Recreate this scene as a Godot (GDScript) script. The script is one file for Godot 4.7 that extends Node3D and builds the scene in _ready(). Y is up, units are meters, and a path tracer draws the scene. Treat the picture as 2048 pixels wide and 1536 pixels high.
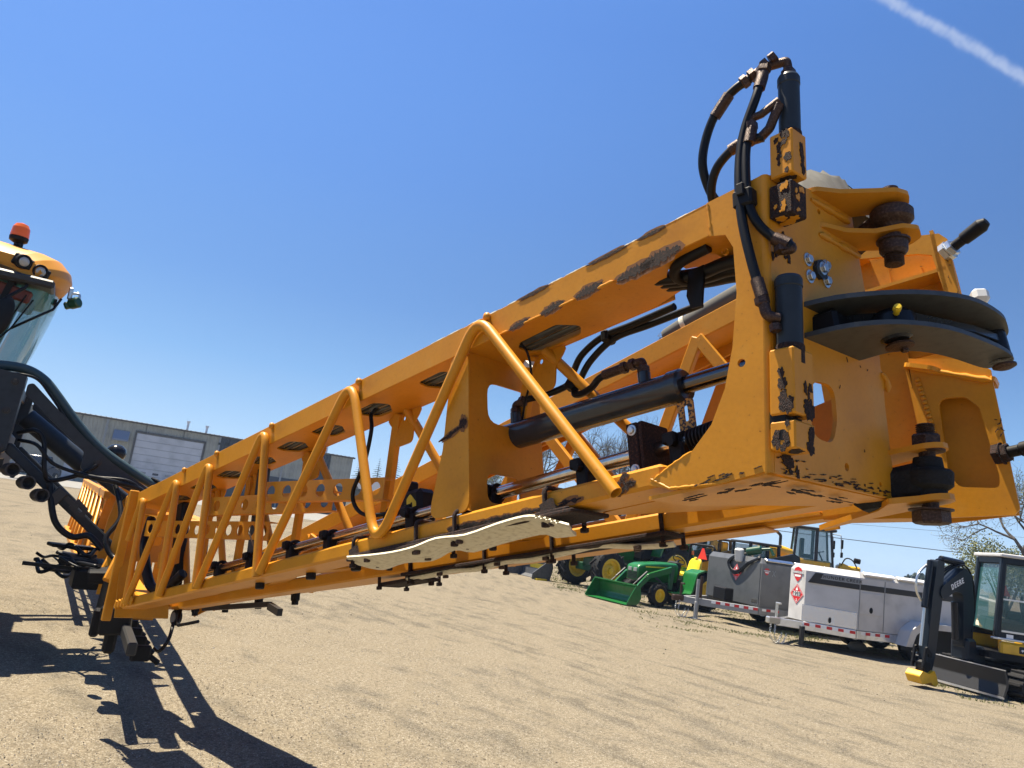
extends Node3D
# ---------------------------------------------------------------- geometry builder
class G:
	var st := SurfaceTool.new()
	func _init() -> void:
		st.begin(Mesh.PRIMITIVE_TRIANGLES)
	func tri(a: Vector3, b: Vector3, c: Vector3, na: Vector3, nb: Vector3, nc: Vector3) -> void:
		var n := (b - a).cross(c - a)
		if n.length_squared() < 1e-16:
			return
		if n.dot(na + nb + nc) > 0.0:
			var t := b; b = c; c = t
			t = nb; nb = nc; nc = t
		st.set_normal(na); st.add_vertex(a)
		st.set_normal(nb); st.add_vertex(b)
		st.set_normal(nc); st.add_vertex(c)
	func face(p: Array, out: Vector3) -> void:
		var n := Vector3.ZERO
		for i in range(1, p.size() - 1):
			n += (p[i] - p[0]).cross(p[i + 1] - p[0])
		if n.length_squared() < 1e-18:
			return
		n = n.normalized()
		if n.dot(out) < 0.0:
			n = -n
		for i in range(1, p.size() - 1):
			tri(p[0], p[i], p[i + 1], n, n, n)
	func box(c: Vector3, s: Vector3, b := Basis.IDENTITY, bev := 0.0) -> G:
		var h := s * 0.5
		bev = minf(bev, minf(h.x, minf(h.y, h.z)) * 0.49)
		var ax := [b.x, b.y, b.z]
		var hh := [h.x, h.y, h.z]
		for i in 3:
			var j := (i + 1) % 3
			var k := (i + 2) % 3
			for s1 in [-1.0, 1.0]:
				var f := c + ax[i] * hh[i] * s1 as Vector3
				var u := ax[j] * (hh[j] - bev) as Vector3
				var v := ax[k] * (hh[k] - bev) as Vector3
				face([f - u - v, f + u - v, f + u + v, f - u + v], ax[i] * s1)
				if bev > 0.0:
					for s2 in [-1.0, 1.0]:
						var e1 := c + ax[i] * hh[i] * s1 + ax[j] * (hh[j] - bev) * s2 as Vector3
						var e2 := c + ax[i] * (hh[i] - bev) * s1 + ax[j] * hh[j] * s2 as Vector3
						face([e1 - v, e1 + v, e2 + v, e2 - v], ax[i] * s1 + ax[j] * s2)
						if i == 0:
							for s3 in [-1.0, 1.0]:
								face([c + ax[0] * hh[0] * s1 + ax[1] * (hh[1] - bev) * s2 + ax[2] * (hh[2] - bev) * s3,
									c + ax[0] * (hh[0] - bev) * s1 + ax[1] * hh[1] * s2 + ax[2] * (hh[2] - bev) * s3,
									c + ax[0] * (hh[0] - bev) * s1 + ax[1] * (hh[1] - bev) * s2 + ax[2] * hh[2] * s3], ax[0] * s1 + ax[1] * s2 + ax[2] * s3)
		return self
	# a bar of section wd x ht between two points
	func bar(a: Vector3, b: Vector3, wd: float, ht: float, up := Vector3.UP, bev := 0.0) -> G:
		var x := (b - a).normalized()
		if absf(x.dot(up)) > 0.98:
			up = Vector3.RIGHT
		var z := x.cross(up).normalized()
		var y := z.cross(x).normalized()
		return box((a + b) * 0.5, Vector3(a.distance_to(b), ht, wd), Basis(x, y, z), bev)
	func lathe(o: Vector3, axis: Vector3, prof: Array, sides := 16, turn := 0.0) -> G:
		axis = axis.normalized()
		var x := axis.cross(Vector3.UP if absf(axis.y) < 0.9 else Vector3.RIGHT).normalized()
		var y := axis.cross(x).normalized()
		for i in prof.size() - 1:
			var p: Vector2 = prof[i]
			var q: Vector2 = prof[i + 1]
			var d := q - p
			if d.length() < 1e-7:
				continue
			var nn := Vector2(-d.y, d.x).normalized()   # (along the axis, outwards)
			for k in sides:
				var r := []
				for kk in [k, k + 1]:
					var a = TAU * kk / sides + turn
					r.append(x * cos(a) + y * sin(a))
				var a0 := o + axis * p.x + r[0] * p.y as Vector3
				var a1 := o + axis * p.x + r[1] * p.y as Vector3
				var b0 := o + axis * q.x + r[0] * q.y as Vector3
				var b1 := o + axis * q.x + r[1] * q.y as Vector3
				var n0 := axis * nn.x + r[0] * nn.y as Vector3
				var n1 := axis * nn.x + r[1] * nn.y as Vector3
				if sides <= 8:
					n0 = (n0 + n1).normalized(); n1 = n0
				tri(a0, b0, b1, n0, n0, n1)
				tri(a0, b1, a1, n0, n1, n1)
		return self
	func cyl(a: Vector3, b: Vector3, r: float, sides := 16, bev := 0.0) -> G:
		var l := a.distance_to(b)
		return lathe(a, b - a, [Vector2(0, 0), Vector2(0, r - bev), Vector2(bev, r), Vector2(l - bev, r), Vector2(l, r - bev), Vector2(l, 0)], sides)
	func hexa(a: Vector3, axis: Vector3, r: float, h: float, turn := 0.0) -> G:
		return lathe(a, axis, [Vector2(0, 0), Vector2(0, r), Vector2(h * 0.85, r), Vector2(h, r * 0.85), Vector2(h, 0)], 6, turn)
	func tube(p: Array, r: float, sides := 8, bore := 0.0, rad := []) -> G:
		var n := p.size()
		if n < 2:
			return self
		var up := Vector3.UP
		var rings := []
		var nor := []
		var prev := Vector3.ZERO
		var x := Vector3.ZERO
		for i in n:
			var d: Vector3 = ((p[mini(i + 1, n - 1)] - p[maxi(i - 1, 0)]) as Vector3).normalized()
			if i == 0:
				x = d.cross(up if absf(d.y) < 0.9 else Vector3.RIGHT).normalized()
			else:
				x = (x - d * x.dot(d)).normalized()
			var y := d.cross(x)
			var rr: float = r if rad.is_empty() else rad[i]
			var ring := []
			var nr := []
			for k in sides:
				var a := TAU * k / sides
				var e := x * cos(a) + y * sin(a)
				ring.append(p[i] + e * rr); nr.append(e)
			rings.append(ring); nor.append(nr)
			prev = d
		for i in n - 1:
			for k in sides:
				var m := (k + 1) % sides
				tri(rings[i][k], rings[i + 1][k], rings[i + 1][m], nor[i][k], nor[i + 1][k], nor[i + 1][m])
				tri(rings[i][k], rings[i + 1][m], rings[i][m], nor[i][k], nor[i + 1][m], nor[i][m])
		for e in [0, n - 1]:
			var d: Vector3 = ((p[0] - p[1]) if e == 0 else (p[n - 1] - p[n - 2])).normalized()
			if bore <= 0.0:
				face(rings[e], d)
			else:
				for k in sides:
					var m := (k + 1) % sides
					var i0: Vector3 = p[e] + nor[e][k] * bore
					var i1: Vector3 = p[e] + nor[e][m] * bore
					face([rings[e][k], rings[e][m], i1, i0], d)
					var dep: Vector3 = d * -minf(r * 4.0, p[0].distance_to(p[1]))
					tri(i0, i1, i1 + dep, -nor[e][k], -nor[e][m], -nor[e][m])
					tri(i0, i1 + dep, i0 + dep, -nor[e][k], -nor[e][m], -nor[e][k])
		return self
	func flat(poly: PackedVector2Array, holes: Array) -> Array:
		var pieces := [poly]
		for h in holes:
			var lo := Vector2(INF, INF)
			var hi := Vector2(-INF, -INF)
			for q in h:
				lo = lo.min(q); hi = hi.max(q)
			var cx := (lo.x + hi.x) * 0.5
			var nxt := []
			for pc in pieces:
				if Geometry2D.intersect_polygons(pc, h).is_empty():
					nxt.append(pc)
					continue
				for side in [PackedVector2Array([Vector2(-1e3, -1e3), Vector2(cx, -1e3), Vector2(cx, 1e3), Vector2(-1e3, 1e3)]), PackedVector2Array([Vector2(cx, -1e3), Vector2(1e3, -1e3), Vector2(1e3, 1e3), Vector2(cx, 1e3)])]:
					for half in Geometry2D.intersect_polygons(pc, side):
						for res in Geometry2D.clip_polygons(half, h):
							if not Geometry2D.is_polygon_clockwise(res):
								nxt.append(res)
			pieces = nxt
		return pieces
	# a plate: outline in the frame's x and y, from z = 0 to z = d
	func plate(poly: Array, xf: Transform3D, d: float, holes := [], bev := 0.0) -> G:
		var pp := PackedVector2Array(poly)
		if Geometry2D.is_polygon_clockwise(pp):
			pp.reverse()
		var hh := []
		for h in holes:
			var q := PackedVector2Array(h)
			if Geometry2D.is_polygon_clockwise(q):
				q.reverse()
			hh.append(q)
		var z := xf.basis.z * d
		for pc in flat(pp, hh):
			var t := Geometry2D.triangulate_polygon(pc)
			for i in range(0, t.size(), 3):
				var a := xf * Vector3(pc[t[i]].x, pc[t[i]].y, 0)
				var b := xf * Vector3(pc[t[i + 1]].x, pc[t[i + 1]].y, 0)
				var c := xf * Vector3(pc[t[i + 2]].x, pc[t[i + 2]].y, 0)
				face([a, b, c], -z)
				face([a + z, b + z, c + z], z)
		var loops := [pp]
		loops.append_array(hh)
		for li in loops.size():
			var lp: PackedVector2Array = loops[li]
			for i in lp.size():
				var p0 := lp[i]
				var p1 := lp[(i + 1) % lp.size()]
				var e := p1 - p0
				var o := Vector2(e.y, -e.x) * (1.0 if li == 0 else -1.0)
				var a := xf * Vector3(p0.x, p0.y, 0)
				var b := xf * Vector3(p1.x, p1.y, 0)
				face([a, b, b + z, a + z], xf.basis.x * o.x + xf.basis.y * o.y)
		return self
	# rings of equal length joined into a skin with smooth normals
	func loft(rings: Array, cap := true, closed := true) -> G:
		var n: int = rings[0].size()
		var nor := []
		for r in rings.size():
			var row := []
			for k in n:
				var du: Vector3 = rings[r][(k + 1) % n if closed else mini(k + 1, n - 1)] - rings[r][(k - 1 + n) % n if closed else maxi(k - 1, 0)]
				var dv: Vector3 = rings[mini(r + 1, rings.size() - 1)][k] - rings[maxi(r - 1, 0)][k]
				row.append(du.cross(dv).normalized())
			nor.append(row)
		for r in rings.size() - 1:
			for k in (n if closed else n - 1):
				var m := (k + 1) % n
				tri(rings[r][k], rings[r + 1][k], rings[r + 1][m], nor[r][k], nor[r + 1][k], nor[r + 1][m])
				tri(rings[r][k], rings[r + 1][m], rings[r][m], nor[r][k], nor[r + 1][m], nor[r][m])
		if cap:
			var last := rings.size() - 1
			face(rings[0], rings[0][0] - rings[mini(1, last)][0])
			face(rings[last], rings[last][0] - rings[maxi(last - 1, 0)][0])
		return self
	func blob(c: Vector3, r: Vector3, seg := 10, b := Basis.IDENTITY) -> G:
		for i in seg / 2:
			for k in seg:
				var q := []
				for ij in [[i, k], [i + 1, k], [i + 1, k + 1], [i, k + 1]]:
					var th: float = PI * ij[0] / (seg / 2)
					var ph: float = TAU * ij[1] / seg
					q.append(Vector3(sin(th) * cos(ph), cos(th), sin(th) * sin(ph)))
				var P := []
				var N := []
				for v in q:
					P.append(c + b * (v * r)); N.append((b * (v / r)).normalized())
				tri(P[0], P[1], P[2], N[0], N[1], N[2])
				tri(P[0], P[2], P[3], N[0], N[2], N[3])
		return self
	func done() -> ArrayMesh:
		return st.commit()

# ---------------------------------------------------------------- small helpers
var M := {}
var T := {}
var rng := RandomNumberGenerator.new()
var root: Node3D            # the thing being built
var xf := Transform3D()     # frame of its parts

func V(x: float, y: float, z: float) -> Vector3:
	return Vector3(x, y, z)

func thing(called: String, label: String, category: String, at := Vector3.ZERO, fwd := Vector2(1, 0), group := "") -> Node3D:
	var o := Node3D.new()
	o.name = called
	add_child(o, true)
	o.position = at
	o.rotation.y = atan2(-fwd.y, fwd.x)
	tag(o, label, category, group)
	root = o
	xf = Transform3D()
	return o

func tag(o: Node, label: String, category: String, group := "") -> void:
	o.set_meta("label", label)
	o.set_meta("category", category)
	if group:
		o.set_meta("group", group)

func part(called: String, g: G, m: String, under: Node3D = null, label := "") -> MeshInstance3D:
	var o := MeshInstance3D.new()
	o.name = called
	o.mesh = g.done()
	if o.mesh.get_surface_count():
		o.mesh.surface_set_material(0, M[m])
	(root if under == null else under).add_child(o, true)
	if under == null:
		o.transform = xf
	if label:
		o.set_meta("label", label)
	return o

# commit what has been gathered so far as a part of its own and start afresh
func cut(called: String, g: G, m: String, under: Node3D = null) -> G:
	part(called, g, m, under)
	return G.new()

func struct(called: String, mesh: Mesh, m: String) -> MeshInstance3D:
	var o := MeshInstance3D.new()
	o.name = called
	o.mesh = mesh
	o.mesh.surface_set_material(0, M[m])
	add_child(o, true)
	o.set_meta("kind", "structure")
	return o

# round the corners of a polyline
func fillet(p: Array, r: float, n := 6, closed := false) -> Array:
	var out := []
	var c := p.size()
	for i in c:
		if not closed and (i == 0 or i == c - 1):
			out.append(p[i])
			continue
		var a = p[(i - 1 + c) % c]
		var b = p[i]
		var d = p[(i + 1) % c]
		var u = (a - b).normalized()
		var v = (d - b).normalized()
		var half: float = acos(clampf(u.dot(v), -0.999, 0.999)) * 0.5
		var t: float = minf(r / tan(half), minf(a.distance_to(b), d.distance_to(b)) * 0.48)
		for k in n + 1:
			var s := float(k) / n
			out.append(b + u * t * (1 - s) * (1 - s) + v * t * s * s)
	return out

func curve(p: Array, n := 8) -> Array:
	var out := []
	for i in p.size() - 1:
		for k in n:
			var t := float(k) / n
			out.append(p[i].cubic_interpolate(p[i + 1], p[maxi(i - 1, 0)], p[mini(i + 2, p.size() - 1)], t))
	out.append(p[p.size() - 1])
	return out

func rrect(x0: float, y0: float, x1: float, y1: float, r: float, n := 4) -> Array:
	return fillet([Vector2(x0, y0), Vector2(x1, y0), Vector2(x1, y1), Vector2(x0, y1)], r, n, true)

func circ(x: float, y: float, r: float, n := 16) -> Array:
	var o := []
	for k in n:
		o.append(Vector2(x + r * cos(TAU * k / n), y + r * sin(TAU * k / n)))
	return o

func frame(o: Vector3, x: Vector3, y: Vector3) -> Transform3D:
	return Transform3D(Basis(x, y, x.cross(y).normalized()), o)

# an irregular flake of rust or chipped paint along a polyline on a face; n = the face's normal, side = across
var halo: G = null         # collects the faint stain round each flake
func flake(g: G, a: Vector3, b: Vector3, n: Vector3, w: float, steps := 14, rag := 0.6, bias := 0.0) -> void:
	var d := (b - a)
	var s := n.cross(d).normalized()
	if halo:
		var hn := n.normalized() * 0.0007
		var hp := []
		for i in 21:
			var k := rng.randf_range(0.85, 1.3)
			hp.append(a + d * (0.5 + 0.5 * cos(TAU * i / 20.0) * k) + s * w * 0.56 * sin(TAU * i / 20.0) * k + hn)
		for i in 20:
			halo.tri(a + d * 0.5 + hn, hp[i], hp[i + 1], hn.normalized(), hn.normalized(), hn.normalized())
	n = n.normalized() * 0.0016
	var up := []
	var lo := []
	for i in steps + 1:
		var t := float(i) / steps
		var env := sqrt(maxf(0.02, sin(PI * clampf(t, 0.02, 0.98))))
		var c := a + d * t
		up.append(c + s * w * (env * (0.5 + bias) * (1.0 - rag * rng.randf())) + d * rng.randf_range(-0.3, 0.3) / steps)
		lo.append(c - s * w * (env * (0.5 - bias) * (1.0 - rag * rng.randf())) + d * rng.randf_range(-0.3, 0.3) / steps)
	for i in steps:
		g.face([up[i] + n, up[i + 1] + n, lo[i + 1] + n, lo[i] + n], n)
		g.face([up[i] + n, up[i + 1] + n, up[i + 1], up[i]], s)
		g.face([lo[i] + n, lo[i + 1] + n, lo[i + 1], lo[i]], -s)

# an irregular chip or stain lying on a face
func blotch(g: G, c: Vector3, n: Vector3, along: Vector3, rx: float, ry: float, steps := 18, rag := 0.45) -> void:
	n = n.normalized()
	along = (along - n * along.dot(n)).normalized()
	var s := n.cross(along)
	var ph := [rng.randf() * 6.0, rng.randf() * 6.0, rng.randf() * 6.0]
	var lift := n * rng.randf_range(0.0012, 0.002)
	var pts := []
	for i in steps:
		var a := TAU * i / steps
		var k := 1.0 - rag * (0.5 + 0.25 * sin(2.0 * a + ph[0]) + 0.25 * sin(5.0 * a + ph[1])) - rag * 0.5 * rng.randf()
		pts.append(c + along * cos(a) * rx * k + s * sin(a) * ry * k)
	for i in steps:
		var j := (i + 1) % steps
		g.tri(c + lift, pts[i] + lift, pts[j] + lift, n, n, n)
		g.face([pts[i] + lift, pts[j] + lift, pts[j], pts[i]], (pts[i] - c))

# a lumpy weld bead along a polyline
func bead(g: G, p: Array, r: float) -> void:
	var q := []
	var rr := []
	for i in p.size() - 1:
		var n := maxi(2, int(p[i].distance_to(p[i + 1]) / (r * 1.3)))
		for k in n:
			q.append(p[i].lerp(p[i + 1], float(k) / n)); rr.append(r * rng.randf_range(0.6, 1.15))
	q.append(p[p.size() - 1]); rr.append(r * 0.4)
	rr[0] = r * 0.4
	g.tube(q, r, 6, 0.0, rr)

func text(called: String, s: String, height: float, at: Transform3D, m: String, under: Node3D = null, font := "Droid Sans", bold := true, wide := 1.0) -> void:
	var t := TextMesh.new()
	var f := SystemFont.new()
	f.font_names = PackedStringArray([font])
	f.font_weight = 700 if bold else 400
	t.font = f
	t.text = s
	t.font_size = 48
	t.pixel_size = height / 34.0
	t.depth = 0.002
	t.material = M[m]
	var o := MeshInstance3D.new()
	o.name = called
	o.mesh = t
	(root if under == null else under).add_child(o, true)
	o.transform = xf * at.scaled_local(Vector3(wide, 1, 1)) if under == null else at.scaled_local(Vector3(wide, 1, 1))

# ---------------------------------------------------------------- materials
func noise(freq: float, seed_: int, stops: Array, size := 512, kind := FastNoiseLite.TYPE_SIMPLEX_SMOOTH, oct := 4, ret := FastNoiseLite.RETURN_DISTANCE) -> NoiseTexture2D:
	var f := FastNoiseLite.new()
	f.noise_type = kind
	f.seed = seed_
	f.frequency = freq
	f.fractal_octaves = oct
	f.cellular_return_type = ret
	if kind == FastNoiseLite.TYPE_CELLULAR:
		f.fractal_type = FastNoiseLite.FRACTAL_NONE
	var t := NoiseTexture2D.new()
	t.width = size; t.height = size
	t.seamless = true
	t.seamless_blend_skirt = 0.15
	t.noise = f
	var g := Gradient.new()
	var off := PackedFloat32Array()
	var col := PackedColorArray()
	for s in stops:
		off.append(s[0])
		var c = s[1]
		col.append((Color(c, c, c) if c is float else c).linear_to_srgb())
	g.offsets = off
	g.colors = col
	t.color_ramp = g
	return t

func mat(called: String, c: Color, rough := 0.5, metal := 0.0, tex: Texture2D = null, scale_ := 1.0, bump: Texture2D = null, depth := 0.1) -> StandardMaterial3D:
	var m := StandardMaterial3D.new()
	m.resource_name = called
	m.albedo_color = c.linear_to_srgb()
	m.roughness = rough
	m.metallic = metal
	if tex or bump:
		m.uv1_triplanar = true
		m.uv1_scale = Vector3.ONE * scale_
	if tex:
		m.albedo_texture = tex
	if bump:
		m.heightmap_enabled = true
		m.heightmap_texture = bump
		m.heightmap_scale = depth
	M[called] = m
	return m

func glass(called: String, c: Color, alpha: float) -> void:
	var m := mat(called, c, 0.03)
	m.transparency = BaseMaterial3D.TRANSPARENCY_ALPHA
	m.albedo_color.a = alpha

func materials() -> void:
	var C := FastNoiseLite.TYPE_CELLULAR
	T.dirt = noise(0.012, 3, [[0.0, 0.72], [0.35, 0.9], [0.6, 1.0], [1.0, 1.08]])
	T.scuff = noise(0.05, 5, [[0.0, 0.35], [0.22, 0.62], [0.34, 0.96], [0.7, 1.0], [1.0, 1.1]])
	T.fine = noise(0.09, 8, [[0.0, 0.0], [1.0, 1.0]])
	T.soft = noise(0.02, 9, [[0.0, 0.0], [1.0, 1.0]])
	T.rust = noise(0.03, 12, [[0.0, Color(0.008, 0.004, 0.004)], [0.45, Color(0.017, 0.0075, 0.006)], [0.62, Color(0.032, 0.013, 0.009)], [0.8, Color(0.06, 0.022, 0.012)], [1.0, Color(0.11, 0.042, 0.02)]])
	T.rustbolt = noise(0.03, 13, [[0.0, Color(0.02, 0.011, 0.008)], [0.5, Color(0.05, 0.026, 0.018)], [0.75, Color(0.1, 0.06, 0.045)], [1.0, Color(0.2, 0.17, 0.15)]])
	T.chip = noise(0.016, 15, [[0.0, Color(0.02, 0.011, 0.009)], [0.46, Color(0.028, 0.014, 0.01)], [0.5, Color(0.5, 0.22, 0.025)], [1.0, Color(0.56, 0.255, 0.03)]])
	T.paint = noise(0.006, 17, [[0.0, Color(0.47, 0.19, 0.012)], [0.3, Color(0.54, 0.226, 0.0125)], [0.7, Color(0.58, 0.244, 0.0135)], [1.0, Color(0.58, 0.27, 0.035)]], 512, FastNoiseLite.TYPE_SIMPLEX_SMOOTH, 6)
	T.poly = noise(0.02, 19, [[0.0, Color(0.3, 0.25, 0.16)], [0.25, Color(0.5, 0.45, 0.32)], [0.5, Color(0.6, 0.55, 0.4)], [1.0, Color(0.64, 0.6, 0.46)]])
	T.dust = noise(0.015, 21, [[0.0, 0.55], [0.4, 0.9], [0.7, 1.1], [1.0, 2.2]])
	T.weave = noise(0.25, 22, [[0.0, 0.75], [1.0, 1.0]])
	T.bark = noise(0.05, 23, [[0.0, 0.5], [1.0, 1.1]])
	var ym := mat("yellow", Color(1, 1, 1), 0.42, 0.0, T.paint, 1.3, T.fine, 0.012)
	ym.metallic_specular = 0.36
	ym.detail_enabled = true
	ym.detail_blend_mode = BaseMaterial3D.BLEND_MODE_MUL
	ym.detail_albedo = noise(0.045, 27, [[0.0, Color(0.3, 0.26, 0.24)], [0.08, Color(0.62, 0.55, 0.5)], [0.16, Color(0.95, 0.94, 0.92)], [0.6, Color(1, 1, 1)], [0.85, Color(1.0, 1.02, 1.15)], [1.0, Color(0.95, 1.0, 1.6)]], 512, FastNoiseLite.TYPE_SIMPLEX_SMOOTH, 5)
	ym.detail_uv_layer = BaseMaterial3D.DETAIL_UV_2
	ym.uv2_triplanar = true
	ym.uv2_scale = Vector3.ONE * 2.1
	mat("rust_stain", Color(0.2, 0.075, 0.012), 0.7, 0.0, T.scuff, 6.0)
	mat("yellow_chipped", Color(1, 1, 1), 0.5, 0.0, T.chip, 9.0, T.soft, 0.08)
	mat("rust", Color(1, 1, 1), 0.95, 0.0, T.rust, 6.0, T.fine, 0.5)
	mat("rusty_bolt", Color(1, 1, 1), 0.6, 0.4, T.rustbolt, 7.0, T.fine, 0.15)
	mat("slate", Color(0.025, 0.032, 0.04), 0.42, 0.0, T.dirt, 2.0, T.fine, 0.012)
	mat("slate_gloss", Color(0.026, 0.033, 0.04), 0.2, 0.0, T.dirt, 3.0)
	mat("chrome_dark", Color(0.11, 0.11, 0.12), 0.18, 1.0)
	mat("stainless", Color(0.62, 0.55, 0.47), 0.2, 1.0, T.dirt, 3.0)
	mat("hose", Color(0.007, 0.0075, 0.009), 0.4, 0.0, T.scuff, 4.0)
	mat("channel_hose_sheen", Color(0.05, 0.058, 0.064), 0.16, 0.0, T.dirt, 3.0)  # black hose colour lightened to carry the sheen of the sky
	mat("hose_print", Color(0.35, 0.35, 0.33), 0.5)
	mat("teal_hose", Color(0.022, 0.05, 0.056), 0.5, 0.0, T.dirt, 3.0)
	mat("black", Color(0.006, 0.006, 0.007), 0.55)
	mat("black_gloss", Color(0.013, 0.015, 0.02), 0.18)
	mat("rubber", Color(0.016, 0.016, 0.017), 0.8, 0.0, T.dust, 2.0, T.fine, 0.3)
	mat("fitting", Color(1, 1, 1), 0.45, 0.55, T.rustbolt, 11.0, T.fine, 0.1)
	mat("zinc", Color(0.6, 0.62, 0.62), 0.3, 0.9, T.dirt, 9.0)
	mat("poly", Color(1, 1, 1), 0.5, 0.0, T.poly, 3.2, T.soft, 0.1)
	mat("sheave", Color(0.046, 0.05, 0.05), 0.5, 0.0, T.dust, 3.0, T.fine, 0.02)
	mat("canvas", Color(0.1, 0.098, 0.088), 0.95, 0.0, T.weave, 30.0, T.weave, 0.1)
	mat("white", Color(0.8, 0.8, 0.79), 0.4)
	mat("pale_plastic", Color(0.55, 0.55, 0.52), 0.4)
	mat("orange_lens", Color(0.75, 0.14, 0.015), 0.12)
	mat("red", Color(0.55, 0.015, 0.02), 0.4)
	mat("red_orange", Color(0.9, 0.045, 0.02), 0.5)
	mat("maroon", Color(0.13, 0.03, 0.02), 0.6)
	mat("lamp_lens", Color(0.32, 0.33, 0.33), 0.12, 0.3)
	mat("green", Color(0.014, 0.135, 0.03), 0.25, 0.0, T.dirt, 1.0)
	mat("green_dark", Color(0.008, 0.06, 0.025), 0.35, 0.0, T.dirt, 1.0)
	mat("seat_yellow", Color(0.78, 0.56, 0.012), 0.4)
	mat("hub_yellow", Color(0.72, 0.5, 0.015), 0.35, 0.0, T.dirt, 1.0)
	mat("loader_yellow", Color(0.72, 0.4, 0.02), 0.3, 0.0, T.dirt, 0.6)
	mat("trailer_white", Color(0.55, 0.545, 0.53), 0.28, 0.0, T.dirt, 0.3)
	mat("trailer_grey", Color(0.085, 0.092, 0.1), 0.25, 0.0, T.dirt, 0.4)
	mat("trailer_grey_lit", Color(0.13, 0.135, 0.14), 0.22, 0.0, T.dirt, 0.4)  # lighter copy of the trailer grey, for light reflected off the ground
	mat("graphite", Color(0.035, 0.035, 0.035), 0.4)
	mat("aluminium", Color(0.72, 0.72, 0.72), 0.3, 1.0, T.dirt, 1.0, T.soft, 0.05)
	mat("tread_plate", Color(0.75, 0.74, 0.72), 0.22, 1.0, null, 12.0, noise(0.09, 31, [[0.0, 1.0], [0.35, 0.2], [1.0, 0.0]], 256, C, 1), 0.25)
	mat("navy", Color(0.011, 0.016, 0.024), 0.3)
	mat("steel", Color(0.1, 0.105, 0.115), 0.45, 0.4, T.dust, 1.0)
	mat("steel_edge", Color(0.6, 0.6, 0.6), 0.35, 0.8)
	mat("pipe_grey", Color(0.26, 0.27, 0.28), 0.45, 0.2, T.dirt, 1.0)
	for n in ["hose", "black", "navy", "slate", "rubber", "black_gloss", "graphite"]:
		M[n].metallic_specular = 0.32
	glass("cab_glass", Color(0.05, 0.27, 0.27), 0.55)
	glass("tint_glass", Color(0.04, 0.14, 0.15), 0.45)
	mat("siding", Color(0.3, 0.295, 0.25), 0.5, 0.0, T.dirt, 0.15)
	mat("siding_dark", Color(0.034, 0.04, 0.052), 0.5, 0.0, T.dirt, 0.15)
	mat("roof_trim", Color(0.07, 0.065, 0.06), 0.5)
	mat("garage", Color(0.46, 0.47, 0.5), 0.45, 0.0, T.dirt, 0.1)
	mat("window_glass", Color(0.03, 0.045, 0.07), 0.08)
	mat("awning", Color(0.16, 0.19, 0.25), 0.5)
	mat("bark", Color(0.085, 0.07, 0.056), 0.9, 0.0, T.bark, 0.7)
	mat("twig", Color(0.1, 0.085, 0.07), 0.9)
	var lf := mat("bud", Color(0.15, 0.16, 0.055), 0.7)
	lf.backlight_enabled = true
	lf.backlight = Color(0.12, 0.14, 0.03)
	lf = mat("leaf", Color(0.13, 0.14, 0.035), 0.7)
	lf.backlight_enabled = true
	lf.backlight = Color(0.1, 0.13, 0.02)
	lf = mat("needle", Color(0.03, 0.05, 0.028), 0.8)
	lf = mat("grass", Color(0.15, 0.155, 0.055), 0.8)
	lf.backlight_enabled = true
	lf.backlight = Color(0.08, 0.1, 0.02)
	mat("pole_wood", Color(0.13, 0.1, 0.075), 0.9)
	mat("asphalt", Color(0.2, 0.195, 0.18), 0.9, 0.0, T.dirt, 0.2)
	mat("car_paint", Color(0.012, 0.016, 0.028), 0.15)
	# gravel: pebbles over grit, with a second layer at another scale
	var peb := noise(0.16, 41, [[0.0, Color(0.125, 0.106, 0.078)], [0.3, Color(0.168, 0.142, 0.102)], [0.55, Color(0.196, 0.167, 0.12)], [0.85, Color(0.226, 0.196, 0.145)], [1.0, Color(0.32, 0.29, 0.235)]], 1024, C, 1, FastNoiseLite.RETURN_CELL_VALUE)
	var relief := noise(0.16, 41, [[0.0, 1.0], [0.5, 0.45], [1.0, 0.0]], 1024, C, 1, FastNoiseLite.RETURN_DISTANCE)
	var grit := noise(0.11, 44, [[0.0, 0.62], [0.4, 0.9], [0.7, 1.12], [1.0, 1.5]], 1024, FastNoiseLite.TYPE_SIMPLEX_SMOOTH, 5)
	var gm := mat("gravel", Color(1, 1, 1), 0.95, 0.0, peb, 0.8, relief, 0.3)
	gm.uv1_world_triplanar = true
	gm.vertex_color_use_as_albedo = true
	gm.detail_enabled = true
	gm.detail_blend_mode = BaseMaterial3D.BLEND_MODE_MUL
	gm.detail_albedo = grit
	gm.detail_uv_layer = BaseMaterial3D.DETAIL_UV_2
	gm.uv2_triplanar = true
	gm.uv2_world_triplanar = true
	gm.uv2_scale = Vector3.ONE * 0.173
	gm.specular_mode = BaseMaterial3D.SPECULAR_DISABLED
	var sm := mat("pebble", Color(1, 1, 1), 0.9)
	sm.vertex_color_use_as_albedo = true
	M.peb = sm

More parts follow.
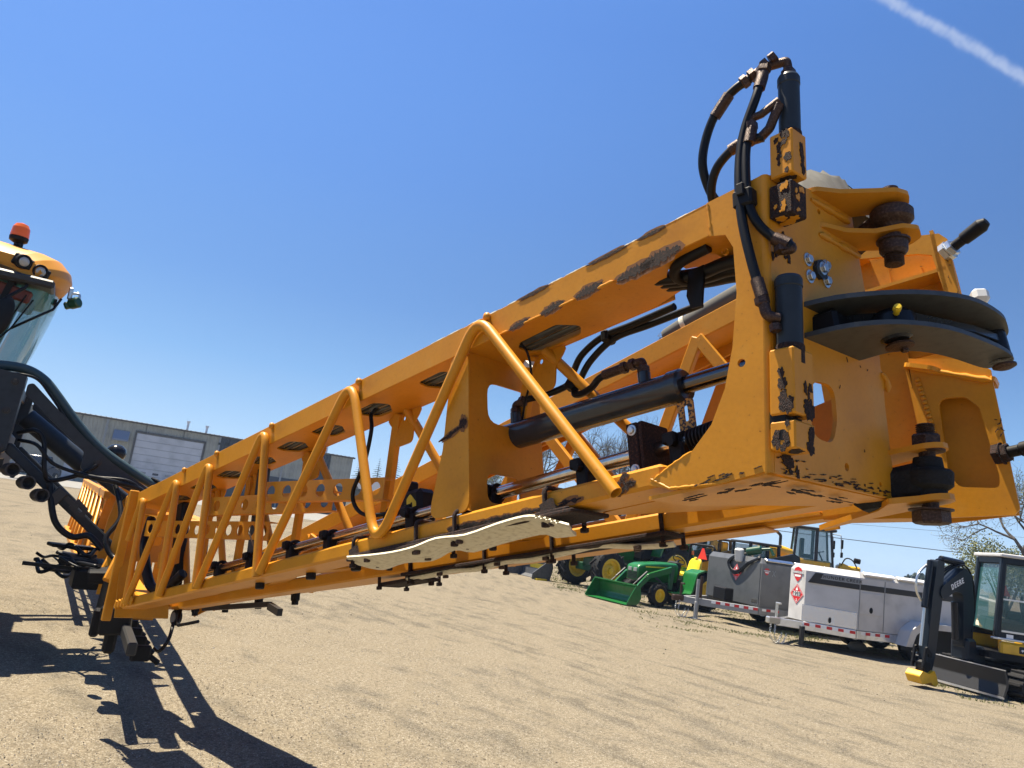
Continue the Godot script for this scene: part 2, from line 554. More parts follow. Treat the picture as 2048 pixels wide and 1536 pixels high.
# ---------------------------------------------------------------- light, sky, camera
const EXPO := 2.6
func sky_colour(d: Vector3, sun: Vector3) -> Color:
	var el := rad_to_deg(asin(clampf(d.y, -1, 1)))
	var k := [[-90.0, Color(0.3, 0.26, 0.2)], [-3.0, Color(0.42, 0.44, 0.42)], [0.0, Color(0.54, 0.69, 0.82)], [4.0, Color(0.4, 0.61, 0.87)], [9.0, Color(0.275, 0.51, 0.88)], [15.0, Color(0.2, 0.405, 0.83)], [24.0, Color(0.145, 0.318, 0.745)], [36.0, Color(0.105, 0.25, 0.645)], [60.0, Color(0.08, 0.2, 0.54)], [90.0, Color(0.07, 0.175, 0.48)]]
	var c: Color = k[0][1]
	for i in k.size() - 1:
		if el >= k[i][0]:
			c = k[i][1].lerp(k[i + 1][1], clampf((el - k[i][0]) / (k[i + 1][0] - k[i][0]), 0, 1))
	var ang := rad_to_deg(acos(clampf(d.dot(sun), -1, 1)))
	var g := lerpf(1.32, 0.74, smoothstep(34.0, 76.0, ang) * smoothstep(-6.0, 20.0, el))
	var w := 0.22 * exp(-pow(ang / 26.0, 2.0))
	if el < -1.0:
		g = 1.0; w = 0.0
	return Color(c.r * g + w, c.g * g + w, c.b * g + w) * (1.0 / EXPO)

func light_and_camera() -> void:
	var az := deg_to_rad(-57.0)
	var el := deg_to_rad(68.0)
	var sun := Vector3(sin(az) * cos(el), sin(el), -cos(az) * cos(el))
	var L := DirectionalLight3D.new()
	L.name = "sun"
	L.light_energy = 1.6
	L.light_color = Color(1.0, 0.95, 0.86)
	L.light_angular_distance = 0.53
	L.shadow_enabled = true
	add_child(L)
	L.look_at_from_position(sun * 100.0, Vector3.ZERO, Vector3.UP)
	var lo := Image.create_empty(256, 128, false, Image.FORMAT_RGBF)
	for y in 128:
		for x in 256:
			var th := PI * (y + 0.5) / 128
			var ph := (x + 0.5) / 256 * TAU
			lo.set_pixel(x, y, sky_colour(Vector3(sin(ph) * sin(th), cos(th), -cos(ph) * sin(th)), sun))
	lo.resize(2048, 1024, Image.INTERPOLATE_BILINEAR)
	# the vapour trail of an aeroplane, high up on the right, right across the sky
	var a := Vector3(0.345, 0.609, -0.714).normalized()
	var b := Vector3(0.485, 0.527, -0.699).normalized()
	var ax := a.cross(b).normalized()
	var fn := FastNoiseLite.new()
	fn.seed = 4; fn.frequency = 1.0; fn.fractal_octaves = 4
	for y in range(140, 500):
		var th := PI * (y + 0.5) / 1024
		for x in 2048:
			var ph := (x + 0.5) / 2048 * TAU
			var d := Vector3(sin(ph) * sin(th), cos(th), -cos(ph) * sin(th))
			var off := d.dot(ax)
			if absf(off) < 0.03 and d.dot(a) > -0.2:
				var along := atan2(d.dot(ax.cross(a)), d.dot(a))
				var wob := off + 0.0022 * fn.get_noise_2d(along * 16.0, 0.0) + 0.0026 * fn.get_noise_2d(along * 70.0, off * 200.0)
				var wid := 0.0052 + 0.002 * along
				var k := clampf(1.25 - pow(absf(wob) / wid, 1.6), 0.0, 1.0) * (0.8 + 0.7 * fn.get_noise_2d(along * 45.0 + 9.0, off * 260.0))
				if k > 0.0:
					lo.set_pixel(x, y, lo.get_pixel(x, y).lerp(Color(0.47, 0.58, 0.83) * (1.0 / EXPO), clampf(k, 0.0, 0.85)))
	var pm := PanoramaSkyMaterial.new()
	pm.panorama = ImageTexture.create_from_image(lo)
	var sk := Sky.new()
	sk.sky_material = pm
	var e := Environment.new()
	e.background_mode = Environment.BG_SKY
	e.sky = sk
	e.tonemap_mode = Environment.TONE_MAPPER_LINEAR
	e.tonemap_exposure = EXPO
	e.sdfgi_enabled = true
	e.ssao_enabled = true
	e.ssil_enabled = true
	e.fog_enabled = true
	e.fog_density = 0.0005
	e.fog_light_color = Color(0.62, 0.72, 0.84)
	var we := WorldEnvironment.new()
	we.name = "world_environment"
	we.environment = e
	add_child(we)
	var cam := Camera3D.new()
	cam.name = "camera"
	add_child(cam)
	cam.fov = rad_to_deg(2.0 * atan(768.0 / 1500.0))
	cam.near = 0.05
	cam.far = 3000.0
	cam.transform = Transform3D(Basis(Vector3.RIGHT, deg_to_rad(10.46)) * Basis(Vector3(0, 0, 1), deg_to_rad(8.0)), Vector3(0, 1.6, 0))
	cam.current = true
# ---------------------------------------------------------------- ground
const DX := 0.62      # the wheel tracks run this way
const DZ := 0.785
func ground_tone(x: float, z: float, n1: FastNoiseLite, n2: FastNoiseLite, n3: FastNoiseLite) -> Color:
	# wheel tracks run across the yard; pale dust where lime was spilled; greener beside the machines
	var s := x * DX + z * DZ
	var t := x * -DZ + z * DX
	var k := 1.0 + 0.14 * n1.get_noise_2d(s * 0.16, t * 1.3) + 0.34 * n1.get_noise_2d(s * 0.4 + 70.0, t * 4.0) + 0.18 * n2.get_noise_2d(x, z) + 0.3 * n3.get_noise_2d(x * 4.0, z * 4.0) + 0.3 * n3.get_noise_2d(x * 11.0, z * 11.0)
	var dry := clampf((k - 1.0) * 1.6, -0.5, 0.5)
	k = clampf(k, 0.68, 1.42)
	var c := Color(k * (1.0 + 0.05 * dry), k, k * (1.0 - 0.1 * dry))
	var p := 0.0
	for q in [[-1.75, -8.7, 1.25, 0.9], [-1.3, -7.7, 0.75, 0.7], [-2.6, -9.6, 0.9, 0.6], [-2.5, -6.0, 0.45, 0.5], [-0.4, -9.4, 1.1, 0.6]]:
		p += maxf(0.0, 1.0 - Vector2((x - q[0]) / q[2], (z - q[1]) / (q[2] * 0.75)).length()) * q[3] * 1.9
	p *= clampf(0.55 + 1.7 * n3.get_noise_2d(x * 4.0 + 40.0, z * 4.0), 0.0, 1.3)
	c = c.lerp(Color(2.6, 2.75, 2.95), clampf(p, 0.0, 0.75))
	return c

func ground() -> void:
	var n1 := FastNoiseLite.new(); n1.seed = 2; n1.frequency = 0.9; n1.fractal_octaves = 3
	var n2 := FastNoiseLite.new(); n2.seed = 7; n2.frequency = 0.16; n2.fractal_octaves = 4
	var n3 := FastNoiseLite.new(); n3.seed = 11; n3.frequency = 0.5; n3.fractal_octaves = 4
	var st := SurfaceTool.new()
	st.begin(Mesh.PRIMITIVE_TRIANGLES)
	var xs := []
	var zs := []
	var q := -900.0
	while q < 900.0:
		xs.append(q)
		var a := absf(q)
		q += 150.0 if a > 240.0 else (30.0 if a > 60.0 else (1.2 if a > 16.0 else (0.24 if a > 5.0 else 0.12)))
	q = 60.0
	while q > -1500.0:
		zs.append(q)
		q -= 30.0 if q > 2.0 else (0.13 if q > -16.0 else (0.5 if q > -40.0 else (2.5 if q > -90.0 else 120.0)))
	for z in zs:
		for x in xs:
			var near := clampf(1.0 - Vector2(x, z).length() / 60.0, 0.0, 1.0)
			st.set_color(ground_tone(x, z, n1, n2, n3))
			st.add_vertex(V(x, 0.018 * n2.get_noise_2d(x * 2.0, z * 2.0) * near + 0.008 * n3.get_noise_2d(x * 2.5, z * 2.5) * near, z))
	var w := xs.size()
	for i in zs.size() - 1:
		for j in w - 1:
			var a := i * w + j
			st.add_index(a); st.add_index(a + w); st.add_index(a + 1)
			st.add_index(a + 1); st.add_index(a + w); st.add_index(a + w + 1)
	st.generate_normals()
	var gm := st.commit()
	struct("ground", gm, "gravel")
	# loose stones lying on it
	var sg := G.new()
	var pts := [V(1, 0.05, 0.1), V(-0.9, 0, 0.15), V(0.1, 0.62, 0), V(-0.05, -0.6, 0.1), V(0.05, 0.08, 0.8), V(0, 0, -0.75)]
	for f in [[0, 2, 4], [4, 2, 1], [1, 2, 5], [5, 2, 0], [0, 4, 3], [4, 1, 3], [1, 5, 3], [5, 0, 3]]:
		sg.face([pts[f[0]], pts[f[1]], pts[f[2]]], pts[f[0]] + pts[f[1]] + pts[f[2]])
	var mm := MultiMesh.new()
	mm.transform_format = MultiMesh.TRANSFORM_3D
	mm.use_colors = true
	mm.mesh = sg.done()
	mm.mesh.surface_set_material(0, M.pebble)
	var n := 120000
	mm.instance_count = n
	rng.seed = 77
	for i in n:
		var d := 3.3 + 22.0 * pow(rng.randf(), 1.7)
		var x := d * rng.randf_range(-0.82, 0.86)
		var r := 0.0022 + 0.0062 * pow(rng.randf(), 3.0) + (0.012 * rng.randf() if rng.randf() < 0.006 else 0.0)
		r *= 0.8 + d * 0.035
		var b := Basis.from_euler(V(rng.randf() * 6.28, rng.randf() * 6.28, rng.randf() * 6.28)).scaled(V(r, r * rng.randf_range(0.45, 0.8), r * rng.randf_range(0.6, 1.0)))
		mm.set_instance_transform(i, Transform3D(b, V(x, r * 0.1, -d)))
		var k := rng.randf_range(0.7, 1.35)
		mm.set_instance_color(i, Color(0.165 * k, 0.14 * k, 0.104 * k) if rng.randf() < 0.75 else Color(0.21 * k, 0.2 * k, 0.19 * k))
	var mi := MultiMeshInstance3D.new()
	mi.name = "loose_gravel"
	mi.multimesh = mm
	add_child(mi, true)
	tag(mi, "loose grey and tan gravel stones scattered over the yard", "gravel")
	mi.set_meta("kind", "stuff")
	# thin grass growing where the machines stand
	var bl := G.new()
	for k in 7:
		var a := rng.randf() * TAU
		var o := V(cos(a), 0, sin(a)) * rng.randf() * 0.03
		var lean := V(cos(a * 3.0), 0, sin(a * 3.0)) * rng.randf_range(0.01, 0.035)
		var s := V(-sin(a), 0, cos(a)) * 0.004
		var h := rng.randf_range(0.015, 0.045)
		bl.face([o - s, o + s, o + lean * 0.5 + s * 0.7 + V(0, h * 0.6, 0), o + lean * 0.5 - s * 0.7 + V(0, h * 0.6, 0)], V(0, 0.3, 1))
		bl.face([o + lean * 0.5 - s * 0.7 + V(0, h * 0.6, 0), o + lean * 0.5 + s * 0.7 + V(0, h * 0.6, 0), o + lean + V(0, h, 0)], V(0, 0.3, 1))
	var gr := MultiMesh.new()
	gr.transform_format = MultiMesh.TRANSFORM_3D
	gr.mesh = bl.done()
	gr.mesh.surface_set_material(0, M.grass)
	var spots := []
	rng.seed = 5
	for i in 170000:
		var x := rng.randf_range(2.0, 22.0)
		var z := rng.randf_range(-34.0, -10.5)
		var line := z + 15.9 + (x - 4.0) * 0.1           # the strip in front of the trailers
		var den := n2.get_noise_2d(x * 3.0, z * 6.0) + 0.35 * n3.get_noise_2d(x * 6.0, z * 8.0)
		var keep := 0.0
		if line < 0.5 and line > -6.5 and x > 3.4:
			keep = den * 1.3 + 0.02
		if x > 7.2 and x < 8.6 and z > -12.7 and z < -11.2:
			keep = maxf(keep, den * 2.0 + 0.12)
		if z < -21.0:
			keep = den * 1.2 + 0.1
		if rng.randf() < keep:
			spots.append(V(x, 0.0, z))
	gr.instance_count = spots.size()
	for i in spots.size():
		var s := rng.randf_range(0.5, 1.3)
		gr.set_instance_transform(i, Transform3D(Basis(Vector3.UP, rng.randf() * TAU).scaled(V(s, s, s)), spots[i]))
	var gi := MultiMeshInstance3D.new()
	gi.name = "sparse_grass"
	gi.multimesh = gr
	add_child(gi, true)
	tag(gi, "thin patchy grass growing through the gravel beside the trailers", "grass")
	gi.set_meta("kind", "stuff")

# ---------------------------------------------------------------- the metal building and what stands near it
func building() -> void:
	# local x runs along the front to the right, z comes out of the front
	var r := thing("metal_building", "long pale corrugated metal building with a white overhead door and dark lower wall", "building", V(-37.94, 0, -66.69), Vector2(0.912, -0.409))
	var S := -16.0
	var E := 25.2
	var H := 5.85
	var g := G.new()
	g.box(V((S + E) / 2, H / 2, -9.2), V(E - S - 0.2, H - 0.1, 18.0))
	g.face([V(E - 0.1, H - 0.05, -0.2), V(E - 0.1, H - 0.05, -18.2), V(E - 0.1, H + 0.2, -9.2)], V(1, 0, 0))
	part("wall_core", g, "siding")
	# corrugated sheets between the posts
	var posts := [S, -9.5, -3.4, 2.7, 12.3, 18.4, E]
	for i in posts.size() - 1:
		for sub in 3:
			var a: float = lerpf(posts[i], posts[i + 1], sub / 3.0) + 0.03
			var b: float = lerpf(posts[i], posts[i + 1], (sub + 1) / 3.0) - 0.03
			var dark := (i == 4 and sub == 0) or (i == 5 and sub == 1)
			if i == 3 and a > 4.5 and b < 12.0:
				pass
			var low := 0.0
			g = G.new()
			var x := a
			while x < b - 0.05:
				var x1 := minf(x + 0.3, b)
				var q := [x, x + 0.2 * (x1 - x) / 0.3, x + 0.23 * (x1 - x) / 0.3, x + 0.27 * (x1 - x) / 0.3, x1]
				var zz := [0.0, 0.0, 0.035, 0.035, 0.0]
				for k in 4:
					g.face([V(q[k], low, zz[k]), V(q[k + 1], low, zz[k + 1]), V(q[k + 1], H, zz[k + 1]), V(q[k], H, zz[k])], V(0, 0, 1))
				x = x1
			part("wall_panel", g, "siding_dark" if dark else "siding", null, "dark blue metal wall panel" if dark else "")
		g = G.new()
		g.box(V(posts[i], H / 2, 0.04), V(0.16, H, 0.1))
		part("downspout", g, "pipe_grey")
	# dark lower band on the right half
	g = G.new()
	g.box(V((12.6 + E) / 2, 1.45, 0.05), V(E - 12.6, 2.9, 0.06))
	part("lower_wall_band", g, "siding_dark")
	# eave trim and low-pitched roof with ribs
	g = G.new()
	g.box(V((S + E) / 2, H + 0.05, 0.06), V(E - S + 0.3, 0.16, 0.16), Basis.IDENTITY, 0.02)
	part("eave_trim", g, "roof_trim")
	g = G.new()
	g.plate([Vector2(0.2, H + 0.08), Vector2(-9.2, H + 0.3), Vector2(-18.6, H + 0.08), Vector2(-18.6, H + 0.02), Vector2(-9.2, H + 0.22), Vector2(0.2, H)], frame(V(E + 0.15, 0, 0), V(0, 0, 1), V(0, 1, 0)), E - S + 0.3)
	var rf := part("roof", g, "roof_trim")
	g = G.new()
	var rx := S
	while rx < E:
		g.bar(V(rx, H + 0.12, 0.22), V(rx, H + 0.34, -9.2), 0.05, 0.07)
		rx += 0.42
	part("roof_rib", g, "roof_trim", rf).set_meta("kind", "stuff")
	for p in [[9.3, 0.55], [11.0, 0.4], [22.6, 0.95]]:
		g = G.new()
		g.cyl(V(p[0], H, -1.2), V(p[0], H + 0.35 + p[1], -1.2), 0.11, 10)
		g.cyl(V(p[0], H + 0.35 + p[1], -1.2), V(p[0], H + 0.5 + p[1], -1.2), 0.17, 10)
		part("roof_vent", g, "white", rf)
	# overhead door: frame, five sections, a row of small lights
	g = G.new()
	for q in [[V(5.15, 2.55, 0.08), V(0.16, 5.1, 0.16)], [V(11.05, 2.55, 0.08), V(0.16, 5.1, 0.16)], [V(8.1, 5.12, 0.08), V(6.06, 0.16, 0.16)]]:
		g.box(q[0], q[1])
	var dr := part("overhead_door", g, "roof_trim")
	for k in 8:
		g = G.new()
		g.box(V(8.1, 0.34 + k * 0.62, 0.06), V(5.72, 0.605, 0.08), Basis.IDENTITY, 0.02)
		part("door_section", g, "garage", dr)
	for k in 4:
		g = G.new()
		g.box(V(6.4 + k * 1.05, 1.52, 0.09), V(0.5, 0.2, 0.05), Basis.IDENTITY, 0.01)
		part("door_window", g, "window_glass" if k % 2 else "pipe_grey", dr)
	# a window under a projecting shade
	g = G.new()
	g.plate([Vector2(0.02, 4.05), Vector2(0.02, 4.98), Vector2(0.12, 4.98), Vector2(0.62, 4.2), Vector2(0.62, 4.05)], frame(V(3.35, 0, 0), V(0, 0, 1), V(0, 1, 0)), -1.3)
	var sh := part("window_shade", g, "awning")
	g = G.new()
	g.box(V(4.0, 4.55, 0.06), V(1.1, 0.8, 0.06))
	part("window", g, "window_glass", sh)
	for p in [[13.0, 5.25, 0.5, 0.3], [12.3, 5.2, 0.18, 0.2]]:
		g = G.new()
		g.box(V(p[0], p[1], 0.08), V(p[2], p[3], 0.12), Basis.IDENTITY, 0.01)
		part("wall_light", g, "graphite")
	# entrance door and a small window left of the frame's edge
	g = G.new()
	g.box(V(0.6, 1.05, 0.06), V(0.95, 2.1, 0.06))
	var ed := part("door", g, "garage")
	g = G.new()
	g.blob(V(0.95, 1.0, 0.12), V(0.05, 0.05, 0.05), 6)
	part("door_handle", g, "zinc", ed)
	# low shed at the far end
	thing("low_shed", "low dark-roofed shed standing right of the metal building", "shed", V(-13.6, 0, -82.0), Vector2(0.912, -0.409))
	g = G.new()
	g.box(V(2.2, 1.5, -3), V(6.4, 3.0, 6))
	part("wall", g, "siding")
	g = G.new()
	g.plate([Vector2(0.4, 3.0), Vector2(-3, 4.1), Vector2(-6.4, 3.0), Vector2(-6.4, 2.9), Vector2(0.4, 2.9)], frame(V(5.6, 0, 0), V(0, 0, 1), V(0, 1, 0)), 6.9)
	part("roof", g, "siding_dark")
	# paved apron
	g = G.new()
	g.face([V(-70, 0.012, -43), V(-6, 0.012, -52), V(4, 0.012, -75), V(-20, 0.012, -96), V(-70, 0.012, -70)], Vector3.UP)
	struct("pavement", g.done(), "asphalt")
	g = G.new()
	g.face([V(-31, 0.016, -74), V(-24, 0.016, -76.6), V(-23.4, 0.016, -75.2), V(-30.6, 0.016, -72.4)], Vector3.UP)
	var lw := MeshInstance3D.new()
	lw.name = "lawn_strip"; lw.mesh = g.done(); lw.mesh.surface_set_material(0, M.grass)
	add_child(lw, true); lw.set_meta("kind", "structure")

func parked_car(label: String, at: Vector3, fwd: Vector2, h := 1.7) -> void:
	thing("parked_car", label, "car", at, fwd, "cars parked by the metal building")
	var prof := [Vector2(-2.3, 0.45), Vector2(-2.35, 0.95), Vector2(-1.9, 1.05), Vector2(-1.55, h), Vector2(0.3, h), Vector2(1.0, 1.1), Vector2(2.1, 0.95), Vector2(2.3, 0.7), Vector2(2.25, 0.4)]
	var rings := []
	for s in [[-0.82, 0.9], [-0.88, 1.0], [0.88, 1.0], [0.82, 0.9]]:
		var rg := []
		for p in fillet(prof, 0.2, 3, true):
			rg.append(V(p.x * s[1], 0.4 + (p.y - 0.4) * s[1], s[0] * (1.0 if p.y < 1.1 else 0.86)))
		rings.append(rg)
	var g := G.new()
	g.loft(rings)
	part("body", g, "car_paint")
	for s in [-1, 1]:
		g = G.new()
		g.plate([Vector2(-1.5, 1.1), Vector2(-1.3, h - 0.12), Vector2(0.2, h - 0.12), Vector2(0.75, 1.1)], frame(V(0, 0, 0.83 * s), V(1, 0, 0), V(0, 1, 0)), 0.01)
		part("window", g, "window_glass")
		for x in [-1.4, 1.4]:
			wheel(V(x, 0.34, 0.82 * s), 0.34, 0.22, 0.2, "zinc", 0)
	for s in [-0.6, 0.6]:
		g = G.new()
		g.box(V(-2.3, 0.9, s), V(0.08, 0.18, 0.3))
		part("tail_light", g, "red")

# tyre with its rim inside: axle along z
func wheel(c: Vector3, r: float, w: float, rim: float, rim_mat: String, lugs: int, under: Node3D = null) -> void:
	var g := G.new()
	var o := c - V(0, 0, w / 2)
	var s := r - (0.0 if lugs == 0 else r * 0.05)
	g.lathe(o, V(0, 0, 1), [Vector2(w * 0.1, rim), Vector2(0, rim + (s - rim) * 0.25), Vector2(w * 0.02, rim + (s - rim) * 0.7), Vector2(w * 0.14, s * 0.985), Vector2(w * 0.3, s), Vector2(w * 0.7, s), Vector2(w * 0.86, s * 0.985), Vector2(w * 0.98, rim + (s - rim) * 0.7), Vector2(w, rim + (s - rim) * 0.25), Vector2(w * 0.9, rim)], 32)
	for k in lugs:
		for side in [-1, 1]:
			var a := TAU * (k + (0.5 if side > 0 else 0.0)) / lugs
			var b := a + TAU / lugs * 0.75
			var p0 := c + V(cos(a) * s * 0.99, sin(a) * s * 0.99, side * w * 0.5)
			var p1 := c + V(cos(b) * s, sin(b) * s, 0.0)
			g.bar(p0, p1, r * 0.07, r * 0.11, V(cos(a), sin(a), 0))
			g.bar(p0, c + V(cos(a) * s * 0.86, sin(a) * s * 0.86, side * w * 0.49), r * 0.07, r * 0.05, V(0, 0, 1))
	var t := part("wheel", g, "rubber", under)
	g = G.new()
	for side in [-1.0, 1.0]:
		var q := c + V(0, 0, side * w * 0.42)
		g.lathe(q, V(0, 0, side), [Vector2(0.0, rim * 1.02), Vector2(0.0, rim * 0.9), Vector2(-w * 0.25, rim * 0.82), Vector2(-w * 0.3, rim * 0.6), Vector2(-w * 0.18, rim * 0.4), Vector2(-w * 0.16, rim * 0.28), Vector2(-w * 0.02, rim * 0.24), Vector2(0, 0)], 24)
		for k in 6:
			var a := TAU * k / 6
			g.hexa(q + V(cos(a) * rim * 0.45, sin(a) * rim * 0.45, -side * w * 0.2), V(0, 0, side), rim * 0.06, w * 0.06)
	part("rim", g, rim_mat, t)

# ---------------------------------------------------------------- trees
func grow(g: G, tips: Array, p: Vector3, d: Vector3, len_: float, r: float, depth: int, spread: float, droop: float) -> void:
	var pts := [p]
	var rad := [r]
	var q := p
	var steps := 4 if depth > 1 else 3
	for i in steps:
		d = (d + V(rng.randf_range(-1, 1), rng.randf_range(-0.6, 0.8) - droop, rng.randf_range(-1, 1)) * 0.16).normalized()
		q += d * len_ / steps
		pts.append(q); rad.append(r * (1.0 - 0.45 * (i + 1) / steps))
	g.tube(pts, r, 6 if depth > 2 else 3, 0.0, rad)
	if depth <= 0:
		tips.append_array(pts)
		return
	if depth == 1:
		tips.append(q)
	var n := 3 if depth > 2 else 4
	for k in n:
		var at: Vector3 = pts[steps - (k % 2)] if depth > 3 else pts[1 + (k * 7) % steps]
		var a := TAU * (k + rng.randf()) / n
		var side := d.cross(V(cos(a), 0.3, sin(a))).normalized()
		var nd := (d * rng.randf_range(0.55, 1.0) + side * spread * rng.randf_range(0.6, 1.2) + V(0, 0.12, 0)).normalized()
		grow(g, tips, at, nd, len_ * rng.randf_range(0.62, 0.82), r * 0.55, depth - 1, spread, droop)

func tree(called: String, label: String, at: Vector3, h: float, seed_: int, leaf: String, leaves: int, size: float, depth := 5, spread := 0.75, group := "") -> void:
	rng.seed = seed_
	thing(called, label, "tree", at, Vector2(1, 0), group)
	var g := G.new()
	var tips := []
	var r := h * 0.022
	var fork := h * 0.2
	g.tube([V(0, -0.1, 0), V(0.02 * h, fork * 0.6, 0), V(0.0, fork, 0.01 * h)], r, 8, 0.0, [r * 1.35, r * 1.05, r])
	for k in 4:
		var a := TAU * (k + rng.randf() * 0.7) / 4
		var d := V(cos(a) * 0.5 * (0.3 if k == 0 else 1.0), 1.0, sin(a) * 0.5 * (0.3 if k == 0 else 1.0)).normalized()
		grow(g, tips, V(0, fork, 0.01 * h), d, h * 0.27, r * 0.65, depth, spread, 0.0)
	part("trunk", g, "bark")
	if leaves > 0:
		var lg := G.new()
		lg.face([V(-0.5, 0, 0), V(0, 0.1, -0.35), V(0.5, 0, 0), V(0, -0.1, 0.35)], V(0, 1, 0))
		var mm := MultiMesh.new()
		mm.transform_format = MultiMesh.TRANSFORM_3D
		mm.mesh = lg.done()
		mm.mesh.surface_set_material(0, M[leaf])
		mm.instance_count = leaves
		for i in leaves:
			var p: Vector3 = tips[rng.randi() % tips.size()] + V(rng.randfn(), rng.randfn(), rng.randfn()) * size * 1.6
			var s := size * rng.randf_range(0.5, 1.3)
			mm.set_instance_transform(i, Transform3D(Basis.from_euler(V(rng.randf() * 6, rng.randf() * 6, rng.randf() * 6)).scaled(V(s, s, s)), p))
		var mi := MultiMeshInstance3D.new()
		mi.name = "crown"
		mi.multimesh = mm
		root.add_child(mi, true)
		mi.set_meta("kind", "stuff")

func bush(label: String, at: Vector3, w: float, h: float, n: int, leaf: String, size: float, seed_: int, called := "bush") -> void:
	rng.seed = seed_
	thing(called, label, "bush" if called == "bush" else "tree", at, Vector2(1, 0), "" if called == "bush" else "small trees on the far skyline")
	var g := G.new()
	for k in 7:
		var a := TAU * k / 7.0
		g.tube([V(0, -0.1, 0), V(cos(a) * w * 0.12, h * 0.35, sin(a) * w * 0.12), V(cos(a) * w * 0.3, h * 0.75, sin(a) * w * 0.3)], 0.05, 4, 0.0, [h * 0.015, h * 0.01, h * 0.004])
	part("trunk", g, "bark")
	var lg := G.new()
	lg.face([V(-0.5, 0, 0), V(0, 0.1, -0.35), V(0.5, 0, 0), V(0, -0.1, 0.35)], V(0, 1, 0))
	var mm := MultiMesh.new()
	mm.transform_format = MultiMesh.TRANSFORM_3D
	mm.mesh = lg.done()
	mm.mesh.surface_set_material(0, M[leaf])
	mm.instance_count = n
	var lumps := []
	for k in 14:
		lumps.append([V(rng.randf_range(-0.42, 0.42) * w, h * rng.randf_range(0.3, 0.82), rng.randf_range(-0.42, 0.42) * w), rng.randf_range(0.14, 0.27)])
	for i in n:
		var l = lumps[rng.randi() % lumps.size()]
		var d := V(rng.randfn(), rng.randfn(), rng.randfn()).normalized()
		var p: Vector3 = l[0] + d * l[1] * w * pow(rng.randf(), 0.4) * V(1, h / w, 1)
		var s := size * rng.randf_range(0.5, 1.3)
		mm.set_instance_transform(i, Transform3D(Basis.from_euler(V(rng.randf() * 6, rng.randf() * 6, rng.randf() * 6)).scaled(V(s, s, s)), p))
	var mi := MultiMeshInstance3D.new()
	mi.name = "crown"
	mi.multimesh = mm
	root.add_child(mi, true)
	mi.set_meta("kind", "stuff")

func conifer(label: String, at: Vector3, h: float, seed_: int) -> void:
	rng.seed = seed_
	thing("conifer_tree", label, "tree", at, Vector2(1, 0), "dark conifers beyond the shed")
	var g := G.new()
	g.tube([V(0, -0.1, 0), V(0, h * 0.5, 0), V(0, h, 0)], 0.1, 6, 0.0, [h * 0.02, h * 0.012, 0.01])
	part("trunk", g, "bark")
	g = G.new()
	var y := h * 0.1
	while y < h * 0.98:
		var rr := (1.0 - y / h) * h * 0.27 + 0.12
		var n := 7
		for k in n:
			var a := TAU * (k + rng.randf()) / n
			var l := rr * rng.randf_range(0.6, 1.15)
			var d := V(cos(a), -0.15, sin(a))
			var s := V(-sin(a), 0, cos(a)) * l * 0.24
			var b := V(0, y, 0)
			for m in 4:
				var t0 := m / 4.0
				var t1 := (m + 1.2) / 4.0
				g.face([b + d * l * t0, b + d * l * t1 + s * (1.0 - t0), b + d * l * t1 * 1.05 - V(0, 0.12 * l, 0), b + d * l * t1 - s * (1.0 - t0)], V(0, 1, 0))
		y += h * 0.035
	part("crown", g, "needle")

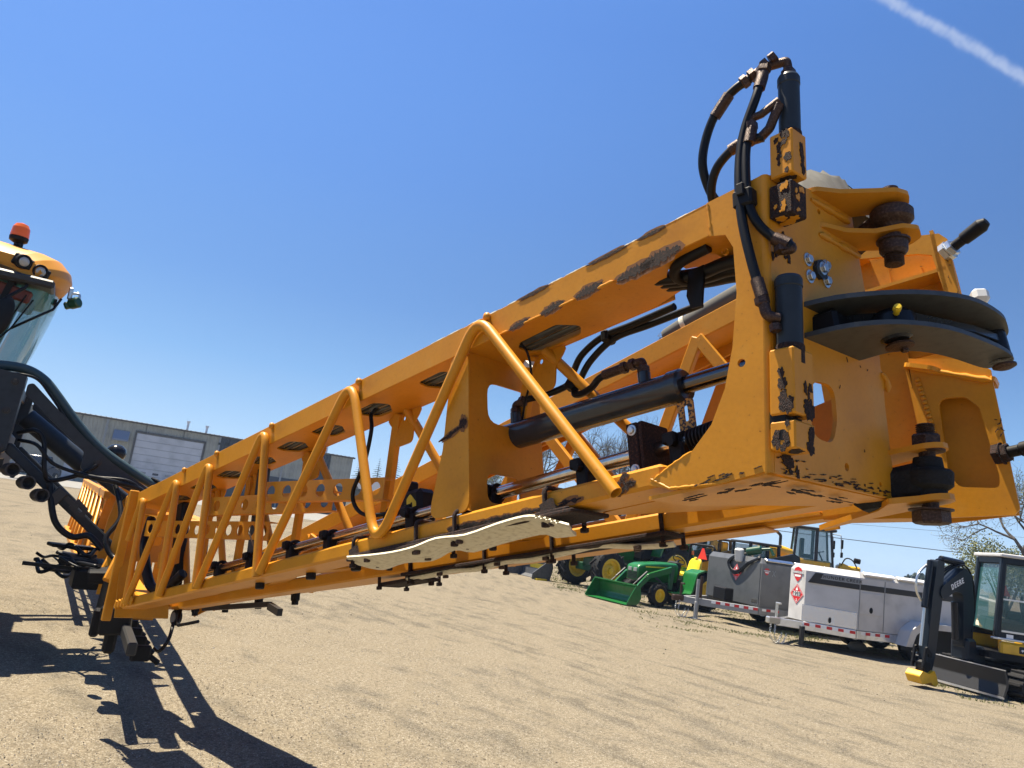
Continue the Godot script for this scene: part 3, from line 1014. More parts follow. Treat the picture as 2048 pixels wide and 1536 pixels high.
func background() -> void:
	parked_car("dark blue car parked at the corner of the metal building behind the linkage", V(-32.2, 0, -53.6), Vector2(-0.2, -1), 1.75)
	parked_car("dark car parked at the far left of the yard", V(-37.3, 0, -55.0), Vector2(-0.35, -1), 1.6)
	var bare := "bare spring trees behind the boom"
	tree("bare_tree", "bare spring tree with sparse buds seen low behind the end of the steel pipe", V(-1.6, 0, -78), 9.0, 101, "bud", 2600, 0.16, 5, 0.8, bare)
	tree("bare_tree", "bare grey tree seen under the hydraulic cylinder, leftmost of three", V(5.2, 0, -82), 14.5, 102, "bud", 1300, 0.12, 5, 0.85, bare)
	tree("bare_tree", "bare grey tree under the hydraulic cylinder, middle of three", V(11.4, 0, -85), 15.5, 103, "bud", 800, 0.12, 5, 0.8, bare)
	tree("bare_tree", "tall bare tree seen between the cylinder rod and the boom end", V(18.4, 0, -86), 16.5, 104, "bud", 800, 0.12, 5, 0.8, bare)
	tree("bare_tree", "bare tree just left of the cut-out of the boom end plate", V(24.4, 0, -90), 17.5, 105, "bud", 800, 0.12, 5, 0.75, bare)
	tree("budding_tree", "tall thin-branched tree coming into leaf at the right edge", V(32.6, 0, -45), 11.0, 106, "bud", 4200, 0.09, 5, 0.9)
	bush("dense olive green bush behind the excavator cab", V(34.6, 0, -51), 6.5, 5.6, 16000, "leaf", 0.13, 6)
	for c in [[-17.2, -108.0, 8.2, 31], [-14.9, -110.0, 8.6, 32], [-12.9, -109.0, 6.9, 33], [-19.6, -106.0, 7.6, 34], [-10.8, -112.0, 5.8, 35]]:
		var words := {31: "dark conifer behind the shed, second from the metal building", 32: "tallest dark conifer behind the shed", 33: "short dark conifer right of the tallest one behind the shed", 34: "dark conifer nearest the end of the metal building", 35: "smallest dark conifer, rightmost of the row behind the shed"}
		conifer(words[c[3]], V(c[0], 0, c[1]), c[2], c[3])
	for c in [[88.6, -158.0, 3.6, 3.3, 51, "small round dark tree on the far skyline left of the excavator boom"], [91.6, -160.0, 3.0, 2.5, 52, "smaller dark tree on the far skyline next to the round one"], [77.0, -170.0, 7.0, 1.4, 53, "low dark hedge on the far skyline above the white trailer"]]:
		bush(c[5], V(c[0], 0, c[1]), c[2], c[3], 1500, "needle", 0.5, c[4], "far_tree")
	# overhead line on poles out of sight to either side
	var poles := [V(28.0, 0, -121.5), V(124.0, 0, -120.5)]
	for i in 2:
		thing("utility_pole", ["wooden utility pole hidden behind the wheel loader", "wooden utility pole beyond the right edge"][i], "pole", poles[i], Vector2(1, 0), "poles of the overhead line")
		var g := G.new()
		g.tube([V(0, 0, 0), V(0, 5.0, 0), V(0, 7.7 if i == 0 else 13.7, 0)], 0.14, 10, 0.0, [0.2, 0.17, 0.14])
		part("pole", g, "pole_wood")
	for k in 2:
		var g := G.new()
		var a := V(28.0, 6.2 if k == 0 else 7.6, -121.3)
		var b := V(124.0, 8.6 if k == 0 else 13.6, -120.3)
		var pts := []
		for i in 17:
			var t := i / 16.0
			pts.append(a.lerp(b, t) - V(0, 1.8 * t * (1 - t), 0))
		g.tube(pts, 0.055 if k == 0 else 0.022, 4)
		var o := part("overhead_wire", g, "graphite", self)
		tag(o, ["thicker lower overhead wire above the white trailer", "thin upper overhead wire above the white trailer"][k], "wire", "wires of the overhead line")
# ---------------------------------------------------------------- machines in the row on the right; local x forward, z to the right
func hexbolt(g: G, at: Vector3, axis: Vector3, r: float) -> void:
	g.lathe(at, axis, [Vector2(0, 0), Vector2(0, r * 1.5), Vector2(r * 0.25, r * 1.5), Vector2(r * 0.3, r)], 14)
	g.hexa(at + axis.normalized() * r * 0.25, axis, r, r * 0.75)

func chain(g: G, p: Array, s: float) -> void:
	var q := curve(p, 6)
	var i := 0
	var walk := 0.0
	for k in q.size() - 1:
		walk += q[k].distance_to(q[k + 1])
		if walk > s * 1.5:
			walk = 0.0
			var d: Vector3 = (q[k + 1] - q[k]).normalized()
			var e: Vector3 = d.cross(V(0.3, 0.2, 1) if i % 2 else V(1, 0.1, -0.4)).normalized()
			var lp := []
			for m in 9:
				var a := TAU * m / 8
				lp.append(q[k] + d * cos(a) * s + e * sin(a) * s * 0.6)
			g.tube(lp, s * 0.2, 5)
			i += 1

func placard(at: Transform3D, s: float, digits: String) -> void:
	var g := G.new()
	g.plate([Vector2(0, s), Vector2(s, 0), Vector2(0, -s), Vector2(-s, 0)], at, 0.003)
	var p := part("hazard_placard", g, "red", null, "red diamond fuel placard")
	var f := at * Transform3D(Basis.IDENTITY, V(0, 0, 0.004))
	g = G.new()
	for k in 4:
		var a := Vector2(cos(TAU * k / 4), sin(TAU * k / 4)) * s * 0.93
		var b := Vector2(cos(TAU * (k + 1) / 4), sin(TAU * (k + 1) / 4)) * s * 0.93
		var i := 0.965
		g.face([f * V(a.x, a.y, 0), f * V(b.x, b.y, 0), f * V(b.x * i, b.y * i, 0), f * V(a.x * i, a.y * i, 0)], f.basis.z)
	part("border", g, "white", p)
	g = G.new()
	g.plate([Vector2(-s * 0.56, -s * 0.2), Vector2(s * 0.56, -s * 0.2), Vector2(s * 0.56, s * 0.26), Vector2(-s * 0.56, s * 0.26)], f, 0.001)
	part("number_panel", g, "white", p)
	g = G.new()
	g.plate([Vector2(-s * 0.16, s * 0.36), Vector2(-s * 0.05, s * 0.34), Vector2(s * 0.13, s * 0.36), Vector2(s * 0.17, s * 0.5), Vector2(s * 0.08, s * 0.56), Vector2(s * 0.03, s * 0.8), Vector2(-s * 0.06, s * 0.56), Vector2(-s * 0.15, s * 0.54)], f, 0.001)
	part("flame_mark", g, "white", p)
	if digits:
		text("number", digits, s * 0.38, f * Transform3D(Basis.IDENTITY, V(0, s * 0.03, 0.0025)), "black", p)
		text("class_number", "3", s * 0.26, f * Transform3D(Basis.IDENTITY, V(0, -s * 0.62, 0.001)), "white", p)

func shield(at: Transform3D, s: float) -> void:
	# a red and white shield crossed by a grey banner
	var g := G.new()
	g.plate(fillet([Vector2(-s * 0.75, s * 0.2), Vector2(-s * 0.6, s * 0.75), Vector2(0, s * 0.95), Vector2(s * 0.6, s * 0.75), Vector2(s * 0.75, s * 0.2), Vector2(s * 0.62, -s * 0.4), Vector2(0, -s), Vector2(-s * 0.62, -s * 0.4)], s * 0.2, 3, true), at, 0.003)
	var p := part("shield_emblem", g, "red", null, "red shield emblem with a grey banner")
	g = G.new()
	g.plate([Vector2(-s, s * 0.34), Vector2(0, s * 0.44), Vector2(s, s * 0.34), Vector2(s * 0.92, 0), Vector2(0, s * 0.06), Vector2(-s * 0.92, 0)], at * Transform3D(Basis.IDENTITY, V(0, 0, 0.004)), 0.002)
	part("banner", g, "pipe_grey", p)
	g = G.new()
	g.plate([Vector2(-s * 0.62, -s * 0.08), Vector2(s * 0.62, -s * 0.08), Vector2(s * 0.5, -s * 0.34), Vector2(-s * 0.5, -s * 0.34)], at * Transform3D(Basis.IDENTITY, V(0, 0, 0.004)), 0.002)
	part("stripe", g, "white", p)
	text("lettering", "THUNDER CREEK", s * 0.2, at * Transform3D(Basis.IDENTITY, V(0, s * 0.2, 0.008)), "white", p, "Droid Sans", true, 0.9)

# a fuel tank trailer; the origin lies under the near front corner of its straight side, x runs to the rear, z points to us
func fuel_trailer(grey: bool) -> void:
	var side := "trailer_grey_lit" if grey else "trailer_white"
	var nose := 0.0 if grey else 0.69
	var inn := 0.0 if grey else 0.72
	var W := 2.2 if grey else 1.9
	var L := 3.4
	var B := 0.5
	var H := 1.62
	# body: straight sides, pointed nose, chamfered top
	var g := G.new()
	var low := [V(L, B, 0), V(0, B, 0), V(-nose, B, -inn), V(-nose, B, -W + inn), V(0, B, -W), V(L, B, -W)]
	var mid := []
	var top := []
	for p in low:
		mid.append(V(p.x, H - 0.12, p.z))
		top.append(V(p.x - (0.06 if p.x > 1 else -0.05), H, p.z + (-0.09 if p.z > -W / 2 else 0.09)))
	for i in 6:
		var k := (i + 1) % 6
		var o: Vector3 = (low[i] + low[k]) * 0.5 - V(1.2, B, -W / 2)
		g.face([low[i], low[k], mid[k], mid[i]], o)
		g.face([mid[i], mid[k], top[k], top[i]], o + V(0, 0.5, 0))
	g.face([top[0], top[1], top[4], top[5]], V(0, 1, 0))
	g.face([top[1], top[2], top[3], top[4]], V(0, 1, 0))
	part("tank_body", g, side)
	if grey:
		g = G.new()
		g.box(V(-0.006, (B + H) / 2 - 0.06, -W / 2), V(0.012, H - B - 0.14, W - 0.08))
		part("shaded_front_panel", g, "trailer_grey", null, "front panel in a grey darkened for shade")  # front face given a darker grey because it lies in shade
	# panel joints
	for x in ([1.0] if grey else [0.0, 0.62, 2.55]):
		g = G.new()
		g.box(V(x + 0.01, (B + H) / 2 - 0.06, 0.003), V(0.018, H - B - 0.14, 0.006))
		part("panel_joint", g, "graphite" if grey else "pipe_grey")
	# lids along the top edge
	for k in 3:
		g = G.new()
		g.bar(V(0.1 + k * 0.85, H - 0.03, -0.015), V(0.86 + k * 0.85, H - 0.03, -0.015), 0.1, 0.035, V(0, 1, 0.6), 0.008)
		part("top_lid", g, "aluminium" if grey else "white")
	# frame rails, tongue, tape
	g = G.new()
	g.box(V(L / 2 - 0.0, B - 0.09, -0.05), V(L, 0.17, 0.1), Basis.IDENTITY, 0.01)
	g.box(V(L / 2, B - 0.09, -W + 0.05), V(L, 0.17, 0.1), Basis.IDENTITY, 0.01)
	var hitch := V(-1.4, B - 0.09, -W / 2 + 0.05) if grey else V(-nose - 0.42, B - 0.09, -W / 2)
	var a0 := V(0, B - 0.09, -0.03)
	var a1 := V(-1.05, B - 0.09, -0.78) if grey else V(-nose, B - 0.09, -inn)
	g.bar(a0, a1, 0.08, 0.165, Vector3.UP, 0.008)
	g.bar(a1, hitch, 0.08, 0.15, Vector3.UP, 0.008)
	g.bar(V(0, B - 0.09, -W + 0.03), hitch, 0.08, 0.15, Vector3.UP, 0.008)
	part("frame_rail", g, "aluminium" if not grey else "pipe_grey")
	var along := (a1 - a0).normalized()
	var nrm := Vector3.UP.cross(along).normalized()
	if nrm.z < 0:
		nrm = -nrm
	for k in 10:
		var c := a0 + along * (0.06 + k * 0.105) + nrm * 0.043 + V(0, 0.035, 0)
		g = G.new()
		g.box(c, V(0.1, 0.055, 0.005), Basis(along, Vector3.UP, along.cross(Vector3.UP)))
		part("reflective_tape", g, "red" if k % 2 == 0 else "white", null, "red reflective tape" if k % 2 == 0 else "white reflective tape")
	for k in (6 if not grey else 4):
		g = G.new()
		g.box(V(0.14 + k * 0.12, B - 0.055, 0.003), V(0.11, 0.055, 0.006))
		part("reflective_tape", g, "red" if k % 2 else "white", null, "red reflective tape" if k % 2 else "white reflective tape")
	g = G.new()
	g.box(hitch + V(-0.12, 0.02, 0), V(0.3, 0.13, 0.12), Basis.IDENTITY, 0.02)
	g.cyl(hitch + V(-0.05, 0.05, 0.0), hitch + V(-0.05, 0.36, 0.0), 0.028, 8)
	g.box(hitch + V(-0.05, 0.36, 0.05), V(0.05, 0.04, 0.15), Basis.IDENTITY, 0.01)
	part("hitch", g, "zinc" if not grey else "fitting")
	g = G.new()
	for s in [0.06, -0.08]:
		chain(g, [hitch + V(-0.1, -0.02, s), hitch + V(-0.12, -0.3, s + 0.03), hitch + V(0.02, -0.4, s + 0.08), hitch + V(0.12, -0.15, s + 0.1)], 0.028)
	part("safety_chain", g, "zinc")
	g = G.new()
	var jk := a1.lerp(hitch, 0.1 if not grey else 0.3) + V(0, 0, 0.06)
	g.cyl(V(jk.x, 0.0, jk.z), V(jk.x, B - 0.1, jk.z), 0.052, 12, 0.005)
	g.box(V(jk.x, 0.01, jk.z), V(0.2, 0.02, 0.2))
	if grey:
		g.cyl(V(jk.x, B - 0.1, jk.z), V(jk.x, B + 0.42, jk.z), 0.04, 12)
	part("jack_stand", g, "pipe_grey" if grey else "graphite")
	# wheels, fender
	var wx := 1.55 if not grey else 1.62
	for s in [0, 1]:
		for k in 2:
			wheel(V(wx + k * 0.72, 0.35, -0.12 if s == 0 else -W + 0.12), 0.35, 0.24, 0.21, "aluminium", 0)
	var arch := [Vector2(wx - 0.62, B - 0.18), Vector2(wx - 0.5, B + 0.12), Vector2(wx - 0.25, B + 0.3), Vector2(wx + 1.0, B + 0.3), Vector2(wx + 1.2, B + 0.12), Vector2(wx + 1.3, B - 0.18)]
	var inner := [Vector2(wx + 1.18, B - 0.18), Vector2(wx + 1.08, B + 0.06), Vector2(wx + 0.92, B + 0.19), Vector2(wx - 0.15, B + 0.19), Vector2(wx - 0.36, B + 0.06), Vector2(wx - 0.46, B - 0.18)]
	g = G.new()
	var fr := frame(V(0, 0, 0.002), V(1, 0, 0), V(0, 1, 0))
	var pl := fillet(arch, 0.12, 4)
	var pin := fillet(inner, 0.12, 4)
	g.plate(pl + pin, fr, 0.28)
	part("fender", g, "trailer_grey" if grey else "trailer_white")
	g = G.new()
	g.plate([Vector2(wx - 0.46, B - 0.28), Vector2(wx - 0.46, B + 0.05), Vector2(wx - 0.15, B + 0.19), Vector2(wx + 0.92, B + 0.19), Vector2(wx + 1.18, B - 0.28)], frame(V(0, 0, 0.004), V(1, 0, 0), V(0, 1, 0)), 0.004)
	part("wheel_well", g, "black")
	var nfr := frame(a0 + V(0, 0, 0.0) + nrm * 0.002, along, Vector3.UP)
	var NF := Transform3D(Basis(-along, Vector3.UP, nrm), V(0, 0, 0) + nrm * 0.008)
	if grey:
		placard(Transform3D(Basis(V(0, 0, 1), V(0, 1, 0), V(-1, 0, 0)), V(-0.014, 1.2, -0.95)), 0.2, "1993")
		shield(Transform3D(Basis.IDENTITY, V(0.14, 1.32, 0.004)), 0.09)
		text("letter", "X", 0.13, Transform3D(Basis.IDENTITY, V(0.34, 1.29, 0.003)), "pipe_grey", null, "Droid Sans", false)
		# hose reel with a nozzle and a bundled hose hanging over the front edge
		g = G.new()
		g.cyl(V(0.1, 1.72, -0.75), V(0.3, 1.82, -0.45), 0.1, 14, 0.02)
		g.tube(fillet([V(0.3, 1.82, -0.45), V(0.42, 1.86, -0.28), V(0.45, 1.72, -0.2)], 0.05), 0.035, 8)
		part("fuel_pump", g, "green_dark")
		g = G.new()
		g.box(V(-0.04, 1.62, -0.85), V(0.16, 0.32, 0.2), Basis.from_euler(V(0, 0.4, 0.2)), 0.03)
		part("pump_cover", g, "pale_plastic")
		for k in 3:
			g = G.new()
			g.tube(curve([V(0.25, 1.74, -0.6), V(0.0, 1.62, -0.9 - 0.05 * k), V(-0.05, 1.42, -1.2 - 0.04 * k), V(-0.06, 1.24 - 0.03 * k, -1.05), V(-0.06, 1.26 - 0.03 * k, -0.8), V(-0.05, 1.46, -0.5 + 0.05 * k), V(0.0, 1.6, -0.2 + 0.03 * k), V(0.12, 1.7, -0.25)], 6), 0.02, 6)
			part("fuel_hose", g, "hose")
		g = G.new()
		g.box(V(-0.5, B + 0.17, -0.72), V(0.24, 0.3, 0.5), Basis.IDENTITY, 0.02)
		part("battery_box", g, "black")
		g = G.new()
		g.cyl(V(-1.0, B, -0.9), V(-1.0, B + 0.5, -0.9), 0.035, 10)
		part("jack_crank", g, "fitting")
		g = G.new()
		g.box(V(-0.014, 0.62, -0.18), V(0.004, 0.07, 0.2))
		part("label_sticker", g, "aluminium")
	else:
		# flat white nose with emblem and placard
		var nf := frame(V(-nose - 0.004, 0, -inn - 0.2), V(0, 0, 1), V(0, 1, 0))
		var nose_xf := Transform3D(Basis(V(0, 0, 1), V(0, 1, 0), V(-1, 0, 0)), V(-nose - 0.004, 0, -W / 2))
		shield(Transform3D(nose_xf.basis, V(-nose - 0.006, 1.4, -W / 2)), 0.16)
		placard(Transform3D(nose_xf.basis, V(-nose - 0.006, 1.0, -W / 2)), 0.2, "1993")
		# dark stripe with the maker's lettering along the nose panel and side
		g = G.new()
		var t0 := along * 0.95
		g.face([t0 + V(0, 1.27, 0) + nrm * 0.006, V(0, 1.27, 0) + nrm * 0.006, V(0, 1.48, 0) + nrm * 0.006, along * 0.82 + V(0, 1.48, 0) + nrm * 0.006], nrm)
		g.face([V(0, 1.27, 0.005), V(L - 0.02, 1.27, 0.005), V(L - 0.02, 1.38, 0.005), V(0, 1.38, 0.005)], V(0, 0, 1))
		part("dark_stripe", g, "graphite")
		g = G.new()
		g.face([along * 0.72 + V(0, 1.37, 0) + nrm * 0.01, V(0, 1.37, 0) + nrm * 0.01, V(0, 1.485, 0) + nrm * 0.01, along * 0.66 + V(0, 1.485, 0) + nrm * 0.01], nrm)
		var np := part("name_panel", g, "pipe_grey")
		text("lettering", "THUNDER CREEK", 0.06, Transform3D(NF.basis, along * 0.34 + V(0, 1.425, 0) + nrm * 0.014), "graphite", np, "Droid Sans", true, 1.15)
		# tread plate skirt, door, latches
		g = G.new()
		g.plate([Vector2(0.02, B + 0.01), Vector2(1.03, B + 0.01), Vector2(1.03, 0.82), Vector2(0.02, 0.82)], frame(nrm * 0.002, along, Vector3.UP), -0.006 if frame(nrm * 0.002, along, Vector3.UP).basis.z.dot(nrm) < 0 else 0.006)
		part("tread_plate_skirt", g, "tread_plate")
		g = G.new()
		g.box(V(0.3, 1.02, 0.006), V(0.56, 0.42, 0.012), Basis.IDENTITY, 0.003)
		part("access_door", g, "trailer_white")
		for q in [V(0.3, 0.9, 0.012), along * 0.5 + V(0, 0.6, 0) + nrm * 0.008]:
			g = G.new()
			g.blob(q, V(0.045, 0.06, 0.02), 10)
			part("latch", g, "black")
		placard(Transform3D(Basis.IDENTITY, V(3.0, 1.02, 0.004)), 0.16, "1993")

func trailers() -> void:
	thing("fuel_trailer", "white fuel trailer with red and white tape along its frame, nearest the excavator", "trailer", V(7.35, 0, -15.1), Vector2(0.95, -0.3), "fuel trailers parked side by side")
	fuel_trailer(false)
	thing("fuel_trailer", "dark grey fuel trailer with a green pump and hose hung over its front", "trailer", V(6.4, 0, -17.9), Vector2(0.95, -0.3), "fuel trailers parked side by side")
	fuel_trailer(true)
	rng.seed = 9
	thing("stone_block", "rounded stone lying under the white fuel trailer", "stone", V(7.9, 0.09, -16.2))
	var g := G.new()
	g.blob(V(0, 0, 0), V(0.22, 0.11, 0.14), 8)
	part("stone", g, "asphalt")

func small_tractor() -> void:
	thing("compact_tractor", "green compact tractor with a front loader bucket and a yellow seat", "tractor", V(4.97, 0, -21.1), Vector2(-0.84, 0.54))
	var g: G
	for s in [-1, 1]:
		wheel(V(0.82, 0.3, 0.5 * s), 0.3, 0.22, 0.17, "hub_yellow", 12)
		wheel(V(-0.8, 0.52, 0.62 * s), 0.52, 0.36, 0.3, "hub_yellow", 14)
	# chassis
	g = G.new()
	g.box(V(0.35, 0.48, 0), V(1.3, 0.22, 0.26), Basis.IDENTITY, 0.02)
	g.box(V(-0.6, 0.55, 0), V(0.8, 0.36, 0.4), Basis.IDENTITY, 0.03)
	g.bar(V(0.82, 0.34, -0.42), V(0.82, 0.34, 0.42), 0.1, 0.1)
	part("chassis", g, "black")
	# hood: rings along x
	g = G.new()
	var rings := []
	for q in [[1.32, 0.62, 0.9, 0.2], [1.3, 0.6, 1.0, 0.235], [1.1, 0.6, 1.06, 0.25], [0.5, 0.62, 1.12, 0.26], [-0.05, 0.64, 1.15, 0.27], [-0.1, 0.66, 1.13, 0.26]]:
		var sec := fillet([Vector2(-q[3], q[1]), Vector2(-q[3], q[2]), Vector2(q[3], q[2]), Vector2(q[3], q[1])], 0.09, 4)
		var ring := []
		for p in sec:
			ring.append(V(q[0], p.y, p.x))
		rings.append(ring)
	g.loft(rings)
	var hood := part("hood", g, "green")
	for s in [-1, 1]:
		g = G.new()
		g.box(V(1.322, 0.88, 0.1 * s), V(0.03, 0.1, 0.13), Basis.IDENTITY, 0.01)
		part("headlight", g, "lamp_lens", hood)
		g = G.new()
		g.bar(V(1.1, 0.98, 0.256 * s), V(0.1, 1.02, 0.276 * s), 0.006, 0.03)
		part("yellow_stripe", g, "seat_yellow", hood)
	g = G.new()
	for k in 5:
		g.box(V(1.325, 0.66 + k * 0.035, 0), V(0.02, 0.018, 0.36))
	part("grille", g, "black", hood)
	# dash, wheel, seat, fenders, rear bow
	g = G.new()
	g.box(V(-0.18, 0.95, 0), V(0.22, 0.5, 0.42), Basis.from_euler(V(0, 0, 0.2)), 0.05)
	part("dashboard", g, "black")
	g = G.new()
	var lp := []
	for k in 17:
		var a := TAU * k / 16
		lp.append(V(-0.38, 1.25, 0) + V(-0.6, 0.8, 0).cross(V(0, 0, 1)).normalized() * cos(a) * 0.18 + V(0, 0, 1) * sin(a) * 0.18)
	g.tube(lp, 0.016, 6)
	g.bar(V(-0.38, 1.25, -0.17), V(-0.38, 1.25, 0.17), 0.02, 0.015)
	g.bar(V(-0.38, 1.25, 0), V(-0.2, 1.08, 0), 0.04, 0.04)
	part("steering_wheel", g, "black_gloss")
	g = G.new()
	rings = []
	for q in [[-0.58, 0.9, 0.2], [-0.62, 0.94, 0.22], [-0.9, 0.92, 0.22], [-1.0, 0.96, 0.21]]:
		rings.append([V(q[0], q[1] - 0.06, -q[2]), V(q[0], q[1] + 0.02, -q[2]), V(q[0], q[1] - 0.01, 0), V(q[0], q[1] + 0.02, q[2]), V(q[0], q[1] - 0.06, q[2])])
	g.loft(rings)
	rings = []
	for q in [[-0.94, 0.94, 0.2, 0.09], [-1.0, 1.08, 0.21, 0.09], [-1.05, 1.26, 0.2, 0.08], [-1.08, 1.34, 0.15, 0.05], [-1.09, 1.36, 0.08, 0.03]]:
		rings.append([V(q[0] + 0.03, q[1], -q[2]), V(q[0], q[1], 0), V(q[0] + 0.03, q[1], q[2]), V(q[0] - q[3], q[1], q[2] * 0.9), V(q[0] - q[3], q[1], -q[2] * 0.9)])
	g.loft(rings)
	part("seat", g, "seat_yellow")
	for s in [-1, 1]:
		g = G.new()
		var out := fillet([Vector2(-0.1, 0.42), Vector2(-0.16, 0.5), Vector2(-0.3, 0.98), Vector2(-0.6, 1.08), Vector2(-1.1, 1.06), Vector2(-1.3, 0.8)], 0.14, 4)
		var inn := fillet([Vector2(-1.27, 0.78), Vector2(-1.08, 1.02), Vector2(-0.62, 1.04), Vector2(-0.34, 0.95), Vector2(-0.22, 0.5), Vector2(-0.14, 0.42)], 0.14, 4)
		g.plate(out + inn, frame(V(0, 0, 0.3 * s), V(1, 0, 0), V(0, 1, 0)), 0.48 * s)
		g.plate([Vector2(-0.3, 0.94), Vector2(-0.6, 1.06), Vector2(-1.1, 1.04), Vector2(-1.28, 0.8), Vector2(-1.2, 0.5), Vector2(-0.35, 0.5)], frame(V(0, 0, 0.3 * s), V(1, 0, 0), V(0, 1, 0)), 0.02 * s)
		part("fender", g, "green")
		g = G.new()
		g.box(V(0.0, 0.4, 0.42 * s), V(0.7, 0.04, 0.36), Basis.IDENTITY, 0.01)
		part("footboard", g, "green")
		g = G.new()
		g.box(V(-1.32, 1.5, 0.38 * s), V(0.05, 0.12, 0.07), Basis.IDENTITY, 0.01)
		part("warning_lamp", g, "orange_lens")
	g = G.new()
	g.tube(fillet([V(-1.25, 0.6, -0.45), V(-1.28, 1.75, -0.45), V(-1.28, 1.75, 0.45), V(-1.25, 0.6, 0.45)], 0.12), 0.035, 8)
	part("roll_bar", g, "black")
	g = G.new()
	g.plate([Vector2(-0.17, 0), Vector2(0.17, 0), Vector2(0.03, 0.31), Vector2(-0.03, 0.31)], frame(V(-1.2, 1.36, -0.1), V(0, 0, 1), V(0, 1, 0)), 0.01)
	part("slow_vehicle_triangle", g, "red_orange")
	# loader
	for s in [-1, 1]:
		g = G.new()
		var z = 0.42 * s
		g.plate(fillet([Vector2(0.2, 0.98), Vector2(0.32, 1.06), Vector2(1.15, 0.82), Vector2(1.72, 0.3), Vector2(1.66, 0.22), Vector2(1.1, 0.7), Vector2(0.3, 0.9)], 0.05, 3, true), frame(V(0, 0, z - 0.035), V(1, 0, 0), V(0, 1, 0)), 0.07)
		part("loader_arm", g, "green")
		g = G.new()
		g.box(V(0.3, 0.74, z), V(0.13, 0.55, 0.08), Basis.from_euler(V(0, 0, 0.1)), 0.01)
		part("loader_post", g, "green_dark")
		g = G.new()
		g.cyl(V(0.42, 0.52, z), V(0.85, 0.72, z), 0.03, 8)
		g.cyl(V(0.85, 0.72, z), V(1.1, 0.8, z), 0.018, 8)
		g.cyl(V(1.2, 0.86, z), V(1.5, 0.62, z), 0.028, 8)
		g.cyl(V(1.5, 0.62, z), V(1.72, 0.45, z), 0.016, 8)
		part("loader_cylinder", g, "slate")
	g = G.new()
	var bw := 0.8
	var shell := fillet([Vector2(2.2, 0.03), Vector2(1.8, 0.05), Vector2(1.7, 0.2), Vector2(1.75, 0.46), Vector2(1.9, 0.52)], 0.1, 4)
	var bk := []
	for i in range(shell.size() - 1, -1, -1):
		bk.append(shell[i] + Vector2(-0.015, -0.012 if i < 3 else 0.0))
	g.plate(shell + bk, frame(V(0, 0, -bw), V(1, 0, 0), V(0, 1, 0)), bw * 2)
	for s in [-1, 1]:
		g.plate(fillet([Vector2(2.2, 0.03), Vector2(1.8, 0.05), Vector2(1.7, 0.2), Vector2(1.75, 0.46), Vector2(1.9, 0.52)], 0.03, 2, true), frame(V(0, 0, bw * s), V(1, 0, 0), V(0, 1, 0)), 0.015 * s)
	g.bar(V(1.9, 0.515, -bw), V(1.9, 0.515, bw), 0.05, 0.03)
	part("loader_bucket", g, "green")

func large_tractor() -> void:
	thing("large_tractor", "larger green tractor with big yellow-hubbed tyres, half hidden under the boom", "tractor", V(4.7, 0, -24.9), Vector2(-0.84, 0.54))
	for s in [-1, 1]:
		wheel(V(1.75, 0.62, 0.8 * s), 0.62, 0.4, 0.36, "hub_yellow", 14)
		wheel(V(-0.9, 0.85, 0.85 * s), 0.85, 0.5, 0.5, "hub_yellow", 16)
	var g := G.new()
	g.box(V(0.6, 0.85, 0), V(2.6, 0.4, 0.5), Basis.IDENTITY, 0.03)
	g.bar(V(1.75, 0.62, -0.65), V(1.75, 0.62, 0.65), 0.22, 0.24, Vector3.UP, 0.03)
	part("chassis", g, "green_dark")
	g = G.new()
	var rings := []
	for q in [[2.45, 0.95, 1.45, 0.3], [2.4, 0.9, 1.58, 0.36], [1.6, 0.95, 1.7, 0.4], [0.4, 1.0, 1.8, 0.44]]:
		var ring := []
		for p in fillet([Vector2(-q[3], q[1]), Vector2(-q[3], q[2]), Vector2(q[3], q[2]), Vector2(q[3], q[1])], 0.14, 4):
			ring.append(V(q[0], p.y, p.x))
		rings.append(ring)
	g.loft(rings)
	part("hood", g, "green")
	for s in [-1, 1]:
		g = G.new()
		g.plate(fillet([Vector2(-0.1, 1.2), Vector2(-0.3, 1.75), Vector2(-1.5, 1.75), Vector2(-1.75, 1.2), Vector2(-1.68, 1.2), Vector2(-1.46, 1.69), Vector2(-0.35, 1.69), Vector2(-0.17, 1.2)], 0.1, 3, true), frame(V(0, 0, 0.55 * s), V(1, 0, 0), V(0, 1, 0)), 0.5 * s)
		part("fender", g, "green")
	g = G.new()
	for x in [0.25, -1.3]:
		for s in [-0.7, 0.7]:
			g.bar(V(x, 1.3, s), V(x - 0.05, 2.6, s * 0.94), 0.08, 0.08)
	g.box(V(-0.55, 1.3, 0), V(1.6, 0.5, 1.3), Basis.IDENTITY, 0.05)
	part("cab", g, "black")
	g = G.new()
	g.box(V(-0.55, 2.65, 0), V(1.8, 0.16, 1.5), Basis.IDENTITY, 0.06)
	part("cab_roof", g, "green")
	g = G.new()
	for s in [-1, 1]:
		g.box(V(-0.55, 2.05, 0.68 * s), V(1.5, 1.0, 0.01))
	part("cab_window", g, "tint_glass")

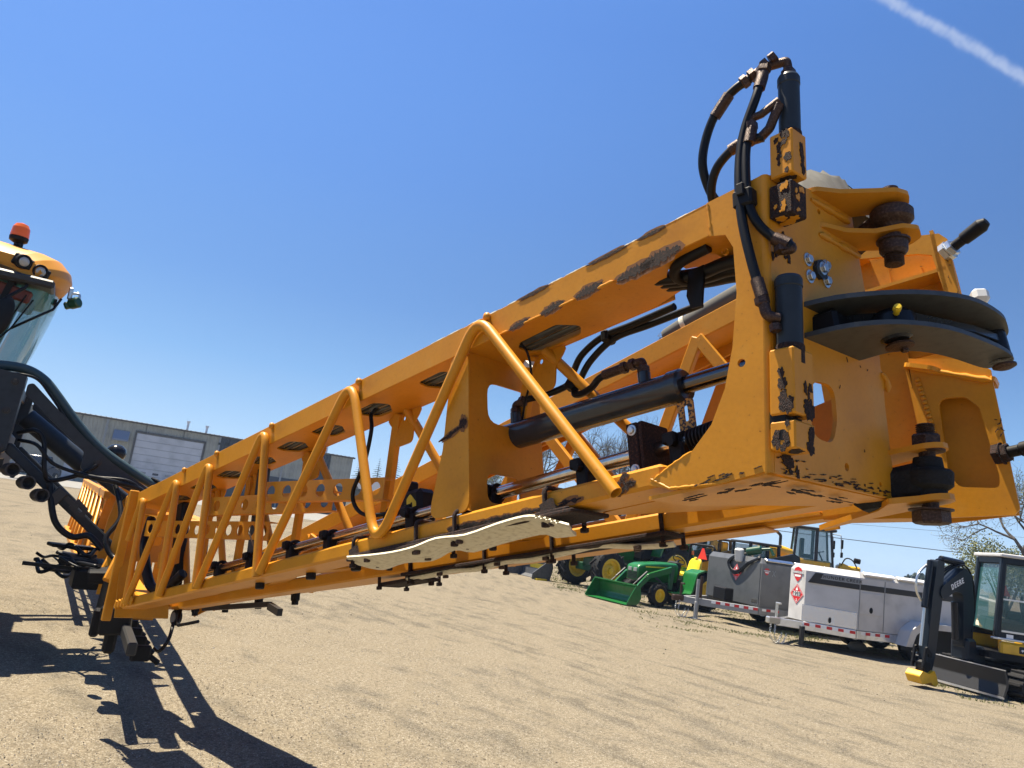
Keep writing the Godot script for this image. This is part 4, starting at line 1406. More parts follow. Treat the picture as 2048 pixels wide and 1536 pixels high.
func pusher() -> void:
	thing("box_pusher", "grey steel box pusher blade standing beyond the skid plates", "blade", V(1.55, 0, -24.9), Vector2(-0.84, 0.54))
	var g := G.new()
	g.plate(fillet([Vector2(0.1, 0.02), Vector2(-0.05, 0.1), Vector2(-0.12, 0.4), Vector2(-0.02, 0.72), Vector2(-0.07, 0.72), Vector2(-0.18, 0.4), Vector2(-0.1, 0.06), Vector2(0.1, 0.0)], 0.05, 3, true), frame(V(0, 0, -0.75), V(1, 0, 0), V(0, 1, 0)), 1.5)
	part("mouldboard", g, "steel")
	for s in [-1, 1]:
		g = G.new()
		g.plate([Vector2(0.6, 0.02), Vector2(0.6, 0.2), Vector2(-0.1, 0.7), Vector2(-0.18, 0.4), Vector2(-0.1, 0.02)], frame(V(0, 0, 0.75 * s), V(1, 0, 0), V(0, 1, 0)), 0.02)
		part("side_plate", g, "steel")
	g = G.new()
	g.bar(V(-0.2, 0.35, -0.4), V(-0.2, 0.35, 0.4), 0.2, 0.3)
	g.bar(V(0.5, 0.03, -0.8), V(0.1, 0.03, -0.8), 0.12, 0.06)
	part("mounting_frame", g, "hub_yellow")

func skid_steer(label: String, at: Vector3, fwd: Vector2) -> void:
	thing("skid_steer", label, "skid steer", at, fwd, "yellow and black skid steers behind the trailers")
	var g := G.new()
	g.box(V(-0.3, 0.95, 0), V(2.2, 0.7, 1.2), Basis.IDENTITY, 0.08)
	g.box(V(-1.2, 1.35, 0), V(0.7, 0.5, 1.3), Basis.IDENTITY, 0.1)
	part("body", g, "loader_yellow")
	for s in [-1, 1]:
		g = G.new()
		g.plate(fillet([Vector2(-1.3, 0.0), Vector2(1.0, 0.0), Vector2(1.25, 0.3), Vector2(-0.6, 0.75), Vector2(-1.5, 0.35)], 0.18, 4, true), frame(V(0, 0, 0.55 * s), V(1, 0, 0), V(0, 1, 0)), 0.4 * s)
		part("track", g, "rubber")
		g = G.new()
		g.plate(fillet([Vector2(-1.5, 1.3), Vector2(-1.45, 1.85), Vector2(-1.2, 1.95), Vector2(0.9, 1.35), Vector2(1.45, 0.6), Vector2(1.3, 0.5), Vector2(0.75, 1.15), Vector2(-1.1, 1.65), Vector2(-1.25, 1.3)], 0.1, 3, true), frame(V(0, 0, 0.7 * s), V(1, 0, 0), V(0, 1, 0)), 0.12 * s)
		part("lift_arm", g, "navy")
	g = G.new()
	for x in [0.62, -0.75]:
		for s in [-0.52, 0.52]:
			g.bar(V(x, 1.2, s), V(x * 0.92, 2.12, s), 0.1, 0.1, V(0, 0, 1), 0.01)
	for s in [-0.52, 0.52]:
		g.bar(V(-0.2, 1.25, s), V(-0.2, 2.1, s), 0.12, 0.05, V(0, 0, 1))
	part("cab_frame", g, "navy")
	g = G.new()
	g.box(V(-0.05, 2.15, 0), V(1.5, 0.09, 1.16), Basis.IDENTITY, 0.03)
	part("cab_roof", g, "graphite")
	g = G.new()
	g.box(V(-0.5, 1.65, 0), V(0.35, 0.85, 0.95), Basis.IDENTITY, 0.05)
	part("rear_panel", g, "loader_yellow")
	g = G.new()
	for s in [-0.5, 0.5]:
		g.box(V(0.2, 1.68, s), V(0.72, 0.8, 0.01))
	part("cab_window", g, "tint_glass")
	g = G.new()
	g.box(V(0.05, 1.3, 0), V(0.5, 0.2, 0.5), Basis.IDENTITY, 0.05)
	g.box(V(-0.2, 1.6, 0), V(0.14, 0.6, 0.5), Basis.IDENTITY, 0.05)
	part("seat", g, "black")
	g = G.new()
	g.box(V(-1.3, 1.75, 0.3), V(0.12, 0.5, 0.12))
	part("exhaust", g, "graphite")

func wheel_loader() -> void:
	thing("wheel_loader", "yellow wheel loader with a dark glazed cab behind the white trailer", "loader", V(12.35, 0, -30.0), Vector2(0.96, 0.28))
	var g := G.new()
	var rings := []
	for q in [[-2.15, 1.3, 1.5, 0.5], [-2.12, 1.1, 1.62, 0.62], [-1.7, 1.05, 2.14, 0.8], [-0.9, 1.05, 2.22, 0.84], [-0.5, 1.05, 2.12, 0.8], [-0.45, 1.1, 1.9, 0.66]]:
		var ring := []
		for p in fillet([Vector2(-q[3], q[1]), Vector2(-q[3] * 0.9, q[2]), Vector2(q[3] * 0.9, q[2]), Vector2(q[3], q[1])], 0.16, 4):
			ring.append(V(q[0], p.y, p.x))
		rings.append(ring)
	g.loft(rings)
	part("engine_hood", g, "loader_yellow")
	g = G.new()
	g.tube(fillet([V(-0.95, 1.95, 0.35), V(-0.95, 2.62, 0.35), V(-1.12, 2.76, 0.35)], 0.12), 0.06, 10, 0.045)
	part("exhaust", g, "graphite")
	g = G.new()
	g.box(V(-0.1, 1.15, 0), V(3.4, 0.5, 0.9), Basis.IDENTITY, 0.04)
	part("chassis", g, "graphite")
	for x in [-1.2, 1.6]:
		for s in [-1, 1]:
			wheel(V(x, 0.68, 0.92 * s), 0.68, 0.5, 0.36, "loader_yellow", 14)
	# cab: posts, roof, panes, wheel, seat
	g = G.new()
	g.box(V(0.25, 1.6, 0), V(1.35, 0.5, 1.3), Basis.IDENTITY, 0.06)
	part("cab_base", g, "loader_yellow")
	g = G.new()
	for s in [-0.66, 0.66]:
		g.bar(V(-0.45, 1.8, s), V(-0.38, 3.0, s * 0.94), 0.1, 0.09, V(1, 0, 0), 0.01)
		g.bar(V(0.35, 1.8, s), V(0.35, 3.0, s * 0.94), 0.08, 0.12, V(1, 0, 0), 0.01)
		g.bar(V(0.98, 1.5, s), V(0.85, 3.0, s * 0.94), 0.08, 0.08, V(1, 0, 0), 0.01)
	g.box(V(0.25, 3.03, 0), V(1.6, 0.1, 1.42), Basis.IDENTITY, 0.03)
	part("cab_frame", g, "graphite")
	g = G.new()
	for s in [-0.65, 0.65]:
		g.face([V(-0.42, 1.85, s), V(0.98, 1.6, s), V(0.86, 2.98, s * 0.95), V(-0.38, 2.98, s * 0.95)], V(0, 0, s))
	g.face([V(-0.44, 1.95, -0.62), V(-0.44, 1.95, 0.62), V(-0.39, 2.98, 0.58), V(-0.39, 2.98, -0.58)], V(-1, 0, 0))
	part("cab_window", g, "tint_glass")
	g = G.new()
	g.box(V(-0.12, 2.25, 0), V(0.14, 0.75, 0.5), Basis.IDENTITY, 0.06)
	g.box(V(0.06, 1.95, 0), V(0.5, 0.16, 0.5), Basis.IDENTITY, 0.05)
	part("seat", g, "black")
	g = G.new()
	var lp := []
	for k in 17:
		var a := TAU * k / 16
		lp.append(V(0.52, 2.16, 0) + V(0.5, 0.86, 0).normalized() * cos(a) * 0.2 * 0.6 + V(0.7, -0.3, 0).normalized() * cos(a) * 0.14 + V(0, 0, 1) * sin(a) * 0.2)
	g.tube(lp, 0.018, 5)
	g.bar(V(0.52, 2.16, 0), V(0.7, 1.8, 0), 0.05, 0.05)
	part("steering_wheel", g, "black")
	for s in [-1, 1]:
		g = G.new()
		g.tube(fillet([V(0.85, 2.9, 0.6 * s), V(1.15, 2.88, 1.0 * s), V(1.2, 2.1, 1.02 * s)], 0.06), 0.018, 6)
		var arm := part("mirror_arm", g, "pipe_grey")
		for y in [2.55, 2.15]:
			g = G.new()
			g.box(V(1.2, y, 1.02 * s), V(0.07, 0.34 if y > 2.4 else 0.2, 0.2), Basis.IDENTITY, 0.03)
			part("mirror", g, "black", arm)
	# front frame, arms, work lamp
	g = G.new()
	g.box(V(1.6, 1.45, 0), V(0.8, 0.7, 0.8), Basis.IDENTITY, 0.06)
	for s in [-0.35, 0.35]:
		g.bar(V(1.3, 1.75, s), V(2.7, 1.25, s), 0.12, 0.26, Vector3.UP, 0.02)
	part("lift_arm", g, "loader_yellow")
	g = G.new()
	g.tube(curve([V(1.3, 1.75, 0.35), V(1.45, 2.05, 0.4), V(1.7, 2.0, 0.4), V(1.95, 1.6, 0.35)], 6), 0.025, 6)
	g.cyl(V(1.9, 1.55, 0.1), V(2.8, 1.4, 0.1), 0.08, 10)
	part("hydraulics", g, "black")
	g = G.new()
	g.cyl(V(1.72, 2.02, 0.5), V(1.95, 2.0, 0.5), 0.1, 14, 0.02)
	part("work_lamp", g, "black")

func excavator() -> void:
	thing("mini_excavator", "small dark blue and yellow excavator with its stick set down on a yellow coupler", "excavator", V(9.0, 0, -12.9), Vector2(-0.98, -0.2))
	var g: G
	var house := Transform3D()
	var uc := Transform3D(Basis(Vector3.UP, atan2(-0.32, -0.947) - atan2(0.2, -0.98)), Vector3.ZERO)
	# undercarriage
	xf = uc
	for s in [-1, 1]:
		g = G.new()
		var path := fillet([Vector2(-0.85, 0.03), Vector2(0.85, 0.03), Vector2(1.0, 0.22), Vector2(0.85, 0.42), Vector2(-0.85, 0.42), Vector2(-1.0, 0.22)], 0.16, 5, true)
		var hole := fillet([Vector2(-0.8, 0.08), Vector2(0.8, 0.08), Vector2(0.9, 0.22), Vector2(0.8, 0.37), Vector2(-0.8, 0.37), Vector2(-0.9, 0.22)], 0.14, 5, true)
		g.plate(path, frame(V(0, 0, 0.62 * s - 0.15), V(1, 0, 0), V(0, 1, 0)), 0.3, [hole])
		var n := 34
		var total := 0.0
		for i in path.size():
			total += path[i].distance_to(path[(i + 1) % path.size()])
		for k in n:
			var want := total * k / n
			var i := 0
			while want > path[i].distance_to(path[(i + 1) % path.size()]):
				want -= path[i].distance_to(path[(i + 1) % path.size()])
				i += 1
			var a: Vector2 = path[i]
			var b: Vector2 = path[(i + 1) % path.size()]
			var d := (b - a).normalized()
			var c := a + d * want + Vector2(d.y, -d.x) * 0.015
			g.box(V(c.x, c.y, 0.62 * s), V(0.055, 0.045, 0.29), Basis(V(d.x, d.y, 0), V(-d.y, d.x, 0), V(0, 0, 1)), 0.008)
		var tr := part("track", g, "rubber")
		g = G.new()
		g.box(V(0, 0.22, 0.62 * s), V(1.5, 0.16, 0.16), Basis.IDENTITY, 0.02)
		for x in [-0.75, -0.3, 0.15, 0.75]:
			g.cyl(V(x, 0.2 if absf(x) < 0.7 else 0.23, 0.62 * s - 0.11), V(x, 0.2 if absf(x) < 0.7 else 0.23, 0.62 * s + 0.11), 0.11 if absf(x) < 0.7 else 0.14, 14, 0.01)
		part("track_roller", g, "graphite", tr)
	g = G.new()
	g.box(V(0, 0.36, 0), V(0.9, 0.22, 0.9), Basis.IDENTITY, 0.04)
	g.cyl(V(0, 0.4, 0), V(0, 0.56, 0), 0.34, 20)
	for s in [-0.25, 0.25]:
		g.bar(V(0.3, 0.3, s), V(1.2, 0.24, s), 0.09, 0.12, Vector3.UP, 0.01)
	part("undercarriage_frame", g, "black")
	# dozer blade
	g = G.new()
	g.plate(fillet([Vector2(1.32, 0.06), Vector2(1.25, 0.24), Vector2(1.3, 0.44), Vector2(1.27, 0.45), Vector2(1.2, 0.24), Vector2(1.28, 0.05)], 0.06, 3, true), frame(V(0, 0, -0.74), V(1, 0, 0), V(0, 1, 0)), 1.48)
	var blade := part("dozer_blade", g, "graphite")
	g = G.new()
	g.bar(V(1.285, 0.452, -0.74), V(1.285, 0.452, 0.74), 0.035, 0.012)
	g.bar(V(1.31, 0.05, -0.74), V(1.31, 0.05, 0.74), 0.03, 0.03)
	part("blade_edge", g, "steel_edge", blade)
	xf = house
	# upper house
	g = G.new()
	g.plate(fillet([Vector2(0.75, -0.68), Vector2(0.85, 0.0), Vector2(0.75, 0.68), Vector2(-0.5, 0.68), Vector2(-0.85, 0.3), Vector2(-0.85, -0.3), Vector2(-0.5, -0.68)], 0.15, 4, true), frame(V(0, 0.56, 0), V(1, 0, 0), V(0, 0, 1)), -0.1)
	part("deck", g, "black")
	g = G.new()
	g.box(V(-0.2, 0.74, -0.62), V(1.5, 0.2, 0.12), Basis.IDENTITY, 0.03)
	g.box(V(-0.55, 0.9, 0.1), V(0.7, 0.6, 1.3), Basis.IDENTITY, 0.12)
	g.box(V(0.45, 0.85, 0.5), V(0.7, 0.5, 0.36), Basis.IDENTITY, 0.1)
	var pan := part("side_panel", g, "loader_yellow")
	g = G.new()
	g.plate(rrect(-0.07, -0.055, 0.07, 0.055, 0.02), Transform3D(Basis(V(-1, 0, 0), V(0, 1, 0), V(0, 0, -1)), V(0.22, 0.745, -0.681)), 0.003)
	var em := part("emblem_plate", g, "navy", pan)
	g = G.new()
	# a leaping deer in outline
	g.plate([Vector2(-0.045, -0.01), Vector2(-0.03, 0.012), Vector2(0.0, 0.008), Vector2(0.02, 0.02), Vector2(0.026, 0.04), Vector2(0.034, 0.022), Vector2(0.046, 0.014), Vector2(0.03, 0.006), Vector2(0.036, -0.016), Vector2(0.022, -0.006), Vector2(-0.006, -0.008), Vector2(-0.024, -0.03), Vector2(-0.03, -0.012)], Transform3D(Basis(V(-1, 0, 0), V(0, 1, 0), V(0, 0, -1)), V(0.22, 0.745, -0.685)), 0.002)
	part("emblem", g, "white", pan)
	g = G.new()
	for k in 3:
		g.box(V(0.02, 0.79 - k * 0.045, -0.682), V(0.11, 0.012, 0.004))
	part("vent_slot", g, "black", pan)
	g = G.new()
	g.box(V(0.05, 0.88, -0.64), V(1.25, 0.035, 0.1), Basis.IDENTITY, 0.015)
	part("sill_rail", g, "steel_edge")
	# cab
	var X0 := -0.62
	var X1 := 0.6
	var ztop := -0.62
	g = G.new()
	for x in [X0, X1]:
		for z in [ztop, 0.32]:
			g.bar(V(x, 0.9, z), V(x - (0.1 if x > 0 else -0.04), 2.16, z * 0.97), 0.09, 0.1, V(0, 0, 1), 0.02)
	for y in [0.93, 2.12]:
		g.bar(V(X0, y, ztop), V(X1 - (0.1 if y > 2 else 0.0), y, ztop), 0.08, 0.12, Vector3.UP, 0.02)
		g.bar(V(X0, y, 0.32), V(X1 - (0.1 if y > 2 else 0.0), y, 0.32), 0.08, 0.12, Vector3.UP, 0.02)
	g.bar(V(X1 - 0.1, 2.12, ztop), V(X1 - 0.1, 2.12, 0.32), 0.08, 0.12, Vector3.UP, 0.02)
	g.bar(V(-0.3, 0.93, ztop), V(-0.28, 2.12, ztop * 0.98), 0.07, 0.07, V(0, 0, 1), 0.01)
	part("cab_frame", g, "navy")
	g = G.new()
	g.box(V(-0.07, 2.2, -0.15), V(1.3, 0.06, 1.06), Basis.IDENTITY, 0.025)
	part("cab_roof", g, "trailer_white")
	g = G.new()
	g.face([V(X0 + 0.05, 0.98, ztop - 0.01), V(X1 - 0.04, 0.98, ztop - 0.01), V(X1 - 0.13, 2.08, ztop), V(X0 + 0.05, 2.08, ztop)], V(0, 0, -1))
	g.face([V(X0 + 0.05, 0.98, 0.33), V(X1 - 0.04, 0.98, 0.33), V(X1 - 0.13, 2.08, 0.33), V(X0 + 0.05, 2.08, 0.33)], V(0, 0, 1))
	g.face([V(X1, 0.98, ztop + 0.06), V(X1, 0.98, 0.28), V(X1 - 0.1, 2.08, 0.28), V(X1 - 0.1, 2.08, ztop + 0.06)], V(1, 0, 0))
	part("cab_window", g, "tint_glass")
	g = G.new()
	g.bar(V(-0.26, 1.5, ztop - 0.02), V(X1 - 0.06, 1.5, ztop - 0.02), 0.025, 0.025)
	g.bar(V(-0.22, 1.0, ztop - 0.03), V(X1 - 0.06, 1.0, ztop - 0.03), 0.025, 0.03)
	part("door_trim", g, "steel_edge")
	g = G.new()
	g.box(V(-0.1, 1.25, -0.15), V(0.5, 0.14, 0.5), Basis.IDENTITY, 0.05)
	g.box(V(-0.32, 1.55, -0.15), V(0.14, 0.6, 0.48), Basis.IDENTITY, 0.06)
	for z in [-0.45, 0.15]:
		g.bar(V(0.1, 1.1, z), V(0.16, 1.5, z), 0.06, 0.06)
		g.blob(V(0.16, 1.54, z), V(0.03, 0.06, 0.03), 6)
	g.box(V(0.1, 1.05, -0.15), V(0.9, 0.25, 0.8), Basis.IDENTITY, 0.04)
	part("seat", g, "black")
	g = G.new()
	g.plate([Vector2(-0.1, 0), Vector2(0.1, 0), Vector2(0.02, 0.18), Vector2(-0.02, 0.18)], frame(V(0.2, 1.55, 0.1), V(1, 0, 0), V(0, 1, 0)), -0.01)
	part("warning_triangle", g, "red_orange")
	g = G.new()
	g.box(V(0.42, 0.93, -0.665), V(0.1, 0.06, 0.004))
	part("label_sticker", g, "white")
	# boom, stick, coupler: their own upright frame
	var foot := root.transform.affine_inverse() * V(7.85, 0, -12.6)
	var dirb := root.transform.basis.inverse() * V(-0.893, 0, 0.45)
	xf = Transform3D(Basis(dirb, Vector3.UP, dirb.cross(Vector3.UP)), foot)
	g = G.new()
	g.box(V(-0.05, 0.62, 0), V(0.26, 0.36, 0.3), Basis.IDENTITY, 0.04)
	g.bar(V(-0.05, 0.5, 0), V(-0.45, 0.55, 0.0), 0.26, 0.3, Vector3.UP, 0.03)
	part("swing_post", g, "navy")
	g = G.new()
	g.plate(fillet([Vector2(-0.14, 0.62), Vector2(0.1, 0.62), Vector2(0.14, 1.5), Vector2(0.34, 1.52), Vector2(0.64, 1.36), Vector2(0.74, 1.44), Vector2(0.7, 1.56), Vector2(0.34, 1.78), Vector2(0.1, 1.92), Vector2(-0.08, 1.8), Vector2(-0.16, 1.4)], 0.1, 4, true), frame(V(0, 0, -0.09), V(1, 0, 0), V(0, 1, 0)), 0.18)
	var boom := part("boom", g, "navy")
	text("lettering", "DEERE", 0.085, Transform3D(Basis(Vector3.UP, 0.0) * Basis(V(0, 0, 1), -0.42), V(0.3, 1.64, 0.092)), "white", boom)
	text("lettering", "DEERE", 0.085, Transform3D(Basis(Vector3.UP, PI) * Basis(V(0, 0, 1), 0.42), V(0.3, 1.64, -0.092)), "white", boom)
	g = G.new()
	g.plate(fillet([Vector2(0.62, 1.95), Vector2(0.8, 1.98), Vector2(0.9, 1.4), Vector2(1.0, 0.42), Vector2(0.98, 0.25), Vector2(0.86, 0.25), Vector2(0.78, 0.5), Vector2(0.66, 1.3)], 0.05, 3, true), frame(V(0, 0, -0.07), V(1, 0, 0), V(0, 1, 0)), 0.14)
	var stick := part("stick", g, "navy")
	g = G.new()
	g.plate(rrect(-0.03, -0.09, 0.03, 0.09, 0.01), frame(V(0.93, 0.55, 0.072), V(1, 0, 0), V(0, 1, 0)), 0.003)
	part("label_sticker", g, "white", stick)
	g = G.new()
	g.cyl(V(0.05, 1.98, 0), V(0.62, 2.0, 0), 0.055, 12, 0.01)
	g.cyl(V(0.6, 2.0, 0), V(0.72, 1.96, 0), 0.03, 10)
	g.cyl(V(0.05, 0.75, -0.0) + V(0.12, 0, 0), V(0.22, 1.35, 0), 0.055, 12, 0.01)
	g.cyl(V(0.84, 1.95, 0.0) + V(0.04, 0, 0), V(1.0, 1.2, 0), 0.05, 12, 0.01)
	part("hydraulic_cylinder", g, "black_gloss")
	g = G.new()
	g.cyl(V(1.0, 1.2, 0), V(1.06, 0.62, 0), 0.024, 10)
	g.tube(curve([V(0.86, 1.9, 0.05), V(1.1, 1.7, 0.06), V(1.12, 1.45, 0.06), V(1.0, 1.3, 0.05)], 6), 0.02, 6)
	part("cylinder_rod", g, "zinc")
	g = G.new()
	for z in [-0.05, 0.0, 0.05]:
		g.tube(curve([V(-0.1, 0.9, z * 1.6), V(-0.2, 1.3, z * 1.6), V(-0.12, 1.75, z * 1.5), V(0.1, 1.95, z * 1.3), V(0.45, 1.85, z), V(0.66, 1.7, z)], 6), 0.016, 5)
	part("hydraulic_hose", g, "hose")
	g = G.new()
	g.bar(V(0.95, 0.5, -0.1), V(0.95, 0.5, 0.1), 0.07, 0.07)
	for z in [-0.09, 0.09]:
		g.bar(V(1.06, 0.6, z), V(1.12, 0.3, z), 0.03, 0.05)
		g.bar(V(0.93, 0.5, z), V(1.06, 0.6, z), 0.03, 0.05)
	g.box(V(0.98, 0.3, 0), V(0.2, 0.22, 0.15), Basis.IDENTITY, 0.03)
	part("bucket_linkage", g, "black")
	g = G.new()
	g.plate(fillet([Vector2(0.82, 0.2), Vector2(0.88, 0.28), Vector2(1.0, 0.22), Vector2(1.16, 0.26), Vector2(1.24, 0.18), Vector2(1.16, 0.06), Vector2(0.96, 0.1), Vector2(0.84, 0.03), Vector2(0.76, 0.08)], 0.03, 3, true), frame(V(0, 0, -0.12), V(1, 0, 0), V(0, 1, 0)), 0.24)
	part("quick_coupler", g, "loader_yellow")
	g = G.new()
	g.cyl(V(-0.16, 1.5, -0.0), V(-0.22, 1.5, 0.08), 0.07, 14, 0.015)
	part("work_lamp", g, "lamp_lens")
	xf = Transform3D()

func vehicles() -> void:
	excavator()
	trailers()
	small_tractor()
	large_tractor()
	pusher()
	skid_steer("skid steer right of the red triangle, its cab half hidden by the grey trailer", V(10.1, 0, -29.2), Vector2(-0.95, 0.3))
	skid_steer("skid steer further left, close under the boom", V(9.0, 0, -31.6), Vector2(-0.95, 0.3))
	wheel_loader()
# ---------------------------------------------------------------- the sprayer: boom wing in its own frame (x along the wing away from its near end, y up the truss, z to the far side)
var A := Transform3D()
var B := Transform3D()
var MF := Transform3D()

func EP(d: float, v: float, w: float) -> Vector3:   # d in front of the slanted end plate
	return V(-0.15 * w - 0.1 * v - d, w, v)

func backline(u: float) -> float:                    # where the rear lower chord runs
	return 0.488 - 0.075 * u

func ubolt(u: float, v0: float, v1: float, w0: float, w1: float) -> void:
	var g := G.new()
	g.tube(fillet([V(u, w0, v0), V(u, w1, v0), V(u, w1, v1), V(u, w0, v1)], 0.025, 5), 0.0075, 8)
	for v in [v0, v1]:
		g.hexa(V(u, w0 + 0.0, v), V(0, -1, 0), 0.014, 0.014)
	part("u_bolt", g, "rust")

func truss_wing() -> void:
	var g: G
	var L := 4.42
	# --- top chord: a channel with slotted web below
	g = G.new()
	g.box(V((L + 0.06) / 2, 0.717, 0.004), V(L - 0.06, 0.097, 0.008), Basis.IDENTITY, 0.003)
	g.box(V((L + 0.35) / 2, 0.717, 0.246), V(L - 0.35, 0.097, 0.008), Basis.IDENTITY, 0.003)
	g.box(V((L + 0.06) / 2, 0.762, 0.031), V(L - 0.06, 0.008, 0.046), Basis.IDENTITY, 0.003)
	g.box(V((L + 0.35) / 2, 0.762, 0.221), V(L - 0.35, 0.008, 0.042), Basis.IDENTITY, 0.003)
	var hs := [
		fillet([Vector2(0.945, 0.13), Vector2(0.9, 0.1), Vector2(0.72, 0.09), Vector2(0.67, 0.16), Vector2(0.72, 0.215), Vector2(0.9, 0.222), Vector2(0.945, 0.19)], 0.03, 4, true),
		fillet([Vector2(0.3, 0.125), Vector2(0.25, 0.065), Vector2(0.11, 0.07), Vector2(0.11, 0.17), Vector2(0.24, 0.19)], 0.05, 5, true)]
	var slots := [1.36, 1.82, 2.2, 2.54, 2.88, 3.25, 3.62, 4.0]
	for i in slots.size():
		var u: float = slots[i]
		hs.append(fillet([Vector2(u + 0.085, 0.06), Vector2(u - 0.07, 0.055), Vector2(u - 0.1, 0.12), Vector2(u - 0.02, 0.19), Vector2(u + 0.07, 0.185), Vector2(u + 0.1, 0.12)], 0.03, 4, true))
	g.plate([Vector2(0.02, 0.008), Vector2(L, 0.008), Vector2(L, 0.242), Vector2(0.42, 0.242), Vector2(0.3, 0.21), Vector2(0.02, 0.2)], frame(V(0, 0.669, 0), V(1, 0, 0), V(0, 0, 1)), -0.007, hs)
	part("top_chord", g, "yellow")
	# hoses and tubes lying in the channel
	for k in 4:
		g = G.new()
		var z := 0.056 + k * 0.044
		g.tube(curve([V(0.34, 0.702, z), V(1.0, 0.7, z + 0.006), V(2.0, 0.702, z - 0.006), V(3.0, 0.698, z + 0.006), V(4.3, 0.702, z)], 6), 0.021 if k != 1 else 0.018, 10)
		part("hydraulic_hose", g, "channel_hose_sheen")
	# --- lower chords
	g = G.new()
	g.box(V((L + 0.3) / 2, 0.0575, 0.075), V(L - 0.3, 0.06, 0.15), Basis.IDENTITY, 0.009)
	part("lower_chord", g, "yellow")
	g = G.new()
	var b0 := V(0.05, 0.03, backline(0.05) + 0.05)
	var b1 := V(4.0, 0.03, backline(4.0) + 0.05)
	g.bar(b0, b1, 0.1, 0.06, Vector3.UP, 0.008)
	part("lower_chord", g, "yellow")
	# flat bracing and gussets between the lower chords
	var us := [0.42, 0.78, 1.2, 1.6, 2.05, 2.5, 2.95, 3.3, 3.7]
	for i in us.size() - 1:
		g = G.new()
		var a := V(us[i], 0.045, 0.14 if i % 2 else backline(us[i]) + 0.01)
		var b := V(us[i + 1], 0.045, backline(us[i + 1]) + 0.01 if i % 2 else 0.14)
		g.bar(a, b, 0.075, 0.006, Vector3.UP)
		g.bar(a + V(0, 0.02, 0), b + V(0, 0.02, 0), 0.006, 0.04, Vector3.UP)
		part("flat_brace", g, "yellow")
	g = G.new()
	g.plate(fillet([Vector2(0.7, 0.145), Vector2(0.36, 0.45), Vector2(0.2, 0.47), Vector2(0.24, 0.3), Vector2(0.3, 0.146)], 0.05, 4, true), frame(V(0, 0.032, 0), V(1, 0, 0), V(0, 0, 1)), 0.006)
	part("gusset_plate", g, "yellow")
	# --- tubes of the near side, bent in a zigzag
	var zf := -0.021
	var runs := [
		[V(0.441, 0.03, zf), V(0.985, 0.765, zf), V(1.585, 0.02, zf), V(1.8, 0.78, zf), V(2.515, 0.045, zf)],
		[V(2.545, 0.03, zf), V(2.575, 0.77, zf), V(3.21, 0.045, zf)],
		[V(3.235, 0.04, zf), V(3.21, 0.765, zf), V(3.73, 0.05, zf)],
		[V(3.75, 0.05, zf), V(3.66, 0.762, zf), V(4.27, 0.05, zf)],
		[V(4.29, 0.05, zf), V(4.2, 0.76, zf), V(4.4, 0.45, zf)]]
	for i in runs.size():
		g = G.new()
		g.tube(fillet(runs[i], 0.075 if i == 0 else 0.05, 7), 0.0195, 14, 0.0165)
		part("diagonal_tube", g, "yellow", null, "bent tube with an open lower end" if i == 0 else "")
	# welds where the tubes touch the chord
	g = G.new()
	for u in [0.985, 1.8, 2.575, 3.21, 3.66]:
		bead(g, [V(u - 0.035, 0.72, -0.002), V(u - 0.03, 0.765, 0.0), V(u - 0.01, 0.772, 0.004)], 0.007)
		g.blob(V(u - 0.03, 0.755, -0.008), V(0.016, 0.018, 0.014), 8)
	for u in [1.62, 1.55]:
		bead(g, [V(u - 0.04, 0.085, -0.001), V(u + 0.04, 0.085, -0.001)], 0.006)
	part("weld_bead", g, "yellow")
	# --- tubes and bars of the far side
	var tp := [0.93, 1.77, 2.55, 3.2, 3.7, 4.2]
	var bt := [0.42, 1.42, 2.2, 2.93, 3.5, 3.95]
	for i in 6:
		for k in 2:
			if i + k >= 6:
				continue
			g = G.new()
			var a := V(tp[i] + (0.03 if k else -0.03), 0.672, 0.225)
			var b := V(bt[i + k] - (0.05 if k else -0.05), 0.06, backline(bt[i + k]) + 0.05)
			if k == 0:
				g.tube([a, b], 0.0195, 12)
			else:
				g.bar(a, b, 0.05, 0.03, V(0, 0, 1), 0.004)
			part("diagonal_tube" if k == 0 else "diagonal_bar", g, "yellow")
		g = G.new()
		g.plate(fillet([Vector2(tp[i] - 0.14, 0.668), Vector2(tp[i] - 0.07, 0.6), Vector2(tp[i] - 0.06, 0.52), Vector2(tp[i] + 0.06, 0.52), Vector2(tp[i] + 0.07, 0.6), Vector2(tp[i] + 0.14, 0.668)], 0.03, 3, true), frame(V(0, 0, 0.232), V(1, 0, 0), V(0, 1, 0)), 0.006, [circ(tp[i], 0.64, 0.01, 8)])
		part("gusset_plate", g, "yellow")
	# --- perforated channels that stiffen the zigzag
	for q in [[2.62, 1.86, 0.44, 0.34], [3.24, 2.28, 0.475, 0.36], [4.2, 2.9, 0.5, 0.31]]:
		var a := V(q[0], q[2], 0.012)
		var b := V(q[1], q[3], 0.2)
		var x := (b - a).normalized()
		var fr := frame(a, x, (V(0, 1, 0) - x * x.y).normalized())
		var ln := a.distance_to(b)
		var ho := []
		var n := int(ln / 0.11)
		for k in n:
			ho.append(circ((k + 0.55) * ln / n, 0.0, 0.03, 16))
		g = G.new()
		g.plate([Vector2(0, -0.048), Vector2(ln, -0.048), Vector2(ln, 0.048), Vector2(0, 0.048)], fr, 0.005, ho)
		for s in [-0.048, 0.043]:
			g.plate([Vector2(0, 0), Vector2(ln, 0), Vector2(ln, 0.045), Vector2(0, 0.045)], frame(fr * V(0, s, 0.0), fr.basis.x, -fr.basis.z), 0.005)
		part("perforated_channel", g, "yellow")
	# --- the bulkhead post with its windows
	g = G.new()
